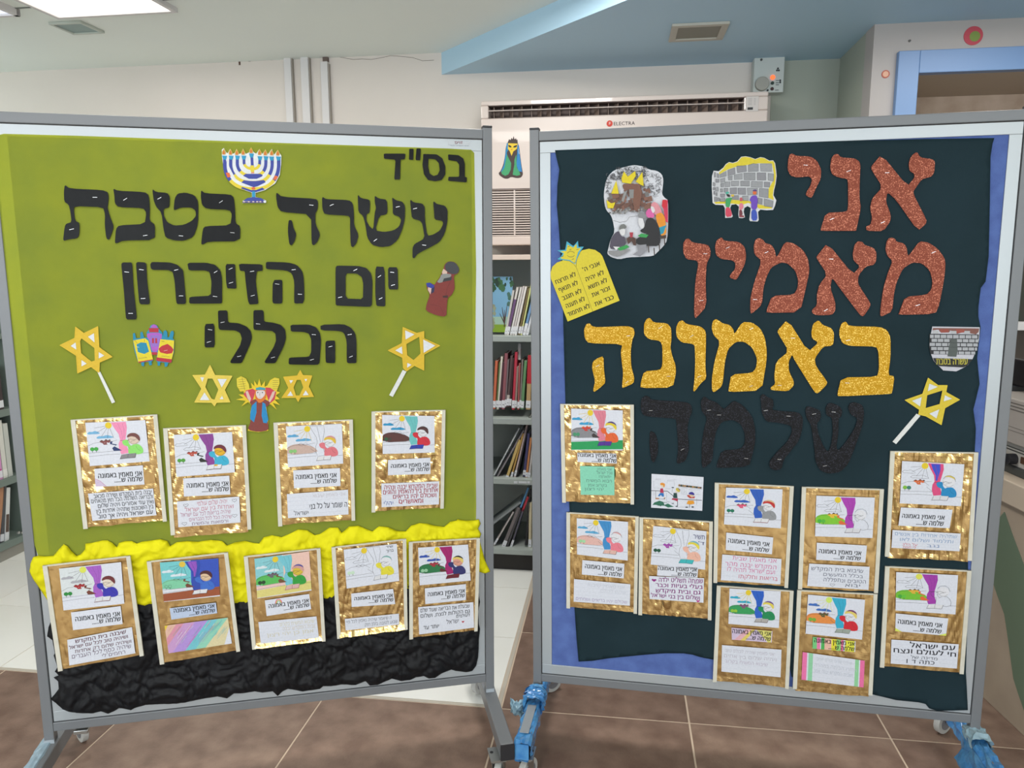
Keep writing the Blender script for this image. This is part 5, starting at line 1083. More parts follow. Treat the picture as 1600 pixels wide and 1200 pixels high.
a.poly([(835, 352), (885, 340), (948, 352), (950, 375), (838, 375)], (60, 160, 180)); a.dot(860, 405, 7, (50, 40, 40)); a.dot(915, 405, 7, (50, 40, 40)); a.line([(886, 405), (880, 440), (895, 442)], .0008, (120, 90, 80)); a.line([(868, 462), (905, 462)], .0008, (150, 60, 60))
a.done('figure_cutout', M_print, 'bearded man cut-out in brown robe raising two yellow tablets on the left board', 'cut-out')
# man with a fur hat reading (crop 400,300 scale 4)
a = Art('L', .001, (400, 300, 4))
a.sheet([[(1180, 450), (1205, 432), (1245, 438), (1272, 480), (1262, 510), (1235, 520), (1240, 570), (1242, 605), (1222, 645), (1198, 660), (1192, 720), (1190, 780), (1130, 772), (1060, 742), (1065, 705), (1088, 640), (1070, 610), (1063, 572), (1085, 565), (1115, 582), (1128, 560), (1145, 540), (1162, 505), (1172, 480)]], (132, 48, 42), .0006, 1)
a.poly([(1180, 455), (1205, 433), (1245, 440), (1272, 480), (1260, 510), (1225, 515), (1185, 492)], (62, 64, 70), 1); a.poly([(1172, 480), (1195, 498), (1192, 516), (1165, 512), (1162, 500)], (222, 192, 176)); a.poly([(1160, 512), (1195, 510), (1225, 515), (1205, 545), (1150, 570), (1130, 562), (1148, 540)], (142, 146, 144), 1)
a.poly([(1175, 540), (1225, 530), (1220, 552), (1165, 562)], (50, 52, 56)); a.poly([(1063, 570), (1085, 566), (1115, 585), (1105, 605), (1070, 592)], (44, 60, 160)); a.poly([(1075, 595), (1098, 602), (1090, 640), (1074, 612)], (220, 190, 176)); a.poly([(1095, 605), (1118, 590), (1112, 625), (1096, 636)], (40, 40, 80))
a.line([(1215, 560), (1195, 600), (1185, 655)], .001, (96, 32, 30)); a.poly([(1165, 650), (1198, 645), (1198, 662), (1170, 660)], (64, 30, 30)); a.line([(1085, 700), (1150, 715), (1180, 775)], .001, (104, 36, 34))
a.done('figure_cutout', M_print, 'man cut-out in red-brown coat and dark fur hat reading a book on the left board', 'cut-out')
# burning building and people mourning (crop 930,250 scale 7.5)
a = Art('R', .0018, (930, 250, 7.5)); rd = random.Random(5); K = (40, 40, 46)
a.sheet([[(470, 60), (560, 75), (640, 115), (720, 125), (780, 165), (800, 230), (790, 330), (782, 400), (815, 445), (855, 470), (858, 700), (845, 940), (800, 1010), (720, 1090), (680, 1125), (540, 1135), (390, 1140), (280, 1165), (190, 1140), (140, 1100), (150, 1050), (180, 930), (230, 840), (205, 700), (180, 640), (130, 590), (110, 520), (100, 400), (120, 270), (150, 190), (220, 120), (330, 85), (420, 65)]], (226, 228, 236), .0006, 1)
for i in range(420):                                                      # smoke scribbles
    t = rd.random(); x = rd.uniform(130, 770); yl = 90 if 250 < x < 620 else 170; y = rd.uniform(yl, 420 if x < 180 or x > 600 else 230)
    if x > 620 and 200 < y < 290 and x < 700: continue
    r = rd.uniform(8, 20); th0 = rd.uniform(0, 6); pts = [(x+r*math.cos(th0+k*.9), y+r*math.sin(th0+k*.9)) for k in range(4)]
    a.line(pts, .0010, rd.choice([(90, 90, 96), (110, 110, 116), (50, 50, 56)]))
for i in range(120):
    x = rd.uniform(170, 640); y = rd.uniform(410, 590) if x < 340 else rd.uniform(300, 590); r = rd.uniform(18, 38)
    a.poly([(x-r, y-r*.5), (x+r*.6, y-r), (x+r, y+r*.6), (x-r*.5, y+r)], rd.choice([(112, 78, 66), (130, 90, 74), (120, 116, 114), (96, 66, 56), (140, 96, 80)]))
a.poly([(330, 285), (520, 285), (550, 380), (520, 590), (460, 600), (440, 470), (440, 360), (330, 340)], (128, 86, 70)); a.poly([(400, 350), (455, 350), (450, 450), (405, 455)], (140, 140, 140)); a.poly([(340, 380), (380, 360), (335, 500), (310, 480)], (150, 150, 150))
for i in range(26): x = rd.uniform(170, 600); a.dot(x, 600+rd.uniform(-18, 40)-.04*(x-170), 13, rd.choice([(120, 120, 120), (150, 148, 146)]), 12, 7)
for p in ([(190, 400), (250, 245), (280, 400)], [(150, 570), (135, 470), (190, 510), (240, 500), (215, 570)], [(320, 270), (310, 220), (340, 140), (385, 200), (470, 135), (480, 190), (420, 285)], [(475, 260), (555, 145), (570, 310), (540, 300)]): a.poly(p, (236, 214, 20)); a.line(p, .0008, (130, 110, 30), True)
a.line([(215, 710), (290, 735), (370, 720), (405, 670), (495, 660)], .0009, K)
a.poly([(790, 470), (850, 475), (852, 740), (820, 720), (800, 580), (780, 540)], (214, 50, 90)); a.poly([(785, 470), (840, 470), (838, 570), (785, 560)], (216, 34, 52), 1)
a.poly([(590, 620), (630, 565), (680, 590), (700, 680), (610, 680)], (224, 100, 170), 1); a.poly([(645, 530), (690, 490), (740, 520), (780, 600), (780, 640), (690, 650), (700, 600)], (228, 150, 160), 1); a.poly([(650, 545), (685, 550), (705, 600), (680, 632), (655, 590)], (230, 226, 228), 1)
a.poly([(705, 640), (780, 615), (820, 680), (828, 780), (835, 870), (770, 900), (730, 760)], (236, 150, 30), 1); a.poly([(745, 795), (835, 765), (800, 860), (760, 880)], (30, 150, 180))
a.poly([(500, 640), (550, 612), (600, 640), (605, 680), (570, 700), (500, 670)], (140, 140, 144), 1); a.poly([(505, 680), (570, 690), (580, 790), (540, 810), (510, 750)], (228, 228, 232), 1); a.line([(565, 690), (590, 790)], .0016, (90, 90, 94))
a.poly([(600, 690), (660, 675), (720, 720), (760, 820), (768, 960), (740, 1010), (620, 1010), (480, 990), (480, 920), (620, 870), (535, 850), (530, 820), (580, 800)], (30, 30, 34), 1); a.poly([(500, 890), (545, 862), (625, 880), (600, 912), (530, 905)], (50, 160, 80))
for x, y0, y1 in ((625, 1000, 1085), (690, 1030, 1115), (750, 990, 1060), (810, 900, 1000)): a.line([(x, y0), (x+5, y1)], .003, (62, 46, 40))
a.poly([(770, 890), (832, 880), (830, 920), (770, 925)], (70, 50, 40)); a.poly([(495, 1000), (600, 990), (605, 1060), (530, 1130), (440, 1110), (500, 1070)], (150, 150, 158)); a.poly([(370, 920), (420, 890), (475, 920), (480, 1005), (450, 1000), (430, 950), (390, 990)], (84, 56, 48)); a.poly([(405, 850), (448, 850), (440, 910), (412, 910)], (176, 50, 70))
a.poly([(280, 800), (300, 760), (345, 750), (375, 790), (350, 810), (290, 830)], (120, 122, 120), 1); a.poly([(290, 815), (355, 805), (355, 870), (320, 895), (290, 860)], (226, 226, 228), 1); a.poly([(230, 860), (280, 830), (310, 900), (355, 900), (365, 1000), (250, 1050), (170, 1040), (185, 930)], (82, 76, 92), 1)
a.poly([(215, 1015), (290, 1020), (250, 1060)], (226, 226, 228)); a.poly([(262, 1035), (370, 995), (405, 1020), (300, 1070)], (44, 160, 74)); a.poly([(150, 1060), (260, 1070), (400, 1040), (410, 1060), (280, 1140), (170, 1110)], (148, 148, 150), 1)
a.done('scene_cutout', M_print, 'cut-out drawing of a burning building above seated people on the right board', 'cut-out')
# stone wall with three figures (crop 1100,235 scale 10)
a = Art('R', .0018, (1100, 235, 10))
a.sheet([[(150, 318), (230, 325), (300, 270), (340, 215), (390, 182), (450, 195), (520, 170), (580, 100), (650, 92), (720, 105), (800, 135), (880, 105), (940, 115), (1020, 160), (1080, 155), (1110, 200), (1125, 300), (1135, 400), (1120, 520), (1095, 620), (1085, 700), (1130, 780), (1110, 860), (1080, 930), (980, 935), (880, 925), (845, 960), (855, 1090), (835, 1112), (720, 1105), (708, 1080), (730, 900), (680, 870), (630, 900), (620, 960), (640, 1045), (600, 1060), (545, 1055), (535, 1000), (545, 880), (500, 840), (430, 850), (410, 900), (450, 1030), (430, 1050), (330, 1055), (325, 900), (300, 855), (180, 850), (135, 820), (120, 560), (125, 400)]], (226, 228, 232), .0006)
a.poly([(235, 345), (300, 285), (345, 222), (390, 190), (450, 203), (525, 178), (585, 108), (650, 100), (720, 112), (800, 142), (880, 112), (940, 122), (1020, 168), (1080, 165), (1102, 205), (1115, 300), (1125, 400), (1110, 520), (1085, 620), (1075, 700), (1090, 760), (1060, 910), (860, 910), (800, 860), (690, 820), (600, 850), (430, 830), (180, 835), (150, 800), (240, 800)], (230, 210, 44))
a.poly([(240, 375), (370, 300), (480, 262), (650, 232), (850, 202), (1060, 205), (1095, 380), (1070, 490), (1010, 600), (1005, 740), (1090, 780), (1075, 890), (840, 840), (700, 790), (430, 770), (160, 810), (155, 720), (150, 360), (200, 350)], (206, 208, 212))
st = [[(250, 375), (350, 325), (352, 400), (250, 425)], [(370, 310), (482, 270), (488, 370), (372, 400)], [(510, 245), (660, 235), (665, 330), (520, 350)], [(690, 230), (770, 205), (850, 215), (850, 325), (690, 335)], [(880, 210), (1055, 208), (1058, 330), (885, 325)], [(255, 450), (330, 425), (325, 490), (260, 505)], [(375, 410), (445, 395), (440, 465), (380, 465)], [(470, 385), (600, 360), (598, 450), (470, 455)], [(620, 355), (800, 350), (800, 465), (625, 462)], [(830, 350), (965, 350), (968, 465), (830, 465)], [(1000, 360), (1090, 370), (1085, 485), (1000, 465)], [(325, 495), (405, 490), (405, 565), (325, 570)], [(425, 485), (545, 480), (540, 552), (425, 555)], [(570, 480), (712, 480), (712, 560), (570, 555)], [(740, 485), (915, 490), (912, 580), (735, 570)], [(940, 495), (1030, 500), (1025, 575), (940, 572)], [(260, 520), (310, 510), (308, 570), (262, 575)], [(405, 590), (512, 585), (510, 680), (410, 680)], [(530, 590), (650, 588), (652, 690), (530, 685)], [(675, 590), (835, 592), (835, 690), (680, 695)], [(865, 595), (1002, 600), (1002, 745), (862, 720)], [(310, 595), (375, 590), (372, 650), (312, 655)], [(255, 600), (290, 598), (290, 650), (258, 655)], [(255, 680), (325, 680), (322, 730), (258, 735)], [(445, 710), (540, 705), (540, 770), (440, 765)], [(600, 715), (690, 712), (690, 785), (615, 785)], [(840, 745), (910, 755), (905, 845), (840, 830)], [(940, 755), (1080, 795), (1070, 890), (940, 870)], [(250, 755), (330, 745), (325, 800), (250, 800)], [(180, 450), (235, 450), (232, 500), (185, 500)], [(178, 580), (220, 575), (222, 640), (180, 640)], [(185, 660), (205, 655), (205, 710), (186, 712)], [(150, 640), (170, 640), (168, 690), (150, 690)], [(160, 340), (180, 345), (178, 420), (160, 420)], [(205, 360), (232, 370), (232, 430), (205, 425)], [(140, 580), (165, 580), (165, 620), (140, 620)], [(160, 730), (200, 730), (200, 800), (165, 800)], [(215, 740), (240, 740), (240, 790), (218, 790)], [(140, 500), (170, 510), (170, 560), (140, 555)]]
for q in st: a.poly(q, rd.choice([(152, 154, 158), (146, 146, 152), (160, 162, 166)])); a.line(q, .0009, (70, 70, 78), True)
for col, p in (((220, 70, 96), [(335, 890), (405, 890), (445, 1030), (335, 1045)]), ((56, 166, 96), [(335, 750), (400, 740), (445, 740), (412, 800), (400, 890), (335, 885)]), ((26, 26, 28), [(345, 680), (400, 690), (410, 730), (365, 725)]), ((80, 180, 160), [(330, 660), (380, 640), (395, 670), (345, 690)]), ((222, 190, 60), [(420, 690), (470, 690), (470, 720), (425, 725)]),
               ((230, 130, 150), [(550, 830), (600, 820), (620, 880), (590, 930), (548, 930)]), ((120, 50, 60), [(548, 930), (590, 930), (605, 1010), (548, 1030)]), ((200, 90, 100), [(555, 740), (595, 735), (605, 790), (560, 800)]), ((150, 60, 70), [(545, 1010), (630, 1020), (625, 1045), (550, 1045)]), ((110, 70, 190), [(740, 710), (820, 700), (838, 770), (825, 930), (735, 920), (735, 800), (708, 780)]), ((52, 84, 190), [(738, 925), (820, 930), (835, 1095), (740, 1100)]), ((228, 110, 50), [(757, 640), (820, 640), (815, 690), (765, 690)]), ((90, 60, 120), [(755, 640), (770, 615), (815, 612), (828, 642)])):
    a.poly(p, col, 1)
a.done('scene_cutout', M_print, 'cut-out drawing of a grey stone wall with three small figures on the right board', 'cut-out')
# two yellow tablets with a blue star (crop 855,370 scale 8.575)
a = Art('R', .0018, (855, 370, 8.575)); Y3 = (226, 208, 44); K = (36, 32, 28)
arc = lambda cx, cy, rx, ry, t0, t1, n=12: [(cx+rx*math.cos(math.radians(t0+(t1-t0)*i/n)), cy+ry*math.sin(math.radians(t0+(t1-t0)*i/n))) for i in range(n+1)]
body = [(275, 1135), (50, 560), (45, 480), (70, 400), (130, 345), (210, 318), (160, 308), (182, 262), (130, 250)][:6]+[(205, 312), (135, 300), (185, 262), (205, 225), (135, 180), (240, 175), (262, 60), (350, 125), (412, 55), (420, 135), (490, 132), (440, 205)]+[(470, 180), (560, 160), (640, 175), (710, 220), (740, 260), (970, 855)]
a.sheet([body], Y3, .0006)
a.poly([(135, 300), (185, 262), (205, 225), (135, 180), (240, 175), (262, 60), (350, 125), (412, 55), (420, 135), (490, 132), (440, 205), (395, 300), (380, 370), (290, 320), (205, 312)], (70, 176, 206))
a.poly([(175, 285), (210, 260), (225, 220), (175, 195), (255, 190), (275, 105), (350, 145), (392, 95), (398, 155), (455, 150), (415, 205), (390, 290), (375, 360), (300, 310), (220, 300)], Y3)
a.line([(220, 312), (300, 325), (360, 370), (390, 410), (610, 1000)], .0008, K); a.line([(390, 400), (392, 320), (420, 250), (450, 200)], .0008, K)
a.line(arc(318, 235, 50, 36, 20, 160), .0014, (90, 90, 50)); a.line(arc(318, 232, 50, 36, 200, 340), .0014, (90, 90, 50))
for x, y in ((290, 130), (205, 262), (310, 172), (405, 170), (345, 300), (368, 345)): a.line([(x-14, y+6), (x+14, y-6)], .0014, (90, 80, 40))
sx, sy = math.cos(math.radians(-22.5)), math.sin(math.radians(-22.5))
def slant(text, cx, cy, w, h):
    v, f, tw = glyphs(text); vs = []
    for px, py in v:
        X = (px/tw-.5)*w; Y = -(py/.56)*h; a_, b_ = a.P(cx+X*sx-Y*sy, cy+X*sy+Y*sx)
        vs.append((a_, b_, a.z))
    a.mb.add(vs, f, K); a.mb.add([(p_[0]+.0007, p_[1]+.0002, p_[2]) for p_ in vs], f, K); a.z += a.step
for t_, cx, cy, w_ in (("אנכי ה'", 600, 425, 240), ('לא יהיה', 645, 550, 260), ('לא תשא', 685, 655, 270), ('זכור את', 730, 760, 260), ('כבד את', 772, 880, 270), ('לא תרצח', 255, 580, 290), ('לא תנאף', 292, 690, 270), ('לא תגנב', 340, 800, 275), ('לא תענה', 385, 905, 270), ('לא תחמוד', 430, 1010, 315)):
    slant(t_, cx, cy, w_, 50)
a.done('tablets_cutout', M_print, 'two joined yellow tablets with Hebrew lines and a blue-edged star on the right board', 'cut-out')
# grey fortress picture with yellow caption (crop 1440,500 scale 13.33)
a = Art('R', .0018, (1440, 500, 13.33))
a.sheet([[(222, 135), (1210, 150), (1195, 400), (1160, 560), (1100, 720), (1060, 810), (960, 940), (860, 1000), (720, 1070), (450, 1050), (370, 970), (250, 850), (190, 700), (160, 560), (165, 390), (205, 230)]], (206, 206, 216), .0006)
a.poly([(235, 165), (1200, 175), (1185, 250), (1130, 300), (870, 250), (740, 290), (620, 230), (600, 215), (570, 260), (380, 250), (350, 200), (225, 215)], (132, 84, 74))
a.poly([(380, 200), (560, 190), (560, 260), (400, 265)], (158, 74, 60)); a.poly([(710, 190), (900, 200), (880, 260), (720, 270)], (166, 80, 66))
rows = [(305, 375, 175, 1180, -70), (390, 455, 165, 1180, 0), (475, 540, 165, 1165, -45), (560, 625, 165, 1150, -10), (645, 705, 185, 1110, 40)]
a.poly([(165, 285), (1190, 300), (1170, 560), (1100, 725), (185, 712), (160, 560)], (34, 34, 38))
for y0, y1, xa, xb, sh_ in rows:
    x = 205+sh_
    while x < xb:
        u, v_ = max(x, xa), min(x+115, xb)
        if v_-u > 25: a.poly([(u, y0+(u-200)*.012), (v_, y0+(v_-200)*.012), (v_, y1+(v_-200)*.012), (u, y1+(u-200)*.012)], (178, 180, 186))
        x += 130
for x in (290, 665, 945): a.poly([(x-60, 225), (x+55, 228), (x+55, 285), (x-60, 282)], (190, 192, 196))
a.poly([(600, 400), (660, 380), (730, 400), (745, 640), (715, 765), (535, 755), (560, 560)], (84, 92, 90)); a.line([(560, 560), (745, 565)], .0008, (50, 54, 54)); a.line([(600, 470), (740, 475)], .0008, (50, 54, 54))
a.poly([(235, 790), (1060, 815), (940, 950), (860, 985), (360, 958), (255, 850)], (30, 30, 30)); a.text('עשרה בטבת', 300, 950, 812, 925, (236, 224, 90), .045)
a.done('fortress_cutout', M_print, 'grey brick fortress cut-out with dark door and yellow caption, right board', 'cut-out')
# small coloured drawing of three children (crop 1010,735 scale 16)
a = Art('R', .0018, (1010, 735, 16)); gr_ = (150, 150, 160); dk = (40, 40, 50)
a.sheet([[(128, 85), (1430, 165), (1395, 1010), (118, 930)]], (226, 229, 240), .0005)
for p in ([(225, 210), (360, 210), (355, 300)], [(225, 235), (345, 235)], [(180, 260), (180, 440), (320, 440)], [(520, 320), (520, 240), (760, 235)], [(530, 265), (700, 265), (695, 400)], [(480, 455), (600, 455)], [(880, 440), (940, 445), (938, 570), (890, 580), (885, 460)], [(800, 420), (900, 408), (1030, 450)], [(1060, 470), (1200, 430), (1380, 470)], [(1240, 600), (1330, 600)], [(650, 430), (640, 560)], [(500, 560), (505, 770), (580, 780)], [(190, 530), (190, 640)], [(780, 915), (960, 915)], [(450, 790), (600, 790), (700, 850)], [(1080, 490), (1340, 490)], [(870, 590), (1010, 590)], [(1255, 700), (1255, 860)], [(940, 550), (985, 520), (1005, 560)]): a.line(p, .0007, gr_)
for p, w_ in (([(120, 505), (520, 515), (640, 610), (720, 690)], .0018), ([(780, 715), (1385, 745)], .0018), ([(232, 515), (230, 715), (460, 715)], .001), ([(775, 700), (780, 900)], .0016)): a.line(p, w_, dk)
a.poly([(150, 860), (200, 800), (330, 755), (430, 790), (450, 860), (540, 825), (610, 870), (690, 905), (540, 925), (450, 880), (300, 880), (240, 860)], (40, 110, 86))
for i in range(14): a.dot(rd.uniform(190, 600), rd.uniform(800, 890), 14, rd.choice([(30, 80, 64), (60, 140, 110)]), 9, 6)
a.poly([(340, 320), (400, 300), (465, 330), (460, 400), (420, 430), (350, 360)], (232, 150, 50), 1); a.poly([(355, 360), (420, 370), (430, 420), (385, 420)], (232, 214, 180)); a.poly([(350, 450), (415, 445), (432, 560), (340, 550)], (186, 40, 80)); a.poly([(345, 560), (430, 565), (440, 650), (395, 650), (362, 610), (320, 650), (290, 630)], (40, 120, 196))
a.poly([(235, 680), (320, 690), (310, 715), (230, 715)], (200, 140, 90)); a.poly([(430, 690), (475, 665), (460, 715)], (190, 150, 90)); a.poly([(735, 440), (800, 430), (850, 480), (830, 550), (740, 500)], (206, 186, 70), 1); a.poly([(770, 435), (845, 470), (840, 500)], (110, 80, 150)); a.poly([(720, 500), (800, 540), (780, 570), (720, 540)], (234, 220, 200))
a.poly([(680, 560), (760, 560), (775, 690), (670, 680)], (30, 70, 66)); a.poly([(650, 690), (790, 700), (780, 775), (700, 740), (630, 725)], (176, 36, 70)); a.poly([(730, 885), (780, 880), (780, 905), (730, 905)], dk); a.poly([(625, 830), (680, 800), (680, 840)], (120, 120, 130)); a.poly([(630, 412), (690, 415), (690, 435), (632, 432)], dk)
a.poly([(1050, 590), (1080, 540), (1150, 530), (1195, 570), (1200, 620), (1120, 600)], (56, 44, 150), 1); a.poly([(1015, 610), (1060, 610), (1130, 670), (1215, 640), (1200, 690), (1090, 690), (1030, 650)], (196, 66, 50)); a.poly([(1060, 600), (1180, 610), (1170, 650), (1110, 660)], (228, 200, 160)); a.poly([(1040, 750), (1180, 750), (1200, 830), (1090, 850), (1005, 830)], (236, 160, 40))
for x in (1080,): a.line([(x, 840), (x-5, 930)], .0012, dk)
a.dot(1005, 915, 36, dk, 14); a.dot(1155, 910, 32, dk, 16)
for i, c in enumerate([(150, 110, 70), (60, 70, 60), (150, 120, 80), (170, 130, 90), (40, 40, 36), (120, 90, 60), (60, 80, 50), (180, 130, 80), (110, 100, 50), (40, 44, 40), (160, 120, 80), (90, 60, 40)]): a.poly([(800+i*48, 345+i*6), (850+i*48, 340+i*6), (850+i*48, 395+i*5), (800+i*48, 395+i*5)], c, 1)
a.done('children_drawing', M_print, 'small white coloured-in drawing of three children below the black letters, right board', 'drawing')
# ------------------------------------------------------------------ pupils' sheets on gold foil
def foilmat():
    m = mat('gold_foil', (224, 190, 128), .22, 1, 0, 10, k=1.0); nt = m.node_tree; b = nt.nodes['Principled BSDF']
    tc = nt.nodes.new('ShaderNodeTexCoord'); n = nt.nodes.new('ShaderNodeTexNoise'); n.noise_type = 'RIDGED_MULTIFRACTAL'; n.inputs['Scale'].default_value = 7; n.inputs['Detail'].default_value = 4; n.inputs['Distortion'].default_value = .8
    mp = nt.nodes.new('ShaderNodeMapping'); mp.inputs['Scale'].default_value = (1.3, .9, 1); mp.inputs['Rotation'].default_value = (0, 0, .5)
    nt.links.new(tc.outputs['Object'], mp.inputs['Vector']); nt.links.new(mp.outputs[0], n.inputs['Vector'])
    bp = nt.nodes.new('ShaderNodeBump'); bp.inputs['Strength'].default_value = .6; bp.inputs['Distance'].default_value = .006
    nt.links.new(n.outputs['Fac'], bp.inputs['Height']); nt.links.new(bp.outputs['Normal'], b.inputs['Normal'])
    return m
M_foil = foilmat(); M_strip = mat('cream_card_strip', (222, 218, 204), .6, 0, .2, 120, var=(212, 208, 192), vscale=30)
WH = (226, 229, 240)
def lerp2(q, x, y):
    a, b, c, d = q
    return (a[0]*(1-x)*(1-y)+b[0]*x*(1-y)+c[0]*x*y+d[0]*(1-x)*y, a[1]*(1-x)*(1-y)+b[1]*x*(1-y)+c[1]*x*y+d[1]*(1-x)*y)
def drawing(a, c):
    """the same colouring page, coloured in differently by each pupil"""
    g = lambda k, d=None: c.get(k, d)
    K = (60, 58, 66); lw = .0007
    if g('sky'): a.poly([(0, 0), (.5, 0), (.58, .4), (.5, .66), (0, .68)], g('sky'))
    if g('wall'): a.poly([(.52, 0), (1, 0), (1, .8), (.5, .8)], g('wall'))
    hill = [(0, .52), (.08, .46), (.2, .44), (.3, .46), (.4, .5), (.5, .56), (.56, .68), (0, .70)]
    if g('hill'): a.poly(hill, g('hill'), 1)
    if g('table'): a.poly([(0, .80), (1, .74), (1, .97), (0, .99)], g('table'))
    if g('sill'): a.poly([(0, .70), (.55, .68), (.55, .76), (0, .79)], g('sill'))
    a.line([(0, .54), (.1, .48), (.24, .46), (.36, .47), (.5, .44)], lw, K); a.line([(0, .70), (.52, .69)], lw, K); a.line([(0, .78), (.3, .765), (.52, .77)], lw, K); a.line([(.9, .79), (1, .785)], lw, K)
    for i, (x, y, w) in enumerate(((.12, .24, .11), (.30, .35, .15))):                  # clouds
        p = [(x-w, y+.01), (x-w*.7, y-.03), (x-w*.2, y-.02), (x+w*.2, y-.045), (x+w*.7, y-.015), (x+w, y+.02), (x+w*.5, y+.035), (x-w*.3, y+.03), (x-w*.8, y+.035)]
        if g('cloud'): a.poly(p, g('cloud'), 1)
        else: a.line(p, lw, K, True)
    sc = g('sun', (236, 206, 40))
    for t in (100, 125, 150, 172, 75): a.line([(.38+.05*math.cos(math.radians(t)), .09+.06*math.sin(math.radians(t))), (.38+.24*math.cos(math.radians(t)), .09+.30*math.sin(math.radians(t)))], lw*(1.6 if g('rays') else 1), g('rays', K))
    a.dot(.375, .085, .055, sc, .075)
    cu = [(.42, .02), (.67, .02), (.68, .15), (.655, .32), (.635, .44), (.64, .58), (.67, .70), (.66, .76), (.54, .78), (.51, .64), (.515, .52), (.545, .44), (.53, .30), (.47, .16)]
    if g('curtain'):
        a.poly(cu, g('curtain'))
        if g('curtain2'): a.poly([(.47, .03), (.62, .03), (.63, .15), (.60, .34), (.59, .42), (.56, .42), (.56, .30), (.50, .15)], g('curtain2')); 
        dkc = tuple(int(v*.78) for v in g('curtain')); a.line([(.53, .05), (.585, .25), (.59, .42)], lw, dkc); a.line([(.61, .05), (.63, .2), (.615, .40)], lw, dkc); a.line([(.545, .455), (.64, .45)], .0016, tuple(int(v*.7) for v in g('curtain')))
    else: a.line(cu, lw, K, True); a.line([(.55, .04), (.60, .42)], lw, K)
    if g('road'): a.poly([(.38, .46), (.42, .47), (.40, .51), (.49, .545), (.44, .58), (.56, .69), (.42, .685), (.40, .62), (.46, .56), (.37, .52)], g('road'))
    else: a.line([(.38, .47), (.46, .54), (.42, .58), (.52, .68)], lw, K)
    hc = g('house')
    if hc:
        for q in ([(.20, .46), (.25, .42), (.30, .47), (.26, .50)], [(.26, .45), (.31, .41), (.35, .45), (.31, .50)], [(.32, .44), (.37, .42), (.38, .48), (.34, .49)], [(.25, .50), (.31, .48), (.33, .53), (.27, .53)]): a.poly(q, hc)
        h2 = g('house2', (90, 60, 50))
        for q in ([(.20, .45), (.235, .415), (.26, .44)], [(.28, .435), (.31, .40), (.345, .43)], [(.345, .43), (.375, .41), (.395, .45)]): a.poly(q, h2)
    else: 
        for q in ([(.20, .46), (.25, .42), (.30, .47), (.26, .50)], [(.28, .46), (.33, .42), (.37, .46), (.33, .50)]): a.line(q, lw, K, True)
    tr_ = g('tree')
    for x in (.07, .135):
        if tr_: a.dot(x, .615, .036, tr_ if x < .1 else g('tree2', tr_), .045)
        else: a.line([(x+.03*math.cos(i), .62+.04*math.sin(i)) for i in range(7)], lw, K)
        a.line([(x, .65), (x, .69)], lw*1.6, K)
    body = [(.575, .47), (.61, .445), (.66, .44), (.685, .47), (.68, .53), (.72, .60), (.76, .56), (.84, .56), (.89, .62), (.915, .70), (.91, .78), (.84, .81), (.72, .79), (.66, .775), (.665, .68), (.67, .60), (.61, .58), (.58, .53)]
    if g('shirt'): a.poly(body, g('shirt'), 1); a.line([(.80, .60), (.82, .68), (.87, .72)], lw, tuple(int(v*.65) for v in g('shirt'))); a.line([(.665, .62), (.70, .66)], lw, tuple(int(v*.65) for v in g('shirt')))
    else: a.line(body, lw, K, True)
    a.dot(.775, .44, .10, g('face', (232, 232, 238)), .125, 20)
    top = [(.66, .40), (.675, .33), (.73, .29), (.80, .29), (.86, .34), (.885, .43), (.87, .50), (.845, .46), (.80, .385), (.73, .365)]
    if g('hair'): a.poly(top, g('hair'), 1)
    if g('kippah'): a.poly([(.69, .335), (.735, .285), (.80, .28), (.86, .325), (.885, .40), (.84, .345), (.76, .31)], g('kippah'), 1)
    if not g('hair'): a.line([(.68, .37), (.72, .30), (.80, .285), (.86, .33), (.885, .42)], lw, K)
    a.line([(.68, .42), (.70, .50), (.75, .545), (.80, .55), (.85, .50)], lw, K); a.line([(.66, .47), (.72, .43), (.79, .46), (.82, .44)], lw*1.3, K); a.line([(.72, .49), (.79, .46)], lw, K)
    bk = [(.545, .79), (.66, .775), (.79, .775), (.765, .88), (.645, .875), (.51, .885)]
    a.poly(bk, g('book', (228, 228, 232))); a.line([(.51, .885), (.645, .875), (.765, .88)], .0016 if g('edge') else lw*1.4, g('edge', K)); a.line([(.545, .79), (.52, .88)], lw, K); a.line([(.79, .775), (.765, .88)], lw*1.5, g('edge', K)); a.line([(.655, .78), (.645, .87)], lw, K)
    if g('hands'): a.dot(.685, .785, .035, g('hands'), .022)
def heart(a, x, y, s, c, fill=True):
    p = [(x+s*.9*math.sin(t)**3*1.0, y-s*(.8*math.cos(t)-.32*math.cos(2*t)-.12*math.cos(3*t)-.05*math.cos(4*t))*1.5) for t in [i*6.283/20 for i in range(20)]]
    a.poly(p, c) if fill else a.line(p, .0009, c, True)
CAP = ('אני מאמין באמונה', 'שלמה ש.....')
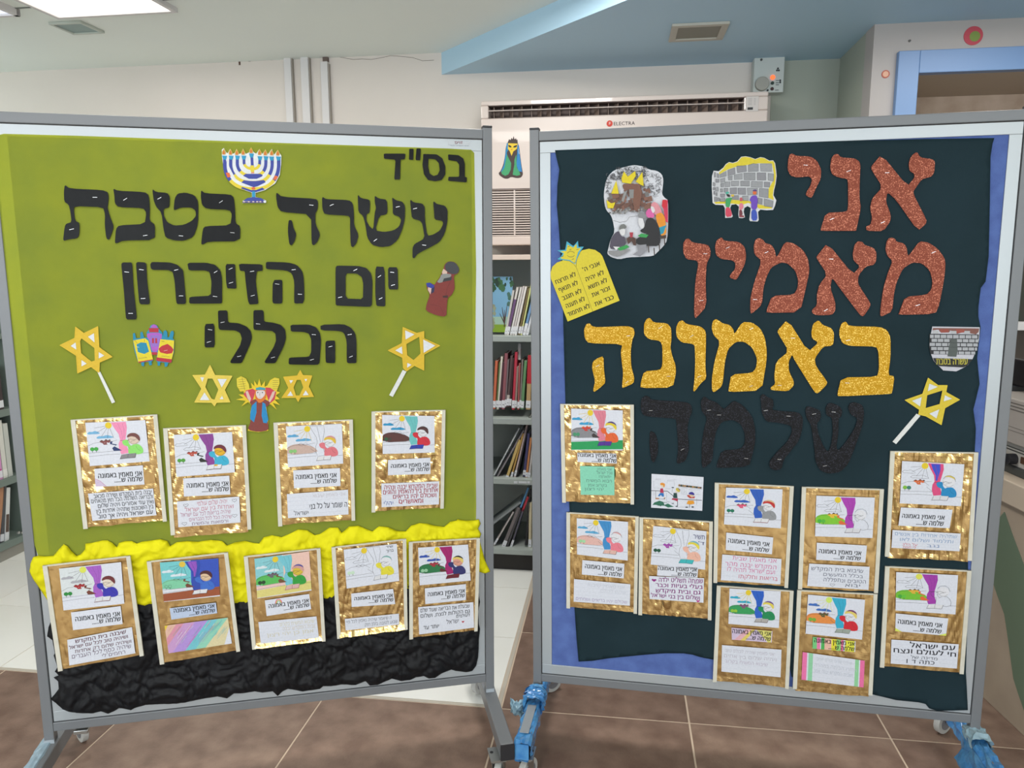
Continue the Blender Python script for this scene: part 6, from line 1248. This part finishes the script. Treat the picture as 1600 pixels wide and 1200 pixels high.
def sheet(b, off, crop, quad, dq, cq, nq, label, cols, note, cap=None, foil=1, over=0, curl=0, notecol=WH, capcol=WH, seed=1, extra=None, rules=True, group="pupils' coloured sheets on gold foil", nextra=None, cextra=None):
    k = crop; Q = [BP(b, k[0]+x/k[2], k[1]+y/k[2], off) for x, y in quad]
    cx = sum(p[0] for p in Q)/4; cy = sum(p[1] for p in Q)/4; O = (cx, cy, off)
    root = empty('pupil_sheet', BD[b]['M'] @ Matrix.Translation(O), label, 'artwork', group)
    NX, NY = 44, 58
    nz = lambda x, y, z: noise.noise(Vector((x, y, z+seed*3.1)))
    def fn(u, v):
        x, y = lerp2(Q, .035+.925*u, .006+v*(.985+over)); s = 1.15 if foil else .6
        r = 0
        for q_, fr in ((0, 6.5), (4, 12)):                                    # long pulled creases, bent by slow noise
            w = nz(u*1.5, v*1.5, q_)*2.2; r += abs(nz(u*fr+w, v*fr*.55-w, q_+8))*(.0046 if q_ == 0 else .0032)
        f = noise.voronoi(Vector((u*9+nz(u*3, v*3, 2), v*12+nz(u*3, v*3, 5), seed)))[0]; r += (f[1]-f[0])*.0016
        z = off+.0012+(r-.0012)*s*.9
        if curl and v > .9: z += curl*((v-.9)/.1)**2*(1+.3*nz(u*3, 1, 1))
        if v < .04 or v > .965: z += .0012*abs(nz(u*14, v*9, 4))
        y += .003*nz(u*5, 3, 2)*(v > .97)
        return (x, y, max(z, off+.0003))
    MB().grid(NX, NY, fn).build('foil_backing', M_foil, root, Matrix(), O, solid=0)
    zt = off+.0058
    for u0, u1 in ((0, .052), (.952, 1.0)):
        p = [lerp2(Q, u0, 0), lerp2(Q, u1, 0), lerp2(Q, u1, 1), lerp2(Q, u0, 1)]
        MB().prism([p], off, zt+.0004).build('edge_strip', M_strip, root, Matrix(), O)
    for p, q in ((lerp2(Q, 0, 0), lerp2(Q, 1, 0)),):
        MB().prism([[p, q, (q[0], q[1]-.0035), (p[0], p[1]-.0035)]], off, zt+.0002).build('edge_strip', M_strip, root, Matrix(), O)
    def part(q4, nm, c, jag=0):
        qq = [BP(b, k[0]+x/k[2], k[1]+y/k[2], zt) for x, y in q4]
        a = Art(b, zt, quad=qq); a.sheet([[(0, 0), (1, 0), (1, 1), (0, 1)]], c, .0005); return a
    a = part(dq, 'drawing', WH); drawing(a, cols)
    if extra: extra(a)
    a.done('drawing', M_print, parent=root, org=O)
    a = part(cq, 'caption', capcol)
    if cextra: cextra(a)
    cp = cap or (.07, .97, .31, .53, .60, .81)
    a.text(CAP[0], cp[0], cp[1], cp[2], cp[3], (34, 34, 38), .05); a.text(CAP[1], cp[0]+(cp[1]-cp[0])*.36, cp[1], cp[4], cp[5], (34, 34, 38), .05)
    a.done('caption_slip', M_print, parent=root, org=O)
    a = part(nq, 'note', notecol)
    if rules:
        for i in range(1, 6): a.line([(0, i/6+.02*math.sin(seed+i)), (1, i/6)], .0004, (190, 198, 214))
    if nextra: nextra(a)
    for n in note:
        st, x0, x1, y0, y1, c = n[:6]; a.text(st, x0, x1, y0, y1, c, n[6] if len(n) > 6 else .02, jit=.16)
    a.done('note_slip', M_print, parent=root, org=O)
    return root
T4 = (0, 600, 4); T5 = (400, 600, 4); Z1 = (60, 840, 4.706); Z2 = (370, 830, 4)
K = (44, 42, 50); SO = .0012
W_ = (230, 231, 236)
def hearts(a):
    for x, y in ((.14, .17), (.92, .13), (.91, .72), (.10, .88)): heart(a, x, y, .045, (60, 60, 70), False)
sheet('L', SO, T4, [(445, 222), (985, 188), (1045, 855), (525, 903)], [(533, 242), (908, 225), (935, 483), (562, 513)], [(590, 530), (893, 508), (903, 628), (597, 643)], [(550, 685), (957, 653), (978, 820), (578, 855)],
      'gold-backed sheet, pink curtain and light green shirt, top left of the left board',
      dict(curtain=(246, 150, 190), shirt=(146, 228, 112), hair=(120, 70, 66), face=(226, 204, 186), hill=None, cloud=(120, 182, 222), road=(34, 56, 110), house=(140, 76, 76), tree=(70, 170, 70), book=(140, 138, 142), edge=(90, 88, 92)),
      [('יבנה בית המקדש ושירה מכאב', .08, .97, .06, .19, K), ('ולבריאה השלמה הכל חוץ מהאחים', .03, .98, .23, .36, K), ('ואין עוד אסורים ויהיה שלום', .12, .98, .42, .55, K), ('בין השכונות שתהיה אחדות בין', .08, .97, .61, .74, K), ('עם ישראל ויהיה אך טוב', .10, .95, .80, .93, K)], seed=1,
      cextra=lambda a: (a.poly([(0, .55), (.1, .68), (.22, 1), (0, 1)], (214, 196, 222)), a.line([(0, .55), (.1, .68), (.22, 1)], .001, (196, 120, 160))))
sheet('L', SO, T4, [(1022, 275), (1538, 255), (1572, 905), (1070, 942)], [(1085, 318), (1450, 300), (1468, 552), (1103, 580)], [(1145, 590), (1433, 573), (1440, 690), (1150, 703)], [(1105, 735), (1495, 703), (1503, 865), (1115, 895)],
      'gold-backed sheet, purple curtain, blue shirt and yellow face, with small hearts',
      dict(curtain=(140, 64, 150), shirt=(60, 180, 214), hair=(112, 40, 56), face=(232, 180, 30), hands=(232, 180, 30), road=(36, 40, 34), house=(190, 80, 60), house2=(120, 50, 60), tree=(84, 160, 60), edge=(60, 30, 40), book=(232, 232, 236)),
      [('יהיה שלום עולמי', .32, .80, .08, .22, (196, 110, 128), .005), ('ואחדות בין עם ישראל', .12, .90, .29, .42, (196, 110, 128), .005), ('שיהיה בריאות לכל עם ישראל', .05, .85, .48, .61, (180, 110, 140), .005), ('שיהיה הכל לכל הנבראים', .18, .86, .68, .80, (180, 110, 140), .005), ('ורפואות והמשיח', .22, .80, .86, .96, (120, 80, 110), .005)], seed=2, over=.035, nextra=hearts, rules=False)
sheet('L', SO, T5, [(110, 240), (605, 220), (620, 850), (140, 887)], [(187, 265), (537, 248), (545, 497), (200, 520)], [(232, 540), (525, 525), (528, 637), (238, 652)], [(193, 688), (575, 660), (578, 815), (200, 838)],
      'gold-backed sheet, uncoloured curtain and pale red shirt, third in the upper row',
      dict(shirt=(226, 120, 130), hair=(226, 190, 60), kippah=(214, 150, 150), cloud=(92, 168, 214), hill=(206, 178, 166), tree=(140, 200, 120), rays=(214, 190, 90)),
      [('אני מאמין שיבוא', .42, .95, .10, .22, (206, 202, 210), 0), ('ה שומר על כל בני', .36, .98, .50, .68, K), ('ישראל', .10, .34, .76, .90, K, .005)], seed=3, cap=(.05, .92, .28, .50, .60, .80))
sheet('L', SO, T5, [(722, 170), (1183, 160), (1172, 775), (722, 800)], [(788, 193), (1115, 200), (1117, 428), (792, 437)], [(825, 475), (1090, 460), (1090, 562), (825, 570)], [(783, 622), (1145, 608), (1143, 752), (785, 770)],
      'gold-backed sheet, turquoise curtain and red shirt over red handwriting, upper right of the left board',
      dict(curtain=(110, 196, 196), shirt=(212, 40, 58), hair=(84, 50, 50), kippah=(70, 44, 44), cloud=(40, 150, 200), hill=(92, 52, 48), tree=(40, 90, 60), tree2=(70, 60, 50), book=(40, 60, 170), edge=(30, 40, 130)),
      [('שבית המקדש יבנה ונהיה', .05, .97, .10, .26, (200, 34, 56), .028), ('אחדות בין להאמין והוגים', .03, .98, .30, .46, (200, 34, 56), .028), ('ושכולם יהיו בריאים', .20, .95, .52, .67, (200, 34, 56), .028), ('ומאושרים', .30, .72, .73, .89, (200, 34, 56), .028), ('יהלי', .04, .20, .78, .92, (60, 90, 170), .01)], seed=4)
LB = .031
sheet('L', LB, Z1, [(35, 203), (678, 130), (778, 862), (150, 978)], [(152, 228), (608, 180), (632, 485), (185, 535)], [(240, 550), (605, 503), (620, 635), (255, 680)], [(212, 752), (688, 658), (713, 850), (228, 940)],
      'gold-backed sheet, violet curtain and dark blue shirt, lower left corner of the left board',
      dict(curtain=(170, 96, 200), shirt=(56, 52, 176), hair=(112, 44, 48), face=(234, 220, 204), cloud=(176, 176, 184), road=(120, 60, 44), house=(170, 40, 44), house2=(140, 34, 40), tree=(40, 140, 60), edge=(120, 40, 44), sun=(226, 230, 90), sky=(222, 228, 230)),
      [('שיבנה בית המקדש', .12, .90, .07, .19, (110, 50, 70), .04), ('ושיהיה טוב לכל עם ישראל', .02, .92, .27, .38, (110, 50, 70), .04), ('ושיהיה שלום רק אחדות', .10, .96, .46, .57, (110, 50, 70), .02), ('שיהיה כסף לכל העברים', .05, .95, .63, .76, (90, 60, 90), .01), ('רחמים לי', .50, .85, .82, .93, (90, 60, 90), .005)], seed=5, foil=0, rules=False)
def rainbow(a):
    cs = [((236, 206, 60), 0, .14, .05), ((232, 190, 170), .05, .30, .10), ((222, 150, 170), .18, .42, 0), ((206, 160, 210), .30, .66, 0), ((184, 150, 222), .48, .80, 0), ((120, 200, 212), .68, .94, 0), ((150, 214, 190), .84, 1.1, 0), ((226, 214, 170), 1.0, 1.3, 0)]
    cl = lambda v: max(0, min(1, v))
    for c, x0, x1, _ in cs:
        if x0 < .05: a.poly([(0, 0), (.13, 0), (0, .32)], c)
        else: a.poly([(cl(x0), 0), (cl(x1), 0), (cl(x1), cl((x1-1)*1.2)), (cl(x1-.42), 1), (cl(x0-.42), 1), (cl(x0-.42), cl(1-(.42-x0)*2.2 if x0 < .42 else 1))], c)
    rr = random.Random(2)
    for i in range(60):
        x = rr.uniform(.1, 1.2); y = rr.uniform(0, .5); l = rr.uniform(.1, .4)
        if x-.42*y < .98 and x-.42*(y+l) > .02: a.line([(cl(x-.42*y), y), (cl(x-.42*(y+l)), y+l)], .0008, rr.choice([(240, 236, 240), (216, 120, 150), (190, 130, 200), (110, 190, 200)]) if x < .9 else (90, 186, 200))
sheet('L', LB, Z1, [(800, 172), (1395, 105), (1485, 830), (897, 928)], [(893, 183), (1323, 152), (1335, 430), (922, 472)], [(965, 520), (1305, 478), (1315, 555), (978, 603)], [(928, 648), (1393, 588), (1423, 778), (958, 850)],
      'gold-backed sheet fully coloured with blue curtain, brown table and a striped rainbow slip',
      dict(sky=(120, 206, 210), wall=(52, 84, 190), hill=(132, 210, 170), table=(160, 84, 48), sill=(226, 228, 236), curtain=(46, 76, 176), curtain2=(150, 84, 196), shirt=(60, 112, 206), hair=(80, 34, 40), face=(228, 196, 160), cloud=(222, 232, 240), road=(120, 70, 50), sun=(230, 196, 70)),
      [], seed=6, foil=0, rules=False, capcol=(192, 206, 232), nextra=rainbow, cap=(.08, .96, .12, .44, .56, .86))
def bow(a):
    for r_, c in ((.13, (224, 110, 150)), (.10, (236, 170, 60)), (.07, (120, 200, 120))): a.line([(.30+r_*.55*math.cos(math.radians(t)), .30-r_*2*math.sin(math.radians(t))) for t in range(0, 181, 20)], .0022, c)
sheet('L', LB, Z2, [(45, 155), (522, 103), (555, 683), (98, 735)], [(110, 172), (452, 125), (467, 370), (128, 420)], [(175, 432), (452, 392), (465, 487), (187, 530)], [(135, 568), (498, 532), (513, 665), (150, 703)],
      'gold-backed sheet, light blue curtain, green shirt and peach wall, middle of the lower row',
      dict(sky=(140, 206, 214), wall=(240, 200, 186), hill=(90, 190, 90), table=(226, 214, 130), sill=(238, 200, 196), curtain=(120, 200, 214), shirt=(50, 160, 60), hair=(214, 160, 150), kippah=(90, 84, 160), face=(222, 190, 60), cloud=(224, 234, 238), road=(120, 80, 50), house=(110, 96, 110), tree=(40, 70, 40), book=(222, 178, 176), edge=(180, 110, 120)),
      [('שיבוא המשיח בקרוב', .35, .95, .14, .28, (214, 208, 180), .005), ('ובית המקדש יבנה', .40, .95, .36, .50, (212, 204, 190), .005), ('אמן כן יהי רצון', .12, .92, .58, .72, (214, 208, 180), .005)], seed=7, foil=0, over=.0, curl=.006, cextra=bow)
sheet('L', LB, Z2, [(592, 98), (1058, 45), (1067, 610), (628, 668)], [(668, 115), (1000, 78), (1015, 310), (687, 358)], [(715, 390), (977, 360), (990, 455), (718, 473)], [(675, 548), (1013, 515), (1015, 583), (680, 620)],
      'gold-backed sheet, only the shirt yellow and cap pale turquoise, fourth in the lower row',
      dict(shirt=(232, 220, 60), kippah=(140, 196, 190), tree=(206, 232, 206)),
      [('ה שיאמר שיהיה נאמין לכל חיי', .02, .86, .18, .42, (110, 112, 124), .01), ('שבוע לטובה בזמן חזק', .36, .97, .58, .82, (110, 112, 124), .01)], seed=8, foil=1, curl=.008, extra=lambda a: (a.text('שיר', .79, .92, .03, .08, K, .005), a.text('ברוך', .79, .93, .13, .19, K, .005)))
sheet('L', LB, Z2, [(1075, 65), (1518, 40), (1503, 620), (1078, 672)], [(1133, 103), (1445, 83), (1462, 308), (1143, 338)], [(1175, 357), (1432, 330), (1432, 430), (1178, 455)], [(1133, 475), (1478, 443), (1483, 602), (1140, 645)],
      'gold-backed sheet, magenta curtain, navy shirt and black cap, lower right corner of the left board',
      dict(curtain=(166, 24, 108), shirt=(44, 46, 108), hair=(232, 206, 110), kippah=(28, 32, 34), face=(226, 160, 140), cloud=(44, 80, 176), hill=(40, 120, 70), house=(170, 40, 60), road=(96, 44, 44), book=(110, 26, 40), edge=(110, 26, 40), rays=(226, 206, 60), tree=(150, 200, 160)),
      [('שבעלת את הבריאה שעוד שלם', .04, .93, .08, .20, K, .022), ('גם הקולות לנצח, ושלום', .04, .93, .28, .40, K, .022), ('לעולמים', .68, .93, .44, .54, K, .022), ('ישראל', .50, .72, .60, .74, K, .01), ('יותר עד', .08, .36, .72, .84, K, .02)], seed=9, nextra=lambda a: heart(a, .80, .72, .028, (190, 34, 60)), rules=False)
RS = .0022; R1 = (800, 600, 4); R2 = (870, 780, 6); R4 = (1100, 740, 5.517); R7 = (1100, 890, 5.517)
sheet('R', RS, R1, [(303, 123), (762, 128), (763, 750), (315, 738)], [(370, 153), (692, 165), (693, 415), (370, 413)], [(408, 430), (652, 435), (655, 497), (410, 487)], [(425, 512), (640, 517), (640, 695), (430, 692)],
      'gold-backed sheet with green table, orange shirt and pale green slip, right board',
      dict(curtain=(226, 130, 150), shirt=(232, 100, 40), hair=(232, 208, 50), kippah=(80, 60, 130), cloud=(50, 160, 210), hill=(140, 140, 146), house=(206, 60, 50), house2=(230, 120, 40), road=(60, 50, 50), tree=(70, 150, 110), table=(30, 160, 90), book=(84, 40, 150), edge=(60, 30, 120), rays=(226, 196, 60)),
      [('אני מאמין', .50, .92, .06, .14, (90, 130, 120), .002), ('שכל ישראל', .48, .95, .18, .27, (90, 130, 120), .002), ('יתאחדו', .55, .90, .32, .40, (90, 130, 120), .002), ('ויבוא המשיח', .18, .92, .46, .55, (90, 130, 120), .002), ('בקרוב אמן', .22, .78, .62, .70, (90, 130, 120), .002), ('יהי רצון', .12, .68, .76, .84, (90, 130, 120), .002)], seed=10, notecol=(140, 218, 188), rules=False, cap=(.02, .99, .08, .42, .56, .92))
sheet('R', RS+.0004, R2, [(92, 118), (770, 158), (752, 1068), (92, 1015)], [(187, 178), (668, 212), (665, 575), (190, 517)], [(240, 570), (633, 605), (628, 742), (235, 705)], [(162, 748), (690, 797), (685, 998), (158, 960)],
      'gold-backed sheet, blue curtain and pink shirt, left of two touching sheets on the right board',
      dict(curtain=(60, 144, 206), shirt=(238, 130, 146), kippah=(226, 170, 170), cloud=(90, 170, 214), hill=(232, 186, 176), tree=(160, 214, 160), tree2=(170, 220, 170), book=(230, 186, 174)),
      [('אני מאמין שיבוא', .25, .90, .12, .26, (206, 210, 222), 0), ('שלום לכולם', .48, .92, .36, .48, (206, 210, 222), 0), ('שכולם יהיו בריאים ושמחים', .04, .95, .80, .92, (176, 160, 196), .005)], seed=11, cap=(.07, .95, .28, .54, .66, .90))
sheet('R', RS, R2, [(775, 165), (1462, 205), (1448, 1128), (765, 1078)], [(905, 250), (1403, 300), (1390, 660), (880, 612)], [(945, 625), (1325, 640), (1318, 735), (940, 715)], [(865, 720), (1380, 740), (1375, 970), (870, 935)],
      'gold-backed sheet, peach shirt, yellow cap and purple handwriting, right of two touching sheets',
      dict(shirt=(240, 186, 166), hair=(232, 214, 70), kippah=(120, 180, 200), house=(166, 70, 170), house2=(150, 70, 170), tree=(20, 84, 60), book=(60, 186, 190), edge=(40, 140, 150)),
      [('שמחה תשליט ילדה', .18, .98, .06, .22, (166, 40, 150), .028), ('בעלי בעיות וכבר', .12, .98, .30, .44, (166, 40, 150), .028), ('גם ובית מיקדש', .12, .94, .54, .68, (166, 40, 150), .028), ('ושלום בין בני ישראל', .03, .93, .76, .90, (166, 40, 150), .028)], seed=12,
      nextra=lambda a: (heart(a, .09, .17, .05, (150, 30, 130)), heart(a, .90, .95, .035, (190, 40, 140))), extra=lambda a: (a.text('תשיר', .76, .97, .12, .22, (70, 70, 120), .005), a.text("ד'", .86, .97, .29, .36, (70, 70, 120), .005)), cap=(.02, .97, .08, .42, .58, .92))
sheet('R', RS, R4, [(92, 75), (772, 105), (722, 980), (80, 935)], [(190, 120), (677, 135), (662, 472), (172, 437)], [(192, 508), (597, 550), (585, 695), (187, 658)], [(157, 697), (668, 735), (658, 955), (145, 918)],
      'gold-backed sheet, strong blue curtain, grey shirt and red cap, above the purple-striped one',
      dict(curtain=(38, 92, 190), shirt=(150, 152, 156), hair=(196, 44, 40), kippah=(222, 190, 150), cloud=(38, 92, 190), house=(226, 80, 120), house2=(30, 90, 70), tree=(20, 120, 90), edge=(140, 50, 60)),
      [('אני מאמין שבית', .18, .92, .04, .17, (214, 110, 160), .006), ('המקדש יבנה מהר', .06, .92, .28, .42, (214, 110, 160), .006), ('ועם ישראל תהיה לו', .10, .90, .48, .62, (214, 110, 160), .006), ('בריאות וחלקתו', .30, .95, .74, .87, (206, 90, 120), .006)], seed=13, foil=0, cap=(.05, .93, .34, .56, .70, .90))
sheet('R', RS, R4, [(842, 110), (1547, 130), (1495, 1025), (808, 990)], [(968, 190), (1472, 207), (1452, 555), (957, 540)], [(972, 595), (1405, 620), (1390, 765), (967, 742)], [(907, 775), (1427, 803), (1418, 1002), (890, 968)],
      'gold-backed sheet, magenta curtain and white shirt, slip ending with a heart, right board',
      dict(curtain=(176, 60, 180), hill=(130, 204, 50), tree=(70, 180, 60), tree2=(90, 190, 60), road=(226, 110, 50), house=(236, 190, 60), house2=(60, 30, 30), book=(222, 222, 228), edge=(120, 110, 120)),
      [('שיבוא בית המקדש', .04, .90, .14, .28, (96, 100, 120), .008), ('בכלל המעשים', .25, .90, .38, .50, (96, 100, 120), .008), ('הטובים ונתפללה', .26, .95, .60, .74, (96, 100, 120), .008), ('יבוא', .62, .86, .80, .92, (96, 100, 120), .008)], seed=14, foil=0, nextra=lambda a: heart(a, .41, .88, .045, (70, 74, 90), False), cap=(.05, .90, .38, .60, .70, .90))
sheet('R', RS, (1360, 690, 6), [(183, 85), (1005, 98), (945, 1112), (132, 1072)], [(297, 182), (880, 212), (848, 605), (275, 578)], [(285, 617), (770, 638), (742, 812), (262, 787)], [(207, 828), (847, 862), (835, 1028), (197, 995)],
      'gold-backed sheet, red and blue curtain, blue shirt, top right of the right board',
      dict(curtain=(226, 76, 130), curtain2=(56, 76, 206), shirt=(20, 140, 200), kippah=(222, 200, 90), house=(222, 110, 60), house2=(90, 40, 30), tree=(130, 190, 60), tree2=(60, 130, 110), book=(222, 222, 228)),
      [('שתהיה אחדות בין אנשים', .04, .95, .12, .28, (130, 160, 200), .004), ('ותלמוד ושלום לאו', .12, .90, .42, .58, (130, 160, 200), .004), ('נגב', .52, .70, .72, .86, (130, 150, 190), .004), ('על הלב', .16, .38, .72, .82, (206, 50, 70), .01), ('לי תפת', .17, .36, .88, .97, (206, 50, 70), .01)], seed=15, over=.02, cap=(.05, .87, .36, .56, .68, .90))
sheet('R', RS, R7, [(110, 132), (770, 178), (728, 1022), (75, 960)], [(220, 162), (662, 187), (645, 503), (210, 467)], [(237, 500), (590, 530), (583, 628), (240, 603)], [(155, 650), (668, 690), (660, 928), (150, 878)],
      'gold-backed sheet, blue curtain, green hill and green shirt, purple and yellow striped caption',
      dict(curtain=(36, 96, 200), shirt=(20, 140, 84), hair=(230, 212, 90), kippah=(110, 70, 150), cloud=(40, 170, 200), hill=(50, 160, 90), house=(130, 80, 120), tree=(150, 200, 60), rays=(226, 206, 70), book=(180, 176, 174), edge=(90, 70, 70)),
      [('אני מאמין שיהיה לכולם טוב', .06, .88, .14, .24, (190, 186, 200), 0), ('ויהיה שלום בין אחים', .04, .92, .34, .44, (190, 186, 200), 0), ('שיבוא המשיח בקרוב', .06, .78, .54, .64, (190, 180, 200), 0)], seed=16, foil=0, capcol=(214, 196, 222), cextra=lambda a: (a.poly([(.62, 0), (.98, 0), (.98, 1), (.90, 1)], (226, 220, 120)), a.poly([(.36, 0), (.50, 0), (.22, 1), (.06, 1)], (232, 180, 190)), a.poly([(.50, 0), (.58, 0), (.34, 1), (.22, 1)], (232, 210, 110))), cap=(.02, .97, .12, .44, .58, .88))
def candy(a):
    for x0, x1, c in ((0, .10, (120, 206, 130)), (.10, .18, (244, 130, 180)), (.20, .28, (80, 180, 90)), (.28, .44, (240, 190, 170)), (.44, .56, (236, 226, 60)), (.56, .72, (150, 214, 120)), (.66, .72, (240, 120, 160)), (.76, .98, (232, 230, 70))): a.poly([(x0, 0), (x1, 0), (x1, 1), (x0, 1)], c)
def pinks(a):
    for x0, x1, c in ((0, .075, (242, 120, 176)), (.10, .17, (150, 214, 170)), (.85, .91, (150, 214, 160)), (.93, 1, (242, 116, 170))): a.poly([(x0, 0), (x1, 0), (x1, 1), (x0, 1)], c)
sheet('R', RS+.0004, R7, [(802, 170), (1492, 205), (1447, 1078), (763, 1020)], [(897, 215), (1388, 260), (1362, 603), (875, 552)], [(938, 580), (1307, 618), (1302, 710), (935, 680)], [(850, 710), (1385, 785), (1375, 1015), (840, 948)],
      'gold-backed sheet, orange hill and red shirt, slip edged with pink and green stripes',
      dict(curtain=(50, 176, 210), shirt=(214, 34, 48), hair=(232, 210, 110), kippah=(120, 50, 110), cloud=(60, 110, 190), hill=(236, 146, 70), house=(90, 90, 50), house2=(130, 50, 50), tree=(120, 180, 60), book=(160, 170, 160), edge=(110, 120, 110), sun=(214, 236, 110), rays=(226, 226, 120)),
      [('שיהיה שלום וכולם יאהבו', .22, .80, .12, .22, (200, 206, 216), 0), ('ויחזרו הביתה במהרה', .20, .88, .36, .46, (196, 200, 212), 0), ('ושבית המקדש יבנה אמן', .20, .82, .56, .66, (190, 196, 210), 0)], seed=17, foil=0, over=.03, cextra=candy, nextra=pinks, cap=(.04, .98, .12, .44, .60, .92))
sheet('R', RS, (1360, 870, 6), [(135, 82), (942, 125), (868, 1092), (85, 1028)], [(242, 143), (822, 172), (797, 540), (235, 503)], [(238, 530), (730, 577), (708, 740), (232, 695)], [(197, 775), (828, 820), (810, 1047), (190, 1000)],
      'gold-backed sheet, magenta curtain, note in black block letters, right board',
      dict(curtain=(166, 56, 172), hill=(120, 196, 50), tree=(70, 170, 60), tree2=(100, 200, 60), road=(232, 110, 50), house=(230, 180, 60), house2=(50, 26, 28), sun=(226, 226, 90)),
      [('עם ישראל', .28, .95, .10, .27, (50, 50, 60), .03), ('חי לעולם ונצח', .04, .97, .36, .52, (50, 50, 60), .03), ('מדינה של', .30, .70, .62, .72, (80, 80, 90), .01), ('כתה ד 1', .24, .66, .78, .92, (80, 80, 90), .015)], seed=18, foil=0, cextra=lambda a: (a.poly([(0, .82), (.13, 1), (0, 1)], (226, 236, 100)), a.poly([(.85, 1), (1, .86), (1, 1)], (226, 236, 100))), cap=(.05, .90, .34, .56, .70, .90))
